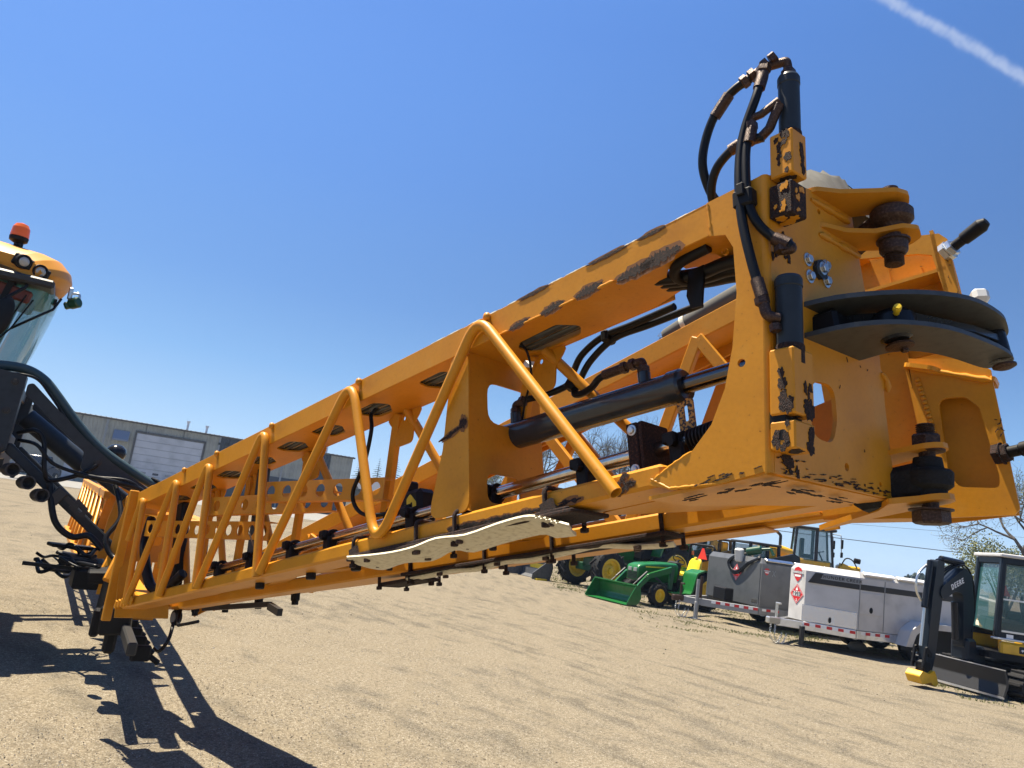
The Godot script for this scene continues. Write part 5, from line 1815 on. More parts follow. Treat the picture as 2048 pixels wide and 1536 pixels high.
	g.plate(fillet([Vector2(1.3, 0.09), Vector2(1.215, 0.33), Vector2(1.17, 0.6), Vector2(1.17, 0.669), Vector2(1.068, 0.669), Vector2(1.074, 0.34), Vector2(1.074, 0.09)], 0.05, 4, true), frame(V(0, 0, 0.002), V(1, 0, 0), V(0, 1, 0)), 0.008)
	part("post_flange", g, "yellow")
	g = G.new()
	g.plate(fillet([Vector2(0.012, 0.09), Vector2(0.012, 0.668), Vector2(0.25, 0.668), Vector2(0.37, 0.62), Vector2(0.375, 0.25), Vector2(0.33, 0.09)], 0.02, 3, true), frame(V(1.08, 0, 0), V(0, 0, 1), V(0, 1, 0)), -0.008, [rrect(0.1, 0.42, 0.32, 0.575, 0.05), rrect(0.09, 0.13, 0.25, 0.235, 0.035)])
	part("post_web", g, "yellow")
	# --- fold cylinder inside the truss
	g = G.new()
	g.lathe(V(1.16, 0.402, 0.25), V(-1, -0.026, 0), [Vector2(0, 0), Vector2(0, 0.046), Vector2(0.01, 0.05), Vector2(0.76, 0.05), Vector2(0.762, 0.054), Vector2(0.8, 0.054), Vector2(0.808, 0.048), Vector2(0.81, 0.03), Vector2(0.81, 0)], 28)
	var cy := part("hydraulic_cylinder", g, "slate_gloss")
	g = G.new()
	g.cyl(V(0.36, 0.381, 0.25), V(-0.02, 0.372, 0.25), 0.027, 20)
	part("cylinder_rod", g, "chrome_dark", cy)
	g = G.new()
	for q in [[0.5, 0.0], [1.09, 0.02]]:
		g.cyl(V(q[0], 0.42 + q[1], 0.25), V(q[0], 0.47 + q[1], 0.25), 0.021, 12, 0.004)
		g = cut("port_boss", g, "slate_gloss", cy)
	g.tube(fillet([V(0.5, 0.468, 0.25), V(0.5, 0.508, 0.25), V(0.6, 0.508, 0.25)], 0.012), 0.014, 8)
	g.hexa(V(0.5, 0.468, 0.25), V(0, 1, 0), 0.02, 0.022)
	for t in [0.53, 0.565]:
		g.hexa(V(t, 0.508, 0.25), V(1, 0, 0), 0.02, 0.022)
	g.cyl(V(0.585, 0.508, 0.25), V(0.66, 0.508, 0.25), 0.0165, 10)
	g = cut("elbow_fitting", g, "fitting", cy)
	g.tube(fillet([V(1.09, 0.488, 0.25), V(1.09, 0.52, 0.25), V(1.03, 0.525, 0.25)], 0.012), 0.014, 8)
	g.hexa(V(1.06, 0.523, 0.25), V(-1, 0, 0), 0.02, 0.022)
	g.hexa(V(1.09, 0.488, 0.25), V(0, 1, 0), 0.02, 0.02)
	part("elbow_fitting", g, "fitting", cy)
	g = G.new()
	g.plate([Vector2(1.25, 0.36), Vector2(1.25, 0.46), Vector2(1.15, 0.43), Vector2(1.15, 0.38)], frame(V(0, 0, 0.21), V(1, 0, 0), V(0, 1, 0)), 0.012)
	g.plate([Vector2(1.25, 0.36), Vector2(1.25, 0.46), Vector2(1.15, 0.43), Vector2(1.15, 0.38)], frame(V(0, 0, 0.28), V(1, 0, 0), V(0, 1, 0)), 0.012)
	part("clevis", g, "yellow", cy)
	g = G.new()
	g.cyl(V(1.19, 0.405, 0.19), V(1.19, 0.405, 0.31), 0.016, 12)
	part("clevis_pin", g, "rusty_bolt", cy)
	# hoses of the cylinder
	for p in [[V(0.38, 0.668, 0.285), V(0.56, 0.674, 0.3), V(0.69, 0.675, 0.3), V(0.79, 0.64, 0.3), V(0.835, 0.59, 0.3), V(0.85, 0.545, 0.29), V(0.9, 0.525, 0.27), V(0.98, 0.522, 0.255), V(1.03, 0.525, 0.25)],
			[V(0.3, 0.655, 0.315), V(0.5, 0.66, 0.32), V(0.65, 0.66, 0.315), V(0.76, 0.61, 0.31), V(0.815, 0.54, 0.3), V(0.83, 0.5, 0.29), V(0.79, 0.485, 0.28), V(0.73, 0.488, 0.265), V(0.69, 0.503, 0.255), V(0.655, 0.508, 0.25)]]:
		g = G.new()
		g.tube(curve(p, 7), 0.0125, 10)
		part("hydraulic_hose", g, "hose")
	g = G.new()
	g.box(V(0.838, 0.535, 0.292), V(0.05, 0.045, 0.05), Basis.from_euler(V(0.3, 0.2, 0.5)), 0.012)
	g = cut("hose_clamp", g, "black")
	g.box(V(0.675, 0.67, 0.31), V(0.03, 0.045, 0.06), Basis.IDENTITY, 0.01)
	part("hose_clamp", g, "black")
	g = G.new()
	g.tube(curve([V(0.93, 0.69, 0.1), V(0.905, 0.665, 0.11), V(0.885, 0.62, 0.12), V(0.905, 0.55, 0.15), V(0.99, 0.49, 0.2), V(1.05, 0.44, 0.24), V(1.08, 0.4, 0.25)], 6), 0.0045, 6)
	part("sensor_cable", g, "black")
	g = G.new()
	g.box(V(0.9, 0.595, 0.135), V(0.035, 0.03, 0.002), Basis.from_euler(V(0.4, 0.7, 0.3)))
	part("paper_tag", g, "white")
	g = G.new()
	g.tube(curve([V(1.83, 0.69, 0.14), V(1.86, 0.66, 0.12), V(1.84, 0.58, 0.11), V(1.9, 0.45, 0.12), V(2.0, 0.33, 0.13), V(1.95, 0.24, 0.15), V(1.8, 0.22, 0.18), V(1.7, 0.24, 0.22)], 6), 0.009, 6)
	part("sensor_cable", g, "black")
	# --- stainless spray pipe with clamps, bracket, corrugated sleeve
	g = G.new()
	g.cyl(V(0.3, 0.19, 0.2), V(3.7, 0.18, 0.2), 0.024, 18)
	g.cyl(V(0.9, 0.135, 0.24), V(3.7, 0.13, 0.235), 0.016, 12)
	part("spray_pipe", g, "stainless")
	g = G.new()
	for k in 22:
		var u := 0.33 - k * 0.0115
		g.lathe(V(u, 0.192 + k * 0.0008, 0.2), V(-1, 0, 0), [Vector2(0, 0.026), Vector2(0.003, 0.033), Vector2(0.008, 0.033), Vector2(0.0115, 0.026)], 14)
	part("corrugated_sleeve", g, "black")
	for u in [0.36, 0.72, 1.16, 1.64, 2.27, 2.62, 3.05, 3.45]:
		g = G.new()
		g.lathe(V(u - 0.018, 0.188, 0.2), V(1, 0, 0), [Vector2(0, 0.024), Vector2(0, 0.036), Vector2(0.036, 0.036), Vector2(0.036, 0.024)], 14)
		g.box(V(u, 0.14, 0.19), V(0.05, 0.1, 0.05), Basis.IDENTITY, 0.006)
		g.box(V(u + 0.01, 0.2, 0.16), V(0.045, 0.035, 0.03), Basis.IDENTITY, 0.006)
		g.cyl(V(u, 0.185, 0.165), V(u, 0.185, 0.142), 0.012, 8)
		part("pipe_clamp", g, "black")
	g = G.new()
	g.plate(rrect(0.128, 0.1, 0.262, 0.268, 0.008), frame(V(0.455, 0, 0), V(0, 0, 1), V(0, 1, 0)), 0.012)
	g.box(V(0.48, 0.184, 0.134), V(0.04, 0.168, 0.012), Basis.IDENTITY, 0.003)
	var br := part("pipe_bracket", g, "rust", null, "red-brown rusted bracket plate")
	g = G.new()
	for w in [0.125, 0.245]:
		hexbolt(g, V(0.478, w, 0.128), V(0, 0, -1), 0.011)
	part("bolt", g, "zinc", br)
	g = G.new()
	g.plate(rrect(0.33, 0.2, 0.385, 0.335, 0.012), frame(V(0, 0, 0.24), V(1, 0, 0), V(0, 1, 0)), 0.006, [rrect(0.35, 0.265, 0.364, 0.315, 0.006)])
	part("slotted_tab", g, "yellow_chipped")
	# --- black valve box with an arrow-shaped decal
	g = G.new()
	g.box(V(1.72, 0.235, 0.27), V(0.16, 0.15, 0.1), Basis.IDENTITY, 0.02)
	g.cyl(V(1.84, 0.2, 0.22), V(1.84, 0.2, 0.3), 0.07, 16, 0.01)
	g.box(V(1.76, 0.33, 0.27), V(0.03, 0.06, 0.06), Basis.IDENTITY, 0.01)
	var vb := part("valve_box", g, "black")
	g = G.new()
	g.plate(fillet([Vector2(1.655, 0.19), Vector2(1.66, 0.25), Vector2(1.7, 0.29), Vector2(1.725, 0.27), Vector2(1.72, 0.2), Vector2(1.705, 0.2), Vector2(1.7, 0.25), Vector2(1.685, 0.255), Vector2(1.68, 0.19)], 0.01, 3, true), frame(V(0, 0, 0.2185), V(1, 0, 0), V(0, 1, 0)), 0.001)
	part("decal", g, "hub_yellow", vb)
	g = G.new()
	g.box(V(3.05, 0.38, 0.2), V(0.07, 0.6, 0.035), Basis.from_euler(V(0, 0.3, 0.06)), 0.005)
	part("hanging_strap", g, "graphite")
	# --- skid plates under both lower chords
	for which in 2:
		var us2 := [0.6, 0.65, 0.71, 0.78, 0.9, 1.05, 1.2, 1.32, 1.45, 1.6, 1.75] if which == 0 else [0.58, 0.66, 0.76, 0.88, 1.0, 1.18, 1.33, 1.47, 1.6, 1.75, 1.88]
		var wf := [-0.04, -0.022, 0.0, 0.012, 0.008, -0.004, 0.006, -0.006, -0.008, 0.0, 0.012] if which == 0 else [-0.045, -0.042, -0.03, -0.012, -0.018, -0.026, -0.018, -0.03, -0.022, -0.026, -0.03]
		var wb := [-0.035, -0.03, -0.022, -0.01, -0.014, -0.024, -0.004, -0.026, -0.014, -0.024, -0.005] if which == 0 else wf
		var top := []
		var cf := []
		var cb := []
		for i in us2.size():
			var zb: float = 0.115 if which == 0 else backline(us2[i]) + 0.075
			var za: float = -0.04 if which == 0 else backline(us2[i]) - 0.012
			cf.append(V(us2[i], wf[i] + (0.0 if which == 0 else -0.004), za))
			cb.append(V(us2[i] + (0.11 + 0.03 * sin(i * 1.7) if which == 0 else 0.05), wb[i], zb))
		cf = curve(cf, 3)
		cb = curve(cb, 3)
		var rings := []
		for i in cf.size():
			var mid: Vector3 = (cf[i] + cb[i]) * 0.5 + V(0, -0.006, 0)
			var t := V(0, 0.011, 0)
			rings.append([cf[i], mid, cb[i], cb[i] + t, mid + t, cf[i] + t])
		g = G.new()
		g.loft(rings)
		var sk := part("skid_plate", g, "poly", null, "wavy cream plastic skid plate" + (" on the near lower chord" if which == 0 else " on the rear lower chord"))
		g = G.new()
		var bu := [0.68, 1.1, 1.33, 1.64] if which == 0 else [0.71, 1.1, 1.34, 1.66]
		for i in bu.size():
			for s in 2:
				var z: float = (-0.02 if s == 0 else 0.075) if which == 0 else backline(bu[i]) + (-0.02 if s == 0 else 0.06)
				var uu: float = bu[i] + (0.06 if s else 0.0)
				var wy := -0.012
				var best := 9.0
				for r in rings:
					if absf(r[0].x - uu) < best:
						best = absf(r[0].x - uu)
						wy = lerpf(r[0].y, r[2].y, 0.1 if s == 0 else 0.75) - 0.002
				g.hexa(V(uu, wy, z), V(0, -1, 0), 0.0135, 0.012)
		part("bolt", g, "rusty_bolt", sk)
		g = G.new()
		if which == 0:
			g.bar(V(0.6, 0.012, 0.06), V(1.78, 0.012, 0.06), 0.17, 0.012, Vector3.UP, 0.003)
			g.bar(V(0.62, 0.016, -0.014), V(1.78, 0.02, -0.014), 0.012, 0.022, Vector3.UP, 0.003)
		else:
			g.bar(V(0.6, -0.012, backline(0.6) + 0.03), V(1.9, -0.012, backline(1.9) + 0.03), 0.12, 0.014, Vector3.UP, 0.003)
		part("backing_strip", g, "rust", sk)
	for u in [0.715, 1.135, 1.348, 1.751]:
		ubolt(u, -0.012, 0.16, -0.006, 0.1)
	for u in [0.62, 1.08, 1.42, 1.86]:
		ubolt(u, backline(u) - 0.008, backline(u) + 0.108, -0.04, 0.07)
	for u in [0.73, 1.77]:
		g = G.new()
		g.bar(V(u - 0.03, 0.02, -0.012), V(u - 0.02, 0.055, -0.012), 0.012, 0.05)
		part("rusty_lug", g, "rust")
	# rubber stops under the chords
	for q in [[0.83, 0.2], [1.95, 0.13], [2.3, 0.12], [2.75, 0.1], [0.17, 0.13]]:
		g = G.new()
		g.cyl(V(q[0], 0.03, q[1]), V(q[0], -0.002, q[1]), 0.022, 14, 0.004)
		part("rubber_stop", g, "black")
	# third, dark runner further along under the folded wing
	g = G.new()
	g.box(V(1.98, -0.03, 0.42), V(0.3, 0.016, 0.12), Basis.IDENTITY, 0.004)
	part("runner_plate", g, "rust")
	for u in [1.86, 2.1]:
		ubolt(u, 0.35, 0.5, -0.04, 0.06)
	# --- rust and chipped edges
	rng.seed = 21
	halo = G.new()
	g = G.new()
	for q in [[0.385, 0.25, 0.663, 0.02], [0.55, 0.44, 0.672, 0.018], [0.7, 0.6, 0.672, 0.016], [0.85, 0.76, 0.67, 0.012], [0.94, 0.92, 0.675, 0.008], [0.3, 0.16, 0.668, 0.026]]:
		flake(g, V(q[0], q[2], -0.0006), V(q[1], q[2] + 0.006, -0.0006), V(0, 0, -1), q[3] * 2.1, 34, 0.7, 0.05)
	for q in [[0.5, 0.34], [0.8, 0.66], [0.3, 0.2]]:
		flake(g, V(q[0], 0.761, -0.0006), V(q[1], 0.762, -0.0006), V(0, 0, -1), 0.016, 30, 0.8, -0.1)
	flake(g, V(1.225, 0.365, 0.0012), V(1.09, 0.395, 0.0012), V(0, 0, -1), 0.024, 18, 0.8)
	flake(g, V(1.12, 0.4, 0.0008), V(1.078, 0.405, 0.0008), V(0, 0, -1), 0.05, 12, 0.7)
	for k in 26:
		var u := rng.randf_range(0.64, 1.2)
		flake(g, V(u, 0.032 + rng.randf() * 0.014, -0.0006), V(u - rng.randf_range(0.02, 0.09), 0.032 + rng.randf() * 0.012, -0.0006), V(0, 0, -1), rng.randf_range(0.008, 0.024), 10, 0.9)
	for k in 7:
		var u := rng.randf_range(0.415, 0.47)
		flake(g, V(u, rng.randf_range(0.03, 0.075), -0.0006), V(u - 0.03, rng.randf_range(0.03, 0.08), -0.0006), V(0, 0, -1), 0.02, 10, 0.8)
	flake(g, V(2.62, 0.25, -0.041), V(2.56, 0.17, -0.041), V(0, 0, -1), 0.01, 14, 0.9)
	part("rust_patch", g, "rust").set_meta("kind", "stuff")
	part("rust_stain", halo, "rust_stain").set_meta("kind", "stuff")
	halo = null
	g = G.new()
	for q in [[0.94, 0.86], [0.78, 0.7], [0.62, 0.56], [0.46, 0.4]]:
		bead(g, [V(q[0], 0.667, -0.002), V(q[1], 0.667, -0.002)], 0.0055)
	part("weld_bead", g, "yellow")
	g = G.new()
	for k in 12:
		var u := 0.1 + k * 0.1
		flake(g, V(u, 0.766, 0.002), V(u + rng.randf_range(0.05, 0.1), 0.766, 0.002), V(0, 0.3, -1), 0.006, 10, 0.8)
	part("chipped_paint", g, "poly").set_meta("kind", "stuff")

func boom_end() -> void:
	var g: G
	# --- near leg of the end frame, bent round the corner into the end plate
	var leg := [Vector2(0.012, 0.004), Vector2(-0.102, 0.764), Vector2(0.06, 0.764), Vector2(0.066, 0.662), Vector2(0.02, 0.645), Vector2(0.004, 0.6), Vector2(0.014, 0.47), Vector2(0.048, 0.33), Vector2(0.085, 0.23), Vector2(0.135, 0.15), Vector2(0.2, 0.095), Vector2(0.26, 0.07), Vector2(0.33, 0.052), Vector2(0.345, 0.036), Vector2(0.29, 0.016), Vector2(0.14, -0.002)]
	g = G.new()
	g.plate(leg, frame(V(0, 0, -0.006), V(1, 0, 0), V(0, 1, 0)), 0.01, [circ(0.03, 0.6, 0.009, 10), circ(0.03, 0.283, 0.011, 10)])
	# rounded corner
	var ax := V(-0.15, 1.0, 0).normalized()
	var rings := []
	for k in 7:
		var a := PI / 2 * k / 6
		var d := 0.016
		rings.append([EP(0, 0, 0.0) + V(d * (1 - sin(a)) - 0.002, 0.0, d * (1 - cos(a)) - 0.006), EP(0, 0, 0.765) + V(d * (1 - sin(a)) - 0.002, 0.0, d * (1 - cos(a)) - 0.006)])
	g.loft(rings, false, false)
	part("end_frame_leg", g, "yellow")
	# --- end plate
	var pf := Transform3D(Basis(V(-0.1, 0, 1), V(-0.15, 1, 0), V(1, 0.15, 0.1).normalized()), V(-0.002, 0, 0))
	var outl := [Vector2(0.01, 0.0), Vector2(0.581, -0.003), Vector2(0.57, 0.1), Vector2(0.545, 0.3), Vector2(0.56, 0.315), Vector2(0.562, 0.345), Vector2(0.537, 0.36), Vector2(0.531, 0.432), Vector2(0.472, 0.574), Vector2(0.415, 0.8), Vector2(0.395, 0.825), Vector2(0.16, 0.79), Vector2(0.01, 0.765)]
	g = G.new()
	g.plate(outl, pf, 0.012, [fillet([Vector2(0.17, 0.11), Vector2(0.27, 0.105), Vector2(0.292, 0.17), Vector2(0.285, 0.262), Vector2(0.17, 0.255)], 0.05, 6, true), circ(0.24, 0.744, 0.008, 10), circ(0.5, 0.03, 0.007, 8), circ(0.33, 0.055, 0.011, 10)])
	# folded floor and roof behind the plate
	g.plate([Vector2(0.012, 0.0), Vector2(0.35, 0.0), Vector2(0.33, 0.16), Vector2(0.22, 0.3), Vector2(0.1, 0.5), Vector2(-0.046, 0.575)], frame(V(0, -0.003, 0), V(1, 0, 0), V(0, 0, 1)), -0.01)
	g.plate([Vector2(-0.1, 0.0), Vector2(0.3, 0.0), Vector2(0.3, 0.25), Vector2(0.1, 0.36), Vector2(-0.155, 0.41)], frame(V(0, 0.758, 0), V(1, 0, 0), V(0, 0, 1)), -0.008)
	part("end_plate", g, "yellow")
	# side wall behind the end plate towards the folded wing
	g = G.new()
	g.plate([Vector2(-0.055, 0.0), Vector2(0.3, 0.03), Vector2(0.2, 0.3), Vector2(-0.1, 0.34)], frame(V(0, 0, 0.56), V(1, 0, 0), V(0, 1, 0)), 0.008)
	part("side_gusset", g, "yellow")
	# --- angled lock cylinders and blocks on the corner
	var ex := V(1, 0.15, 0.1).normalized()
	var ey := (V(-0.15, 1, 0) - ex * V(-0.15, 1, 0).dot(ex)).normalized()
	var bb := Basis(ex, ey, ex.cross(ey))
	for q in [[0.04, 0.745, 0.87, 0], [0.034, 0.632, 0.722, 1], [0.03, 0.125, 0.285, 2], [0.03, 0.044, 0.11, 3]]:
		g = G.new()
		var hw: float = 0.066 if q[3] < 2 else 0.084
		var c0 := EP(0.036, q[0], q[1])
		var c1 := EP(0.036, q[0], q[2])
		g.box((c0 + c1) * 0.5, V(0.066, c0.distance_to(c1), hw), bb, 0.004)
		var blk := part("lock_block", g, "rust" if q[3] == 1 else "yellow", null, "blackened rusty block" if q[3] == 1 else "")
		rng.seed = 900 + int(q[3])
		g = G.new()
		var zz := bb.z
		# chips: dark ones low on the yellow blocks, the last flakes of paint on the blackened one
		for face in 2:
			var n := -ex if face == 0 else -zz
			var al := zz if face == 0 else ex
			var half := hw * 0.5 if face == 0 else 0.033
			var off := 0.033 if face == 0 else hw * 0.5
			var cnt: int = [9, 7, 12, 8][q[3]]
			for k in cnt:
				var t := pow(rng.randf(), 1.6) if q[3] != 1 else rng.randf()
				if q[3] == 0 and face == 0:
					t = 0.1 + 0.6 * k / cnt
				var side := rng.randf_range(-0.75, 0.75) if not (q[3] == 0 and face == 0) else lerpf(0.6, 0.1, t)
				var r := rng.randf_range(0.006, 0.015)
				if q[3] == 2:
					t = pow(rng.randf(), 2.2) * 0.8
					side = rng.randf_range(0.0, 0.85) if face == 0 else rng.randf_range(-0.9, 0.2)
					r = rng.randf_range(0.009, 0.02) * (1.15 - t)
				if q[3] == 1:
					r *= 0.7
				if q[3] == 3:
					side = rng.randf_range(0.3, 0.9) if face == 0 else side
				var c: Vector3 = c0.lerp(c1, 0.06 + 0.86 * t) + n * off + al * half * side * 0.8
				r = minf(r, half * (1.0 - absf(side) * 0.8) + 0.002)
				blotch(g, c, n, ey, r * rng.randf_range(1.0, 2.0), r)
		for s in 4:
			blotch(g, c0 + ey * 0.0 + zz * rng.randf_range(-0.02, 0.02) - ex * rng.randf_range(-0.02, 0.02), -ey, ex, 0.022, 0.018)
		part("chipped_paint" if q[3] == 1 else "rust_patch", g, "yellow" if q[3] == 1 else "rust", blk).set_meta("kind", "stuff")
		if q[3] == 3:
			g = G.new()
			g.lathe(c0.lerp(c1, 0.5) - zz * (hw * 0.5) , -zz, [Vector2(-0.01, 0.013), Vector2(0.0008, 0.013), Vector2(0.0008, 0.0)], 14)
			g.lathe(c0, -ey, [Vector2(-0.01, 0.011), Vector2(0.0008, 0.011), Vector2(0.0008, 0.0)], 14)
			part("pin_hole", g, "black", blk).set_meta("kind", "stuff")
	g = G.new()
	g.box((EP(0.02, 0.03, 0.105) + EP(0.02, 0.03, 0.13)) * 0.5, V(0.04, 0.04, 0.07), bb)
	part("lock_gap_dark", g, "black")  # black box painted in for the shade of the recess between blocks
	for q in [[0.052, 0.87, 1.055, 0.0285], [0.028, 0.285, 0.475, 0.0325]]:
		g = G.new()
		var o := EP(0.036, q[0], q[1])
		var ln: float = EP(0.036, q[0], q[2]).distance_to(o)
		g.lathe(o, ey, [Vector2(-0.04, 0), Vector2(-0.04, q[3] * 0.97), Vector2(ln - 0.03, q[3] * 0.97), Vector2(ln - 0.028, q[3] * 1.03), Vector2(ln - 0.008, q[3] * 1.03), Vector2(ln, q[3] * 0.9), Vector2(ln, 0)], 24)
		var c := part("lock_cylinder", g, "slate")
		g = G.new()
		g.lathe(o, ey, [Vector2(-0.036, q[3] * 0.9), Vector2(-0.034, q[3] * 1.06), Vector2(0.012, q[3] * 1.05), Vector2(0.016, q[3] * 0.98)], 18)
		part("rusty_collar", g, "rust", c)
	# dark burnt patch round the block on the plate
	rng.seed = 31
	g = G.new()
	for k in 14:
		var t := rng.randf()
		blotch(g, EP(0.003, 0.05 + rng.randf_range(-0.03, 0.05) * (0.4 + t), lerpf(0.615, 0.54, t)), -ex, ey, rng.randf_range(0.01, 0.03) * (1.2 - t * 0.6), rng.randf_range(0.008, 0.02))
	for k in 12:
		var t := rng.randf()
		blotch(g, EP(0.003, 0.055 + t * 0.04 + rng.randf_range(-0.02, 0.02), 0.008 + (1.0 - t) * 0.04), -ex, ey, rng.randf_range(0.008, 0.024), rng.randf_range(0.006, 0.016))
	for k in 60:
		var v := 0.02 + 0.52 * pow(rng.randf(), 0.9)
		var w := rng.randf() * rng.randf() * (0.045 if v < 0.36 else 0.025)
		blotch(g, EP(0.003, v, w + 0.002), -ex, bb.z + ey * 0.12, rng.randf_range(0.006, 0.03), rng.randf_range(0.0015, 0.0055), 16, 0.7)
	for k in 14:
		var v := rng.randf_range(0.3, 0.55)
		var w := rng.randf_range(0.05, 0.75) 
		if v < 0.53 - w * 0.15:
			flake(g, EP(0.0035, v, w), EP(0.0035, v + rng.randf_range(-0.008, 0.01), w + rng.randf_range(0.004, 0.014)), -ex, rng.randf_range(0.002, 0.004), 7, 0.9)
	for k in 9:
		var u := rng.randf_range(0.02, 0.2)
		blotch(g, V(u, 0.006 + 0.016 * rng.randf(), -0.006), V(0, 0, -1), V(1, -0.1, 0), rng.randf_range(0.012, 0.04), rng.randf_range(0.002, 0.006), 16, 0.7)
	for k in 12:
		var v := rng.randf_range(0.02, 0.5)
		var u := rng.randf_range(0.0, 0.05) - v * 0.08 + 0.02
		blotch(g, V(u, -0.013, v), V(0, -1, 0), V(-0.1, 0, 1), rng.randf_range(0.02, 0.06), rng.randf_range(0.004, 0.016), 22, 0.7)
	for k in 16:
		var u := rng.randf_range(0.01, 0.3)
		blotch(g, V(u, -0.013, rng.randf_range(0.006, 0.06)), V(0, -1, 0), V(1, 0, 0.1), rng.randf_range(0.015, 0.05), rng.randf_range(0.004, 0.014), 22, 0.7)
	part("rust_patch", g, "rust").set_meta("kind", "stuff")
	g = G.new()
	for q in [[0.3, 0.36], [0.27, 0.3], [0.02, 0.05]]:
		flake(g, EP(0.004, 0.0, q[0]) + V(0.05, 0, -0.0035), EP(0.004, 0.0, q[1]) + V(0.048, 0, -0.0035), V(0, 0, -1), 0.005, 12, 0.7)
	part("scratch", g, "pale_plastic").set_meta("kind", "stuff")
	g = G.new()
	bead(g, [V(0.335, 0.05, -0.004), V(0.28, 0.014, -0.004), V(0.14, 0.0, -0.004)], 0.005)
	bead(g, [V(0.34, 0.04, -0.003), V(0.26, 0.075, -0.003), V(0.2, 0.095, -0.003)], 0.005)
	bead(g, [V(0.06, 0.66, -0.004), V(0.058, 0.76, -0.004)], 0.006)
	bead(g, [EP(0.002, 0.54, 0.35), EP(0.006, 0.56, 0.33), EP(0.002, 0.57, 0.3)], 0.012)
	part("weld_bead", g, "yellow")
	# --- star of bolts
	g = G.new()
	g.plate(circ(0.227, 0.568, 0.028, 8), pf * Transform3D(Basis.IDENTITY, V(0, 0, -0.012)), 0.012)
	var plt := part("bolt_plate", g, "slate")
	for q in [[0.175, 0.582], [0.262, 0.59], [0.183, 0.537], [0.264, 0.547], [0.227, 0.568]]:
		g = G.new()
		hexbolt(g, EP(0.002 if q[0] != 0.227 else 0.014, q[0], q[1]), -ex, 0.0125)
		part("bolt", g, "zinc", plt)
	# --- hinge: lugs, pins, knuckles
	var hp := V(-0.256, 0.75, 0.445)      # upper
	var lp := V(-0.145, 0.05, 0.615)    # lower
	var ha := ey
	for i in 2:
		var w: float = [0.79, 0.7][i]
		var pts: Array = [[Vector2(-0.13, 0.2), Vector2(-0.155, 0.21), Vector2(-0.195, 0.275), Vector2(-0.262, 0.345), Vector2(-0.302, 0.385), Vector2(-0.318, 0.43), Vector2(-0.3, 0.478), Vector2(-0.262, 0.492), Vector2(-0.215, 0.455), Vector2(-0.155, 0.41), Vector2(-0.13, 0.39)],
			[Vector2(-0.12, 0.235), Vector2(-0.14, 0.25), Vector2(-0.17, 0.33), Vector2(-0.222, 0.395), Vector2(-0.285, 0.425), Vector2(-0.312, 0.47), Vector2(-0.3, 0.52), Vector2(-0.262, 0.54), Vector2(-0.21, 0.525), Vector2(-0.155, 0.465), Vector2(-0.12, 0.43)]][i]
		g = G.new()
		g.plate(fillet(pts, 0.03, 4, true), frame(V(0, w, 0), V(1, 0, 0), V(0, 0, 1)), -0.014)
		part("hinge_lug", g, "yellow")
		g = G.new()
		bead(g, [EP(0.003, 0.2 if i == 0 else 0.235, w - 0.024), EP(0.003, 0.4 if i == 0 else 0.45, w - 0.024)], 0.011)
		part("weld_bead", g, "yellow")
	g = G.new()
	g.cyl(hp + ha * 0.095, hp - ha * 0.12, 0.022, 18)
	g.hexa(hp + ha * 0.048, ha, 0.038, 0.026)
	g.lathe(hp - ha * 0.066, -ha, [Vector2(0, 0.0), Vector2(0, 0.044), Vector2(0.006, 0.044), Vector2(0.006, 0.038), Vector2(0.034, 0.037), Vector2(0.044, 0.03), Vector2(0.046, 0.026)], 20)
	for k in 5:
		g.lathe(hp - ha * (0.112 + k * 0.006), -ha, [Vector2(0, 0.021), Vector2(0.003, 0.026), Vector2(0.006, 0.021), Vector2(0.0061, 0)], 18)
	part("hinge_pin", g, "rusty_bolt")
	g = G.new()
	g.lathe(hp + ha * 0.034, -ha, [Vector2(0, 0.03), Vector2(0.006, 0.05), Vector2(0.014, 0.057), Vector2(0.04, 0.057), Vector2(0.048, 0.05), Vector2(0.056, 0.034), Vector2(0.066, 0.03)], 28)
	g.bar(hp + ha * 0.008, hp + V(0.16, -0.01, 0.06), 0.08, 0.045, Vector3.UP, 0.012)
	part("hinge_knuckle", g, "rusty_bolt")
	# lower pair
	for q in [[0.118, 0.014], [-0.022, 0.016]]:
		g = G.new()
		var w: float = q[0]
		var c := V(lp.x - (w - 0.05) * 0.1, 0, lp.z)
		var pts := [Vector2(0.05, 0.57), Vector2(-0.07, 0.555)] if w > 0 else [Vector2(0.3, 0.8), Vector2(0.0, 0.6), Vector2(-0.06, 0.52)]
		for k in 9:
			var t := -PI * 0.55 + PI * 1.15 * k / 8.0
			pts.append(Vector2(c.x - 0.058 * cos(t), c.z + 0.058 * sin(t)))
		pts.append(Vector2(0.1, 0.72))
		g.plate(fillet(pts, 0.012, 2, true), frame(V(0, w, 0), V(1, 0, 0), V(0, 0, 1)), -q[1])
		part("hinge_lug", g, "yellow")
	g = G.new()
	g.cyl(lp + ha * 0.14, lp - ha * 0.1, 0.021, 18)
	g.lathe(lp + ha * 0.07, ha, [Vector2(0, 0.0), Vector2(0, 0.046), Vector2(0.006, 0.046), Vector2(0.006, 0.036)], 24)
	g.hexa(lp + ha * 0.076, ha, 0.04, 0.042, 0.3)
	for k in 5:
		g.lathe(lp + ha * (0.118 + k * 0.006), ha, [Vector2(0, 0.02), Vector2(0.003, 0.025), Vector2(0.006, 0.02), Vector2(0.0061, 0)], 18)
	g.lathe(lp - ha * 0.088, -ha, [Vector2(0, 0.056), Vector2(0.004, 0.056), Vector2(0.006, 0.04), Vector2(0.007, 0)], 24)
	g.hexa(lp - ha * 0.095, -ha, 0.047, 0.034, 0.2)
	part("hinge_pin", g, "rusty_bolt")
	g = G.new()
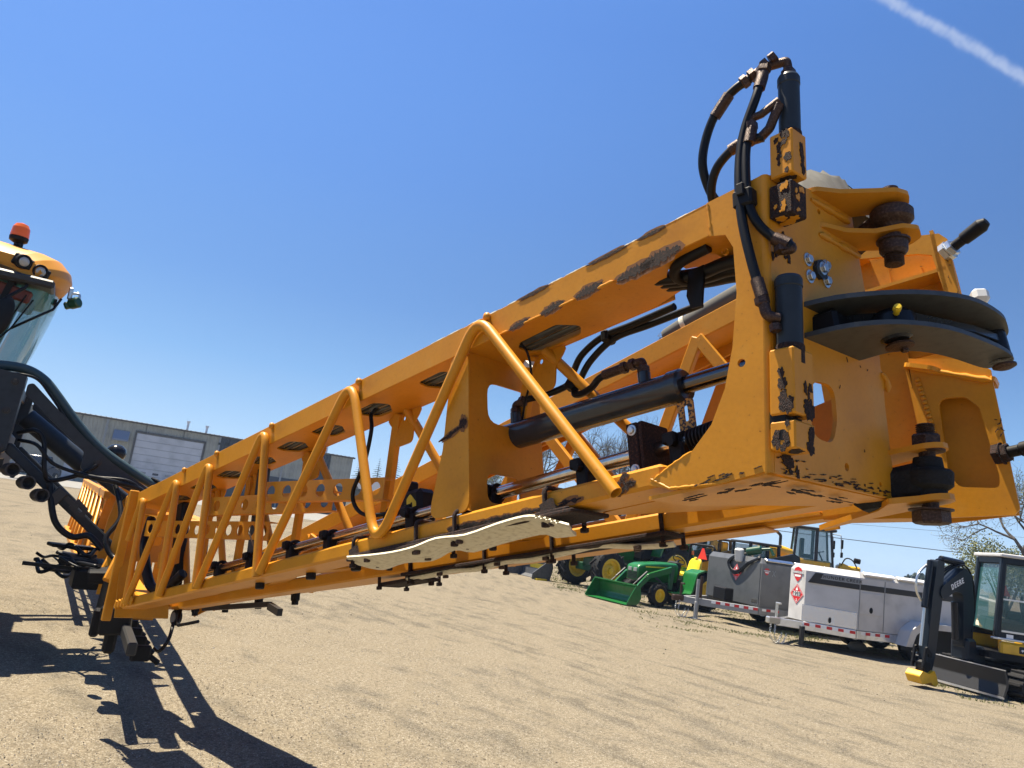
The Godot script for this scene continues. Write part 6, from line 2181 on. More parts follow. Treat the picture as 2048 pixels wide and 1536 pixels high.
	g.lathe(lp + ha * 0.052, -ha, [Vector2(0, 0.0), Vector2(0, 0.036), Vector2(0.03, 0.04), Vector2(0.034, 0.056), Vector2(0.042, 0.062), Vector2(0.078, 0.06), Vector2(0.086, 0.05), Vector2(0.09, 0.044), Vector2(0.116, 0.042), Vector2(0.116, 0)], 28)
	g.bar(lp - ha * 0.01, lp + V(0.2, -0.02, -0.02), 0.1, 0.1, Vector3.UP, 0.02)
	part("hinge_knuckle", g, "rubber")
	# --- curved link plates
	for i in 2:
		var w: float = [0.36, 0.445][i]
		var v3: Array = [[Vector2(-0.04, 0.15), Vector2(-0.075, 0.15), Vector2(-0.176, 0.179), Vector2(-0.267, 0.257), Vector2(-0.338, 0.396), Vector2(-0.38, 0.595), Vector2(-0.392, 0.718), Vector2(-0.385, 0.77), Vector2(-0.359, 0.793), Vector2(-0.325, 0.785), Vector2(-0.305, 0.75), Vector2(-0.274, 0.6), Vector2(-0.234, 0.486), Vector2(-0.178, 0.428), Vector2(-0.1, 0.42), Vector2(-0.04, 0.4)],
			[Vector2(-0.05, 0.153), Vector2(-0.089, 0.153), Vector2(-0.186, 0.195), Vector2(-0.304, 0.305), Vector2(-0.386, 0.454), Vector2(-0.412, 0.628), Vector2(-0.4, 0.74), Vector2(-0.38, 0.8), Vector2(-0.35, 0.82), Vector2(-0.32, 0.8), Vector2(-0.3, 0.74), Vector2(-0.28, 0.6), Vector2(-0.23, 0.48), Vector2(-0.17, 0.43), Vector2(-0.05, 0.42)]][i]
		var cl := []
		for k in v3.size() - 1:
			for m in 4:
				cl.append(v3[k].cubic_interpolate(v3[k + 1], v3[maxi(k - 1, 0)], v3[mini(k + 2, v3.size() - 1)], m / 4.0))
		cl.append(v3[v3.size() - 1])
		g = G.new()
		g.plate(cl, frame(V(0, w, 0), V(1, 0, 0), V(0, 0, 1)), -0.013)
		part("link_plate", g, "sheave")
	g = G.new()
	g.lathe(V(-0.225, 0.365, 0.345), V(0, 1, 0), [Vector2(-0.01, 0.0), Vector2(-0.01, 0.03), Vector2(0.0, 0.048), Vector2(0.015, 0.058), Vector2(0.05, 0.058), Vector2(0.065, 0.045), Vector2(0.07, 0.0)], 24)
	g = cut("link_bushing", g, "black_gloss")
	g.cyl(V(-0.36, 0.36, 0.745), V(-0.36, 0.445, 0.745), 0.03, 16)
	g = cut("link_bushing", g, "black_gloss")
	g.plate([Vector2(-0.27, 0.38), Vector2(-0.35, 0.6), Vector2(-0.375, 0.72), Vector2(-0.34, 0.74), Vector2(-0.22, 0.42)], frame(V(0, 0.41, 0), V(1, 0, 0), V(0, 0, 1)), -0.02)
	part("inner_link", g, "slate_gloss")
	g = G.new()
	g.lathe(V(-0.225, 0.3465, 0.36), V(0, -1, 0), [Vector2(0, 0), Vector2(0, 0.035), Vector2(0.005, 0.035), Vector2(0.008, 0.02), Vector2(0.008, 0)], 18)
	g.hexa(V(-0.23, 0.34, 0.375), V(0, -1, 0), 0.01, 0.01)
	g = cut("link_pin", g, "fitting")
	g.lathe(V(-0.365, 0.3465, 0.745), V(0, -1, 0), [Vector2(0, 0), Vector2(0, 0.03), Vector2(0.006, 0.03), Vector2(0.012, 0.018), Vector2(0.014, 0)], 18)
	part("link_pin", g, "rusty_bolt")
	g = G.new()
	g.tube([V(-0.255, 0.405, 0.29), V(-0.27, 0.412, 0.265)], 0.008, 8)
	g.hexa(V(-0.262, 0.409, 0.278), V(-0.5, 0.3, -0.8), 0.011, 0.01)
	part("grease_fitting", g, "hub_yellow")
	# black strip added to stand for the shaded gap between the link plates
	g = G.new()
	var wp := curve([V(-0.09, 0.4, 0.26), V(-0.17, 0.4, 0.3), V(-0.24, 0.4, 0.37), V(-0.3, 0.4, 0.5), V(-0.335, 0.4, 0.63), V(-0.35, 0.4, 0.72)], 4)
	for i in wp.size() - 1:
		g.bar(wp[i], wp[i + 1], 0.014, 0.07)
	part("link_gap_dark", g, "black")
	g = G.new()
	g.box(V(-0.1, 0.4, 0.3), V(0.09, 0.07, 0.22), Basis.IDENTITY, 0.01)
	part("link_pivot_block", g, "black")
	# --- hoses, fittings at the top corner
	var hz := [
		[V(-0.113, 1.083, 0.012), V(-0.07, 1.075, 0.006), V(-0.02, 1.045, 0.0), V(0.03, 0.98, 0.0), V(0.06, 0.9, 0.004), V(0.066, 0.83, 0.03), V(0.06, 0.775, 0.07), V(0.07, 0.7, 0.1)],
		[V(-0.145, 1.06, 0.01), V(-0.125, 1.0, -0.004), V(-0.085, 0.92, -0.012), V(-0.062, 0.84, -0.02), V(-0.05, 0.74, -0.03), V(-0.046, 0.64, -0.034), V(-0.052, 0.53, -0.034), V(-0.06, 0.44, -0.03)],
		[V(-0.12, 0.885, 0.015), V(-0.075, 0.893, 0.0), V(-0.03, 0.885, -0.002), V(0.02, 0.855, 0.0), V(0.055, 0.81, 0.02), V(0.07, 0.76, 0.06), V(0.08, 0.7, 0.1)],
		[V(-0.098, 0.9, -0.006), V(-0.08, 0.86, -0.014), V(-0.07, 0.78, -0.022), V(-0.066, 0.7, -0.026), V(-0.075, 0.635, -0.02), V(-0.1, 0.585, -0.004), V(-0.128, 0.558, 0.006), V(-0.14, 0.54, 0.012)]]
	for p in hz:
		g = G.new()
		g.tube(curve(p, 7), 0.0125, 12)
		part("hydraulic_hose", g, "hose")
	g = G.new()
	var tb := V(-0.17, 1.103, 0.03)
	g.tube(fillet([EP(0.036, 0.052, 1.05), EP(0.036, 0.05, 1.085), EP(0.036, 0.045, 1.1), tb + V(0.02, 0.005, 0.0), V(-0.105, 1.085, 0.01)], 0.01), 0.0125, 8)
	g = cut("hose_fitting", g, "fitting")
	g.hexa(EP(0.036, 0.052, 1.055), ey, 0.019, 0.022)
	g = cut("hose_fitting", g, "fitting")
	var td := (V(-0.105, 1.085, 0.01) - EP(0.03, 0.035, 1.13)).normalized()
	for t in [0.02, 0.045, 0.085, 0.11]:
		g.hexa(EP(0.03, 0.035, 1.13) + td * t, td, 0.0185, 0.018, t * 9.0)
	g.tube([V(-0.15, 1.095, 0.018), V(-0.147, 1.065, 0.011), V(-0.135, 1.03, 0.004)], 0.0165, 10)
	g = cut("hose_fitting", g, "fitting")
	g.hexa(V(-0.152, 1.097, 0.018), V(0.15, -1, -0.2), 0.02, 0.018)
	g = cut("hose_fitting", g, "fitting")
	g.tube([V(-0.1, 1.084, 0.009), V(-0.07, 1.075, 0.006)], 0.009, 8)
	g = cut("hose_fitting", g, "fitting")
	g.tube([V(-0.05, 1.065, 0.003), V(0.0, 1.02, 0.0)], 0.0165, 10)
	g = cut("hose_fitting", g, "fitting")
	g.tube(fillet([EP(0.034, 0.01, 0.965), V(-0.13, 0.945, 0.0), V(-0.102, 0.945, -0.006), V(-0.1, 0.9, -0.006)], 0.018, 6), 0.0105, 8)
	g = cut("hose_fitting", g, "fitting")
	g.hexa(V(-0.1, 0.93, -0.006), V(0.1, -1, 0), 0.018, 0.02)
	g = cut("hose_fitting", g, "fitting")
	g.tube([V(-0.1, 0.915, -0.006), V(-0.088, 0.87, -0.012)], 0.0165, 10)
	g = cut("hose_fitting", g, "fitting")
	g.tube(fillet([EP(0.034, 0.01, 0.955), V(-0.14, 0.9, 0.012), V(-0.11, 0.886, 0.012), V(-0.06, 0.892, 0.0)], 0.02, 5), 0.0125, 8)
	g = cut("hose_fitting", g, "fitting")
	g.tube([V(-0.06, 0.892, 0.0), V(-0.03, 0.887, -0.002)], 0.0165, 10)
	g = cut("hose_fitting", g, "fitting")
	g.tube([V(-0.105, 0.577, -0.002), V(-0.135, 0.55, 0.009)], 0.0165, 10)
	g = cut("hose_fitting", g, "fitting")
	g.tube(fillet([V(-0.135, 0.55, 0.009), V(-0.142, 0.535, 0.012), EP(0.034, 0.012, 0.54)], 0.008), 0.0115, 8)
	g = cut("hose_fitting", g, "fitting")
	g.hexa(EP(0.034, 0.012, 0.538), ey, 0.022, 0.018)
	g = cut("hose_fitting", g, "fitting")
	g.tube([V(-0.057, 0.47, -0.032), V(-0.062, 0.42, -0.029)], 0.016, 10)
	g = cut("hose_fitting", g, "fitting")
	g.hexa(V(-0.06, 0.42, -0.03), V(0, -1, 0.1), 0.018, 0.02)
	g = cut("hose_fitting", g, "fitting")
	g.tube(fillet([V(-0.062, 0.41, -0.029), V(-0.064, 0.37, -0.026), V(-0.085, 0.362, -0.005)], 0.02, 6), 0.0135, 10)
	g = cut("hose_fitting", g, "fitting")
	g.hexa(V(-0.074, 0.33, -0.012), V(0, 1, 0), 0.014, 0.02)
	part("hose_fitting", g, "fitting")
	g = G.new()
	g.box(V(-0.058, 0.705, -0.026), V(0.055, 0.05, 0.036), Basis.from_euler(V(0, 0, 0.1)), 0.006)
	g.box(V(-0.06, 0.725, -0.046), V(0.022, 0.034, 0.012), Basis.from_euler(V(0, 0, 0.1)), 0.003)
	part("hose_clip", g, "black")
	# hose bundle wrapped in a black loop behind the cut-out
	g = G.new()
	for k in 3:
		g.tube(curve([V(0.0, 0.615 - k * 0.02, 0.11 + k * 0.03), V(0.1, 0.64 - k * 0.008, 0.12 + k * 0.03), V(0.2, 0.652, 0.13 + k * 0.03), V(0.34, 0.69, 0.12 + k * 0.03)], 6), 0.02, 10)
	part("hydraulic_hose", g, "hose")
	g = G.new()
	g.tube(curve([V(0.1, 0.664, 0.045), V(0.2, 0.66, 0.05), V(0.245, 0.655, 0.09), V(0.24, 0.652, 0.14), V(0.18, 0.655, 0.16), V(0.1, 0.66, 0.16)], 6), 0.016, 10)
	part("rubber_edging", g, "black")
	g = G.new()
	g.loft([[V(0.21, 0.66, 0.11), V(0.16, 0.66, 0.11), V(0.16, 0.66, 0.125), V(0.21, 0.66, 0.125)], [V(0.222, 0.58, 0.1), V(0.17, 0.58, 0.1), V(0.17, 0.58, 0.112), V(0.222, 0.58, 0.112)], [V(0.215, 0.54, 0.105), V(0.18, 0.535, 0.105), V(0.18, 0.535, 0.113), V(0.215, 0.54, 0.113)]])
	part("hook_and_loop_strap", g, "black")

func folded_wing() -> void:
	# the outer wing folded back beside the first; it tapers towards its tip
	var g: G
	xf = B
	var top := func(u: float) -> float: return 1.03 - 0.2 * u
	g = G.new()
	for k in 1:
		var a := V(0.02, top.call(0.02), 0)
		var b := V(4.75, top.call(4.75), 0)
		var d := (b - a).normalized()
		var n := V(-d.y, d.x, 0)
		var ln := a.distance_to(b)
		var bs := Basis(d, n, V(0, 0, 1))
		var m := (a + b) * 0.5
		g.box(m - n * 0.042 + V(0, 0, 0.004), V(ln, 0.084, 0.008), bs, 0.002)
		g.box(m - n * 0.08 + V(0, 0, 0.085), V(ln, 0.008, 0.154), bs, 0.002)
		g.box(m - n * 0.1 + V(0, 0, 0.166), V(ln, 0.055, 0.01), bs, 0.002)
		g.box(m - n * 0.06 + V(0, 0, 0.24), V(ln, 0.008, 0.14), bs, 0.002)
		g.box(m - n * 0.042 + V(0, 0, 0.314), V(ln, 0.084, 0.008), bs, 0.002)
	part("top_chord", g, "yellow")
	for z in [0.045, 0.4]:
		g = G.new()
		g.bar(V(-0.02 if z > 0.1 else -0.1, 0.06 if z < 0.1 else 0.24, z), V(5.0, 0.045 if z < 0.1 else 0.08, z * 0.8 + 0.01), 0.09, 0.05, Vector3.UP, 0.008)
		part("lower_chord", g, "yellow")
	# flanges seen along the lowest edge
	g = G.new()
	g.bar(V(0.3, 0.05, -0.012), V(4.6, 0.036, -0.012), 0.03, 0.008, Vector3.UP)
	g.bar(V(0.5, 0.028, 0.05), V(4.9, 0.016, 0.05), 0.13, 0.006, Vector3.UP)
	part("edge_flange", g, "yellow")
	for z in [0.0, 0.32]:
		var u := 0.25
		var i := 0
		while u < 3.9:
			g = G.new()
			var du := 0.42
			var lo := V(u, 0.07, z + 0.02)
			var hi := V(u + du, top.call(u + du) - 0.08, z)
			var nx := V(u + du * 2, 0.07, z + 0.02)
			if i % 2 == 0 or true:
				g.bar(lo, hi, 0.05, 0.03, V(0, 0, 1), 0.004)
			part("diagonal_bar", g, "yellow")
			g = G.new()
			g.bar(hi, nx, 0.05, 0.03, V(0, 0, 1), 0.004)
			part("diagonal_bar", g, "yellow")
			u += du * 2
			i += 1
	for k in 5:
		g = G.new()
		var u := 0.5 + k * 0.75
		g.bar(V(u, 0.07, 0.06), V(u + 0.36, 0.2, 0.38), 0.06, 0.008, Vector3.UP)
		g.bar(V(u + 0.36, 0.2, 0.38), V(u + 0.72, 0.066, 0.06), 0.06, 0.008, Vector3.UP)
		part("flat_brace", g, "yellow")
	# --- end box of the folded wing with its pocket, shelf and top plates
	var pk := fillet([Vector2(-0.119, 0.365), Vector2(-0.195, 0.352), Vector2(-0.225, 0.31), Vector2(-0.232, 0.09), Vector2(-0.225, 0.055), Vector2(-0.122, 0.075), Vector2(-0.1, 0.12)], 0.03, 5, true)
	g = G.new()
	g.plate([Vector2(-0.04, -0.01), Vector2(-0.245, -0.028), Vector2(-0.262, -0.012), Vector2(-0.263, 0.02), Vector2(-0.277, 0.375), Vector2(-0.28, 0.42), Vector2(-0.235, 0.47), Vector2(-0.06, 0.52)], frame(V(0, 0, -0.002), V(1, 0, 0), V(0, 1, 0)), 0.012, [pk])
	part("end_plate", g, "yellow")
	g = G.new()
	g.plate([Vector2(-0.06, -0.02), Vector2(-0.25, -0.02), Vector2(-0.27, 0.42), Vector2(-0.06, 0.5)], frame(V(0, 0, 0.07), V(1, 0, 0), V(0, 1, 0)), 0.01)
	g.box(V(-0.05, 0.25, 0.04), V(0.01, 0.52, 0.08))
	part("pocket_wall", g, "yellow")
	g = G.new()
	g.plate([Vector2(0.3, 0.055), Vector2(0.3, 0.03), Vector2(-0.06, -0.01), Vector2(-0.06, 0.02)], frame(V(0, 0, 0.005), V(1, 0, 0), V(0, 1, 0)), 0.1)
	part("floor_plate", g, "yellow")
	g = G.new()
	g.box(V(0.1, 0.5, 0.08), V(0.3, 0.9, 0.01))
	part("inner_wall", g, "yellow")
	g = G.new()
	var sh := fillet([Vector2(-0.05, -0.03), Vector2(-0.13, -0.035), Vector2(-0.17, 0.02), Vector2(-0.24, 0.03), Vector2(-0.29, -0.02), Vector2(-0.285, 0.1), Vector2(-0.05, 0.2)], 0.02, 3, true)
	var shf := Transform3D(Basis(V(1, 0.45, 0), V(0, 0, 1), V(0.45, -1, 0).normalized()), V(0, 0.525, 0))
	g.plate(sh, shf, 0.014)
	bead(g, [V(-0.06, 0.485, -0.006), V(-0.13, 0.455, -0.006), V(-0.24, 0.4, -0.006), V(-0.275, 0.385, -0.006)], 0.012)
	part("shelf_plate", g, "yellow")
	g = G.new()
	for k in 13:
		g.blob(V(-0.075 - 0.0012 * k, 0.44 - k * 0.016, -0.005), V(0.009, 0.008, 0.006), 6)
	part("weld_bead", g, "yellow")
	# upper end plates
	g = G.new()
	g.plate([Vector2(-0.205, 0.6), Vector2(-0.25, 0.69), Vector2(-0.255, 0.9), Vector2(-0.235, 0.93), Vector2(-0.16, 0.95), Vector2(0.02, 1.0), Vector2(0.02, 0.93), Vector2(-0.16, 0.88), Vector2(-0.2, 0.86), Vector2(-0.21, 0.7)], frame(V(0, 0, 0.0), V(1, 0, 0), V(0, 1, 0)), 0.012)
	g.box(V(-0.1, 0.76, 0.1), V(0.24, 0.42, 0.012))
	g.box(V(-0.1, 0.8, 0.05), V(0.26, 0.012, 0.1))
	g.box(V(-0.215, 0.78, 0.05), V(0.012, 0.34, 0.1))
	g.plate([Vector2(0.03, 0.78), Vector2(-0.18, 0.6), Vector2(0.03, 0.6)], frame(V(0, 0, 0.03), V(1, 0, 0), V(0, 1, 0)), 0.012)
	part("upper_end_plate", g, "yellow")
	g = G.new()
	g.box(V(-0.04, 0.47, 0.16), V(0.4, 0.86, 0.012))
	part("back_wall", g, "yellow")
	rng.seed = 44
	g = G.new()
	for k in 26:
		var p := V(rng.randf_range(-0.25, -0.06), rng.randf_range(0.62, 0.88), 0.0935 if k > 7 else -0.0006)
		if k <= 7:
			p.x = rng.randf_range(-0.25, -0.215)
		flake(g, p, p + V(rng.randf_range(-0.006, 0.006), rng.randf_range(-0.016, 0.006), 0), V(0, 0, -1), rng.randf_range(0.002, 0.006), 7, 0.9)
	for k in 8:
		var p := V(rng.randf_range(-0.272, -0.255), rng.randf_range(0.2, 0.26), -0.0025)
		flake(g, p, p + V(rng.randf_range(-0.012, 0.012), rng.randf_range(-0.02, 0.02), 0), V(0, 0, -1), 0.005, 7, 0.9)
	part("rust_patch", g, "rust").set_meta("kind", "stuff")
	# adjuster bolts
	for q in [[0.85, 0.0], [0.155, 1.0]]:
		var o := V(-0.235, q[0], 0.0)
		var dd := V(-0.9, 0.25, -0.35).normalized() if q[1] == 0.0 else V(-0.95, 0.0, -0.3).normalized()
		g = G.new()
		g.hexa(o, dd, 0.033, 0.02)
		g.lathe(o + dd * 0.02, dd, [Vector2(0, 0), Vector2(0, 0.034), Vector2(0.004, 0.034), Vector2(0.004, 0.02)], 18)
		g.hexa(o + dd * 0.024, dd, 0.03, 0.016, 0.3)
		var nt := part("lock_nut", g, "zinc" if q[1] == 0.0 else "rust")
		g = G.new()
		g.lathe(o + dd * 0.04, dd, [Vector2(0, 0.017), Vector2(0.03, 0.017), Vector2(0.035, 0.022), Vector2(0.1, 0.024), Vector2(0.118, 0.014), Vector2(0.12, 0)], 14)
		part("stop_bolt", g, "black", nt)
	g = G.new()
	g.box(V(-0.3, 0.655, -0.02), V(0.05, 0.05, 0.06), Basis.from_euler(V(0.2, 0.5, 0.1)), 0.012)
	part("marker_lamp", g, "pale_plastic")
	g = G.new()
	g.box(V(0.27, 0.0, -0.018), V(0.05, 0.02, 0.01), Basis.IDENTITY, 0.002)
	part("welded_tab", g, "yellow")
	g = G.new()
	g.cyl(V(4.75, -0.05, 0.03), V(4.75, -0.05, 0.07), 0.055, 18, 0.008)
	var gw := part("gauge_wheel", g, "rubber")
	g = G.new()
	g.cyl(V(4.75, -0.05, 0.025), V(4.75, -0.05, 0.075), 0.034, 16)
	part("hub", g, "pipe_grey", gw)
	g = G.new()
	g.tube(curve([V(4.7, 0.0, 0.05), V(4.62, -0.1, 0.0), V(4.48, -0.11, -0.03), V(4.32, -0.1, -0.02)], 6), 0.012, 6)
	g.tube(curve([V(4.72, -0.09, 0.02), V(4.64, -0.2, -0.04), V(4.7, -0.27, -0.06), V(4.82, -0.25, -0.04)], 6), 0.012, 6)
	part("drip_hose", g, "hose")
	for k in 4:
		g = G.new()
		var u := 3.4 + k * 0.38
		g.box(V(u, 0.0, 0.07), V(0.05, 0.06, 0.04), Basis.IDENTITY, 0.008)
		g.cyl(V(u, -0.02, 0.07), V(u, -0.05, 0.07), 0.02, 10)
		part("nozzle_body", g, "black")
	g = G.new()
	g.bar(V(3.55, -0.05, 0.0), V(3.35, -0.1, -0.06), 0.03, 0.04)
	g.bar(V(4.3, -0.02, 0.0), V(3.55, -0.04, 0.0), 0.03, 0.03)
	part("pull_rod", g, "graphite")
	xf = A

func centre_and_linkage() -> void:
	# machine frame: x forward, y up from the ground, z to its right side (towards us)
	var g: G
	# root frame of the near wing (wing coordinates)
	xf = A
	g = G.new()
	g.plate([Vector2(-0.01, -0.02), Vector2(0.32, -0.02), Vector2(0.3, 0.78), Vector2(-0.01, 0.78)], frame(V(4.5, 0, 0), V(0, 0, 1), V(0.12, 1, 0)), 0.012, [rrect(0.06, 0.12, 0.24, 0.34, 0.04), rrect(0.06, 0.45, 0.24, 0.66, 0.04)])
	part("root_plate", g, "yellow")
	g = G.new()
	g.bar(V(4.42, 0.78, -0.02), V(4.62, -0.03, -0.02), 0.03, 0.055, V(0, 0, 1), 0.005)
	part("root_bar", g, "yellow")
	g = G.new()
	for k in 6:
		g.box(V(4.2 + k * 0.055, 0.06, -0.016), V(0.03, 0.05, 0.012), Basis.from_euler(V(0, 0, 0.5)), 0.003)
	part("toothed_edge", g, "yellow")
	g = G.new()
	g.box(V(4.12, 0.36, 0.2), V(0.1, 0.62, 0.06), Basis.IDENTITY, 0.01)
	g.box(V(3.85, 0.36, 0.24), V(0.06, 0.66, 0.05), Basis.IDENTITY, 0.01)
	g.tube(curve([V(4.4, 0.6, 0.1), V(4.3, 0.4, 0.05), V(4.2, 0.16, 0.08), V(4.05, 0.12, 0.12), V(3.9, 0.2, 0.16)], 6), 0.03, 8)
	part("valve_stack", g, "black")
	g = G.new()
	g.box(V(4.0, 0.3, 0.1), V(0.3, 0.1, 0.02))
	part("cross_plate", g, "yellow")
	xf = MF
	# centre frame
	for h in [1.3, 0.72]:
		g = G.new()
		g.bar(V(0.42, h, 1.5), V(0.42, h, -3.2), 0.1, 0.1, Vector3.UP, 0.01)
		part("centre_beam", g, "yellow")
	for q in [[0.9, 0.3], [-0.2, 0.26], [-1.4, 0.26], [-2.6, 0.26]]:
		g = G.new()
		g.plate([Vector2(0.22, 0.55), Vector2(0.55, 0.55), Vector2(0.6, 0.8), Vector2(0.56, 1.38), Vector2(q[1] + 0.05, 1.42), Vector2(0.26, 1.1)], frame(V(0, 0, q[0]), V(1, 0, 0), V(0, 1, 0)), 0.015, [rrect(0.34, 0.75, 0.48, 1.0, 0.04)])
		part("centre_plate", g, "yellow")
	for q in [[0.18, 1.12, 0.3], [-0.35, 1.06, 0.45]]:
		g = G.new()
		g.bar(V(0.28, 0.72, q[0] + 0.2), V(0.5, 1.42, q[0] - 0.2), 0.16, 0.05, V(0, 0, 1), 0.01)
		part("slanted_arm", g, "yellow")
	# pierced plate added ahead of the centre frame to cast a shadow band
	g = G.new()
	var wh := []
	for k in 9:
		wh.append(circ(-1.2 + k * 0.45 + 0.06 * sin(k * 5.0), 0.71 + 0.03 * cos(k * 3.0), 0.03 + 0.018 * sin(k * 2.3), 9))
	g.plate([Vector2(-1.5, 0.62), Vector2(3.0, 0.62), Vector2(3.0, 0.8), Vector2(-1.5, 0.8)], frame(V(0, 1.3, 0), V(0, 0, -1), V(1, 0, 0)), 0.01, wh)
	part("added_shadow_plate", g, "yellow")
	# clevis ears where the arms are pinned
	for l in [-0.6, -2.8]:
		for s in [-0.09, 0.09]:
			g = G.new()
			g.plate(fillet([Vector2(0.42, 1.22), Vector2(0.44, 1.42), Vector2(0.52, 1.5), Vector2(0.62, 1.48), Vector2(0.64, 1.36), Vector2(0.56, 1.2)], 0.05, 4, true), frame(V(0, 0, l + s), V(1, 0, 0), V(0, 1, 0)), 0.02, [circ(0.55, 1.41, 0.025)])
			part("clevis_ear", g, "yellow")
	# lift linkage arms
	for i in 2:
		var l: float = [-0.6, -2.8][i]
		var w := 0.1
		g = G.new()
		g.plate(fillet([Vector2(-0.64, 2.2), Vector2(-0.6, 2.22), Vector2(-0.12, 1.82), Vector2(0.14, 1.64), Vector2(0.54, 1.42), Vector2(0.5, 1.36), Vector2(0.36, 1.4), Vector2(0.14, 1.48), Vector2(0.02, 1.46), Vector2(-0.1, 1.56), Vector2(-0.1, 1.7), Vector2(-0.64, 2.11)], 0.03, 3, true), frame(V(0, 0, l - w / 2), V(1, 0, 0), V(0, 1, 0)), w)
		var arm := part("upper_lift_arm", g, "slate")
		g = G.new()
		hexbolt(g, V(0.02, 1.63, l + w / 2), V(0, 0, 1), 0.025)
		g.lathe(V(0.53, 1.4, l + w / 2 - 0.01), V(0, 0, 1), [Vector2(0, 0.045), Vector2(0.02, 0.045), Vector2(0.02, 0)], 16)
		part("pivot_pin", g, "graphite", arm)
		g = G.new()
		g.bar(V(-0.68, 1.66, l), V(0.38, 0.83, l), 0.1, 0.085, Vector3.UP, 0.012)
		part("lower_lift_arm", g, "slate")
		# mast
		g = G.new()
		g.plate([Vector2(-0.74, 1.55), Vector2(-0.67, 1.62), Vector2(-0.655, 2.26), Vector2(-1.0, 2.3), Vector2(-1.05, 1.7), Vector2(-0.9, 1.5)], frame(V(0, 0, l - 0.12), V(1, 0, 0), V(0, 1, 0)), 0.24)
		var ms := part("linkage_mast", g, "slate")
		g = G.new()
		for q in [[-0.72, 1.64], [-0.74, 1.95], [-0.73, 2.2]]:
			hexbolt(g, V(q[0], q[1], l + 0.12), V(0, 0, 1), 0.022)
		part("mast_bolt", g, "graphite", ms)
	g = G.new()
	g.bar(V(-0.8, 1.62, -0.5), V(-0.8, 1.62, -2.9), 0.2, 0.16, Vector3.UP, 0.01)
	g.bar(V(-0.8, 2.2, -0.5), V(-0.8, 2.2, -2.9), 0.16, 0.12, Vector3.UP, 0.01)
	part("mast_cross_tube", g, "slate")
	g = G.new()
	g.cyl(V(-0.62, 1.95, -1.2), V(-0.05, 1.58, -1.2), 0.09, 18, 0.01)
	g.cyl(V(-0.05, 1.58, -1.2), V(0.35, 1.33, -1.2), 0.045, 14)
	part("lift_cylinder", g, "slate")
	# big dark hose and the thinner lines beside it
	g = G.new()
	g.tube(curve([V(-1.05, 2.2, -0.75), V(-0.95, 2.31, -0.75), V(-0.85, 2.34, -0.75), V(-0.68, 2.34, -0.75), V(-0.54, 2.28, -0.75), V(-0.42, 2.17, -0.75), V(-0.2, 1.94, -0.75), V(0.02, 1.755, -0.75), V(0.3, 1.6, -0.75), V(0.56, 1.475, -0.75)], 6), 0.043, 14)
	part("product_hose", g, "teal_hose")
	var lines := [
		[V(-0.8, 2.27, -0.6), V(-0.6, 2.27, -0.62), V(-0.45, 2.14, -0.68), V(-0.2, 1.86, -0.66), V(0.0, 1.7, -0.6)],
		[V(-0.62, 1.78, -0.62), V(-0.5, 1.82, -0.5), V(-0.42, 1.74, -0.48), V(-0.36, 1.5, -0.45), V(-0.3, 1.42, -0.5), V(-0.1, 1.5, -0.5), V(0.02, 1.6, -0.5)],
		[V(-0.6, 1.72, -0.6), V(-0.46, 1.7, -0.46), V(-0.3, 1.56, -0.46), V(0.0, 1.5, -0.46), V(0.3, 1.5, -0.45), V(0.45, 1.36, -0.44), V(0.5, 1.1, -0.4), V(0.42, 0.9, -0.4)],
		[V(-0.1, 1.5, -0.47), V(0.2, 1.48, -0.45), V(0.4, 1.44, -0.45), V(0.52, 1.3, -0.45), V(0.5, 1.0, -0.45), V(0.4, 0.8, -0.42)],
		[V(0.5, 1.55, -0.75), V(0.6, 1.5, -0.7), V(0.62, 1.35, -0.62), V(0.52, 1.2, -0.5), V(0.44, 0.95, -0.42)],
		[V(0.2, 1.45, -0.5), V(0.28, 1.2, -0.3), V(0.2, 1.0, -0.2), V(0.3, 0.86, -0.1), V(0.42, 0.95, 0.1)],
		[V(-0.3, 1.4, -0.45), V(-0.2, 1.1, -0.4), V(-0.05, 0.98, -0.4), V(0.08, 1.0, -0.4), V(0.2, 0.9, -0.35)]]
	for i in lines.size():
		g = G.new()
		g.tube(curve(lines[i], 7), [0.012, 0.02, 0.016, 0.024, 0.018, 0.022, 0.026][i], 8)
		part("hydraulic_hose", g, "hose")
	rng.seed = 61
	for k in 10:
		g = G.new()
		var p := [V(rng.randf_range(-0.3, -0.05), rng.randf_range(0.72, 0.9), rng.randf_range(-0.9, -0.2))]
		for m in 5:
			p.append(p[m] + V(rng.randf_range(0.02, 0.16), rng.randf_range(-0.09, 0.09), rng.randf_range(-0.25, 0.25)))
		g.tube(curve(p, 6), rng.randf_range(0.008, 0.017), 7)
		part("hydraulic_hose", g, "hose")
	# three cupped dark outlets under the arm
	for q in [[-0.6, 1.47], [-0.47, 1.38], [-0.35, 1.29]]:
		g = G.new()
		var o := V(q[0], q[1], -0.42)
		g.lathe(o, V(0.35, 0.05, 1), [Vector2(-0.12, 0), Vector2(-0.12, 0.04), Vector2(-0.06, 0.055), Vector2(0.06, 0.058), Vector2(0.06, 0.045), Vector2(0.0, 0.04), Vector2(-0.03, 0.0)], 18)
		part("outlet_cup", g, "graphite")
	g = G.new()
	g.plate([Vector2(-0.12, 1.22), Vector2(-0.06, 1.3), Vector2(0.03, 1.22), Vector2(0.01, 1.14), Vector2(-0.06, 1.16)], frame(V(0, 0, -0.45), V(1, 0, 0), V(0, 1, 0)), 0.02, [circ(-0.03, 1.21, 0.022)])
	g.bar(V(-0.22, 1.34, -0.44), V(-0.06, 1.22, -0.44), 0.03, 0.04)
	g.box(V(-0.22, 1.3, -0.44), V(0.1, 0.14, 0.06), Basis.from_euler(V(0, 0, -0.6)), 0.01)
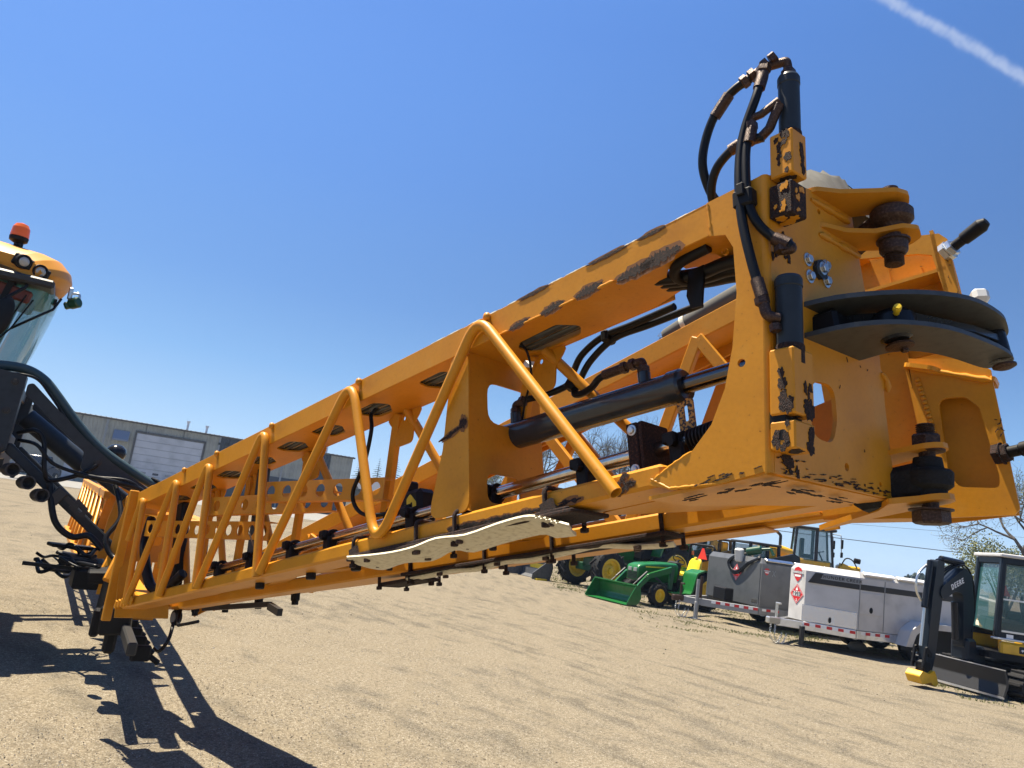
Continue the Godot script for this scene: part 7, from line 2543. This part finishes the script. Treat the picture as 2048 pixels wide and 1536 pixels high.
	part("hose_bracket", g, "graphite")
	g = G.new()
	g.blob(V(0.2, 1.75, -1.5), V(0.1, 0.09, 0.1), 12)
	g.cyl(V(0.12, 1.66, -1.5), V(0.22, 1.78, -1.5), 0.05, 12)
	part("flow_meter", g, "black_gloss")
	# tangle of valves at the foot of the centre frame
	g = G.new()
	for q in [[0.05, 0.78, -0.5, 0.3, 0.06, 0.5], [0.12, 0.66, -0.3, 0.2, 0.16, 0.25], [0.3, 0.6, 0.3, 0.14, 0.3, 0.16], [-0.02, 0.88, -0.6, 0.36, 0.03, 0.16], [0.3, 0.56, 1.0, 0.2, 0.2, 0.14], [0.2, 0.74, 0.1, 0.18, 0.1, 0.3]]:
		g.box(V(q[0], q[1], q[2]), V(q[3], q[4], q[5]), Basis.from_euler(V(0, rng.randf_range(-0.3, 0.3), rng.randf_range(-0.1, 0.1))), 0.015)
	g.bar(V(-0.35, 0.72, -0.5), V(0.1, 0.72, -0.35), 0.03, 0.03)
	part("valve_block", g, "black")
	g = G.new()
	for k in 8:
		g.tube([V(0.1 + k * 0.03, 0.7, -0.6 + k * 0.1), V(0.14 + k * 0.03, 0.78, -0.55 + k * 0.1), V(0.24 + k * 0.02, 0.8, -0.5 + k * 0.1)], 0.012, 6)
	part("valve_fitting", g, "zinc")
	g = G.new()
	g.bar(V(0.36, 0.5, 1.7), V(0.42, 0.5, -2.6), 0.06, 0.08, Vector3.UP, 0.01)
	var np := part("nozzle_rail", g, "graphite")
	for k in 14:
		g = G.new()
		var z := 1.5 - k * 0.3
		g.box(V(0.44, 0.44, z), V(0.12, 0.1, 0.05), Basis.IDENTITY, 0.01)
		g.cyl(V(0.5, 0.42, z), V(0.56, 0.38, z), 0.018, 8)
		part("nozzle_body", g, "black", np)
	g = G.new()
	g.box(V(0.3, 0.45, 0.9), V(0.08, 0.28, 0.1), Basis.IDENTITY, 0.02)
	g.box(V(0.2, 0.48, 0.7), V(0.06, 0.2, 0.08), Basis.IDENTITY, 0.02)
	part("spray_head", g, "black")
	# --- far wing
	var R := V(-3.94, 0.57, -8.3)
	var Tp := V(-6.1, 0.62, -11.85)
	var X := (Tp - R).normalized()
	var Z := X.cross(Vector3.UP).normalized()
	xf = root.transform.affine_inverse() * Transform3D(Basis(X, Z.cross(X).normalized(), Z), R)
	var ln := R.distance_to(Tp)
	for q in [[0.0, 0.0], [0.74, 0.0], [0.0, -0.3], [0.74, -0.2]]:
		g = G.new()
		g.bar(V(0, q[0], q[1]), V(ln, q[0] - (0.03 if q[0] > 0.5 else 0.0), q[1]), 0.07, 0.07 if q[0] < 0.5 else 0.09, Vector3.UP, 0.008)
		part("far_wing_chord", g, "yellow")
	for k in 7:
		for s in 2:
			g = G.new()
			var z := 0.03 if s == 0 else -0.28
			var u := k * ln / 7
			g.tube([V(u, 0.03, z), V(u + ln / 14, 0.7, z * 0.8), V(u + ln / 7, 0.03, z)], 0.02, 8)
			part("far_wing_tube", g, "yellow")
	g = G.new()
	g.box(V(ln * 0.5, 0.36, 0.0), V(ln, 0.06, 0.02))
	g.box(V(ln * 0.5, 0.15, -0.2), V(ln, 0.05, 0.05))
	part("far_wing_rail", g, "yellow")
	g = G.new()
	for k in 8:
		g.box(V(0.1 + k * 0.28, 0.2 + 0.1 * (k % 3), -0.15), V(0.06, 0.1, 0.06), Basis.IDENTITY, 0.01)
	part("far_wing_nozzles", g, "black")

func cab() -> void:
	xf = MF
	var g: G
	var Z0 := -1.1
	var Z1 := -2.3
	# roof: profile swept across the cab with rounded sides
	var prof := [Vector2(-0.53, 3.36), Vector2(-0.555, 3.44), Vector2(-0.65, 3.53), Vector2(-0.8, 3.565), Vector2(-1.25, 3.59), Vector2(-2.3, 3.59), Vector2(-2.45, 3.5), Vector2(-2.4, 3.4), Vector2(-1.2, 3.4), Vector2(-0.85, 3.32), Vector2(-0.66, 3.24), Vector2(-0.58, 3.26)]
	var sm := fillet(prof, 0.04, 3, true)
	var rings := []
	for k in 15:
		var t := -1.0 + 2.0 * k / 14.0
		var e := pow(absf(t), 4.0)
		var fs := 1.0 - 0.17 * t * t - 0.09 * e
		var hsx := 1.0 - 0.5 * e
		var ring := []
		for p in sm:
			ring.append(V(-1.5 + (p.x + 1.5) * fs, 3.4 + (p.y - 3.4) * hsx - 0.1 * t * t, -1.7 - 0.66 * t))
		rings.append(ring)
	g = G.new()
	g.loft(rings)
	part("cab_roof", g, "yellow")
	g = G.new()
	g.box(V(-1.75, 3.6, -1.7), V(0.9, 0.07, 1.1), Basis.IDENTITY, 0.03)
	part("roof_hatch", g, "black")
	# beacon
	g = G.new()
	g.lathe(V(-1.05, 3.53, -1.4), V(0, 1, 0), [Vector2(0, 0.03), Vector2(0.05, 0.03), Vector2(0.06, 0.055), Vector2(0.075, 0.078), Vector2(0.11, 0.082), Vector2(0.115, 0.0)], 20)
	g.cyl(V(-1.02, 3.53, -1.38), V(-1.02, 3.6, -1.38), 0.02, 8)
	var bc := part("warning_beacon", g, "black")
	g = G.new()
	g.lathe(V(-1.05, 3.645, -1.4), V(0, 1, 0), [Vector2(0, 0.08), Vector2(0.02, 0.08), Vector2(0.09, 0.074), Vector2(0.125, 0.055), Vector2(0.14, 0.02), Vector2(0.142, 0)], 24)
	part("beacon_lens", g, "orange_lens", bc)
	# lights in the roof edge
	for q in [[-0.94, 3.34, -1.05], [-0.8, 3.295, -1.1]]:
		g = G.new()
		var o := V(q[0], q[1], q[2] + 0.02)
		var ax := V(0.45, -0.15, 1).normalized()
		g.lathe(o, ax, [Vector2(-0.03, 0.0), Vector2(-0.03, 0.07), Vector2(0.03, 0.068), Vector2(0.034, 0.055), Vector2(0.028, 0.05)], 16)
		g.box(o + V(0.0, 0.0, -0.02), V(0.17, 0.11, 0.05), Basis.from_euler(V(0, 0.2, -0.25)), 0.02)
		var lt := part("work_light", g, "black")
		g = G.new()
		g.lathe(o, ax, [Vector2(0.0, 0.044), Vector2(0.03, 0.044), Vector2(0.036, 0.03), Vector2(0.037, 0)], 16)
		part("light_lens", g, "lamp_lens", lt)
	# green receiver on an arm at the front corner
	g = G.new()
	g.tube(fillet([V(-0.53, 3.2, -1.3), V(-0.44, 3.22, -1.28), V(-0.43, 3.12, -1.27)], 0.03), 0.012, 6)
	g.box(V(-0.52, 3.2, -1.3), V(0.04, 0.12, 0.06), Basis.IDENTITY, 0.01)
	var rc := part("receiver_bracket", g, "zinc")
	g = G.new()
	g.cyl(V(-0.5, 3.1, -1.3), V(-0.43, 3.13, -1.24), 0.055, 14, 0.012)
	g.box(V(-0.52, 3.08, -1.3), V(0.06, 0.07, 0.06), Basis.from_euler(V(0, 0, 0.5)), 0.012)
	part("guidance_receiver", g, "green_dark", rc)
	# glazing: a curved windscreen wrapping from the right side, and the right side pane
	rings = []
	for q in [[3.16, -0.6], [2.9, -0.645], [2.6, -0.71], [2.3, -0.79], [2.0, -0.86]]:
		var ring := []
		for k in 13:
			var a := PI * k / 12.0
			ring.append(V(q[1] - 0.34 * (1.0 - pow(absf(sin(a)), 0.5)), q[0], lerpf(Z0 - 0.02, Z1 + 0.02, 0.5 - 0.5 * cos(a))))
		rings.append(ring)
	g = G.new()
	g.loft(rings, false, false)
	g.face([V(-0.96, 3.2, Z0 - 0.02), V(-1.18, 2.0, Z0 - 0.02), V(-2.3, 2.0, Z0 - 0.02), V(-2.3, 3.2, Z0 - 0.02)], V(0, 0, 1))
	part("cab_window", g, "cab_glass")
	g = G.new()
	g.bar(V(-0.98, 3.2, Z0 - 0.01), V(-1.2, 2.0, Z0 - 0.01), 0.05, 0.06, V(0, 0, 1))
	g.bar(V(-2.3, 3.2, Z0), V(-2.3, 2.0, Z0), 0.06, 0.1, V(0, 0, 1))
	g.bar(V(-2.3, 3.2, Z1), V(-2.3, 2.0, Z1), 0.06, 0.1, V(0, 0, 1))
	g.bar(V(-0.98, 3.2, Z1), V(-1.2, 2.0, Z1), 0.05, 0.06, V(0, 0, 1))
	g.bar(V(-0.64, 3.1, Z0 - 0.28), V(-0.66, 3.08, Z1 + 0.3), 0.05, 0.06)
	g.box(V(-1.6, 1.95, -1.7), V(1.5, 0.16, 1.75), Basis.IDENTITY, 0.03)
	part("cab_frame", g, "black")
	# headliner, sun visor, seat
	g = G.new()
	g.box(V(-1.35, 3.18, -1.7), V(1.4, 0.08, 1.5), Basis.IDENTITY, 0.03)
	part("headliner", g, "graphite")
	g = G.new()
	g.box(V(-0.98, 3.06, -1.45), V(0.34, 0.12, 0.7), Basis.from_euler(V(0, 0, -0.15)), 0.02)
	part("sun_visor", g, "maroon")
	g = G.new()
	g.box(V(-1.7, 2.5, -1.6), V(0.2, 0.7, 0.5), Basis.from_euler(V(0, 0, 0.1)), 0.07)
	g.box(V(-1.45, 2.2, -1.6), V(0.5, 0.15, 0.5), Basis.IDENTITY, 0.05)
	part("driver_seat", g, "black")
	# mirror and wipers
	g = G.new()
	g.blob(V(-0.98, 2.78, Z0 + 0.2), V(0.1, 0.2, 0.04), 14, Basis.from_euler(V(0, -0.5, -0.15)))
	g.tube(fillet([V(-0.86, 3.2, Z0), V(-0.86, 3.1, Z0 + 0.15), V(-0.98, 2.95, Z0 + 0.22)], 0.05), 0.016, 8)
	g.tube(fillet([V(-0.98, 2.62, Z0 + 0.2), V(-0.96, 2.52, Z0 + 0.18), V(-1.1, 2.5, Z0 + 0.05)], 0.05), 0.014, 8)
	part("mirror", g, "black")
	for p in [[V(-0.58, 3.11, -1.2), V(-0.62, 2.98, -1.12), V(-0.74, 2.84, -0.96), V(-0.9, 2.72, Z0 + 0.01)], [V(-0.85, 3.05, Z0 + 0.03), V(-0.93, 2.78, Z0 + 0.03), V(-1.05, 2.45, Z0 + 0.03)], [V(-0.79, 3.02, Z0 + 0.02), V(-0.9, 2.72, Z0 + 0.02), V(-1.08, 2.42, Z0 + 0.02)]]:
		g = G.new()
		g.tube(fillet(p, 0.05), 0.012 if p.size() > 3 else 0.008, 6)
		part("wiper_arm", g, "black")
	# the body behind, outside the picture
	g = G.new()
	g.box(V(-3.2, 1.6, -1.7), V(5.0, 0.4, 1.1), Basis.IDENTITY, 0.04)
	part("chassis", g, "slate")
	g = G.new()
	g.box(V(-4.2, 2.4, -1.7), V(2.6, 1.2, 1.7), Basis.IDENTITY, 0.3)
	part("product_tank", g, "yellow")
	for x in [-2.0, -5.0]:
		for z in [-0.1, -3.3]:
			wheel(V(x, 0.95, z), 0.95, 0.42, 0.6, "yellow", 18)
			g = G.new()
			g.bar(V(x, 0.95, z + (-0.3 if z > -1 else 0.3)), V(x, 1.6, z + (-0.4 if z > -1 else 0.4)), 0.2, 0.2)
			g.bar(V(x, 1.6, z + (-0.4 if z > -1 else 0.4)), V(x, 1.6, -1.7), 0.2, 0.2)
			part("wheel_leg", g, "slate")

func covers() -> void:
	# beige canvas thrown over the end of the boom, and the rolled end of it over the folded wing
	var a := thing("canvas_cover", "beige and grey canvas bunched on top of the boom end", "canvas", A * V(-0.05, 0.765, 0.42))
	var inv := a.transform.affine_inverse() * A
	xf = inv
	var g := G.new()
	var rings := []
	var fn := FastNoiseLite.new(); fn.seed = 3; fn.frequency = 4.0
	for i in 22:
		var t := i / 21.0
		var ring := []
		for k in 15:
			var s := k / 14.0
			var h := 0.25 * pow(sin(PI * clampf(pow(s, 0.62), 0.02, 0.98)), 0.6) * pow(sin(PI * clampf(t * 0.94 + 0.03, 0, 1)), 0.45)
			h *= 0.85 + 0.35 * fn.get_noise_2d(t * 1.6, s * 0.9)
			h += 0.012 * sin(t * 16.0 + s * 7.0) * sin(PI * s)
			ring.append(V(-0.165 + s * 0.4 - 0.03 * t, 0.775 + h, 0.29 + t * 0.33))
		rings.append(ring)
	g.loft(rings, false, false)
	part("canvas_sheet", g, "canvas")
	g = G.new()
	var band := []
	for k in 15:
		var r: Vector3 = rings[16][k]
		var r2: Vector3 = rings[18][k]
		band.append([r + V(0, 0.005, 0), r2 + V(0, 0.005, 0)])
	g.loft(band, false, false)
	part("webbing_band", g, "black")
	a = thing("canvas_roll", "frayed end of a rolled canvas lying on the folded outer wing", "canvas", B * V(0.7, 0.92, 0.06))
	xf = a.transform.affine_inverse() * B
	g = G.new()
	g.tube(curve([V(0.25, 1.02, 0.06), V(0.45, 0.975, 0.05), V(0.6, 0.945, 0.05), V(0.76, 0.905, 0.05), V(0.84, 0.885, 0.05)], 5), 0.04, 12, 0.0, [0.055, 0.054, 0.052, 0.05, 0.05, 0.048, 0.047, 0.046, 0.045, 0.044, 0.043, 0.042, 0.041, 0.04, 0.039, 0.038, 0.037, 0.036, 0.035, 0.034, 0.03])
	part("rolled_canvas", g, "canvas")
	g = G.new()
	g.lathe(V(0.73, 0.912, 0.05), V(1, -0.2, 0), [Vector2(0, 0.03), Vector2(0, 0.044), Vector2(0.02, 0.044), Vector2(0.02, 0.03)], 14)
	part("strap", g, "poly")
	g = G.new()
	rng.seed = 8
	for k in 14:
		var p := V(0.835, 0.885 + rng.randf_range(-0.02, 0.02), 0.05 + rng.randf_range(-0.02, 0.02))
		g.tube(curve([p, p + V(0.02, rng.randf_range(-0.01, 0.02), rng.randf_range(-0.01, 0.01)), p + V(0.035, rng.randf_range(-0.04, 0.03), rng.randf_range(-0.02, 0.02))], 3), 0.001, 3)
	part("frayed_threads", g, "canvas").set_meta("kind", "stuff")
	xf = Transform3D()

func sprayer() -> void:
	var mx := Vector3(0.866, 0, -0.5)
	var base := V(-3.3, 0, -6.3)
	thing("crop_sprayer", "yellow self-propelled crop sprayer whose raised, folded truss boom fills the picture", "sprayer", base, Vector2(0.866, -0.5))
	var inv := root.transform.affine_inverse()
	MF = Transform3D()
	var u := V(-0.6448, -0.2443, -0.7243).normalized()
	var v := V(0.747, 0, -0.6648).normalized()
	var w := v.cross(u).normalized()
	A = Transform3D(Basis(u, w, v), V(0.624, 1.798, -1.73))
	B = A * Transform3D(Basis(V(0.9935, 0.0119, -0.1133), V(-0.012, 1.0, 0.001), V(0.1133, 0, 0.9935)).orthonormalized(), V(0, 0, 0.95))
	var wa := A
	var wb := B
	A = inv * wa
	B = inv * wb
	xf = A
	truss_wing()
	boom_end()
	folded_wing()
	centre_and_linkage()
	cab()
	A = wa
	B = wb
	covers()

func _ready() -> void:
	light_and_camera()
	materials()
	ground()
	building()
	background()
	sprayer()
	vehicles()
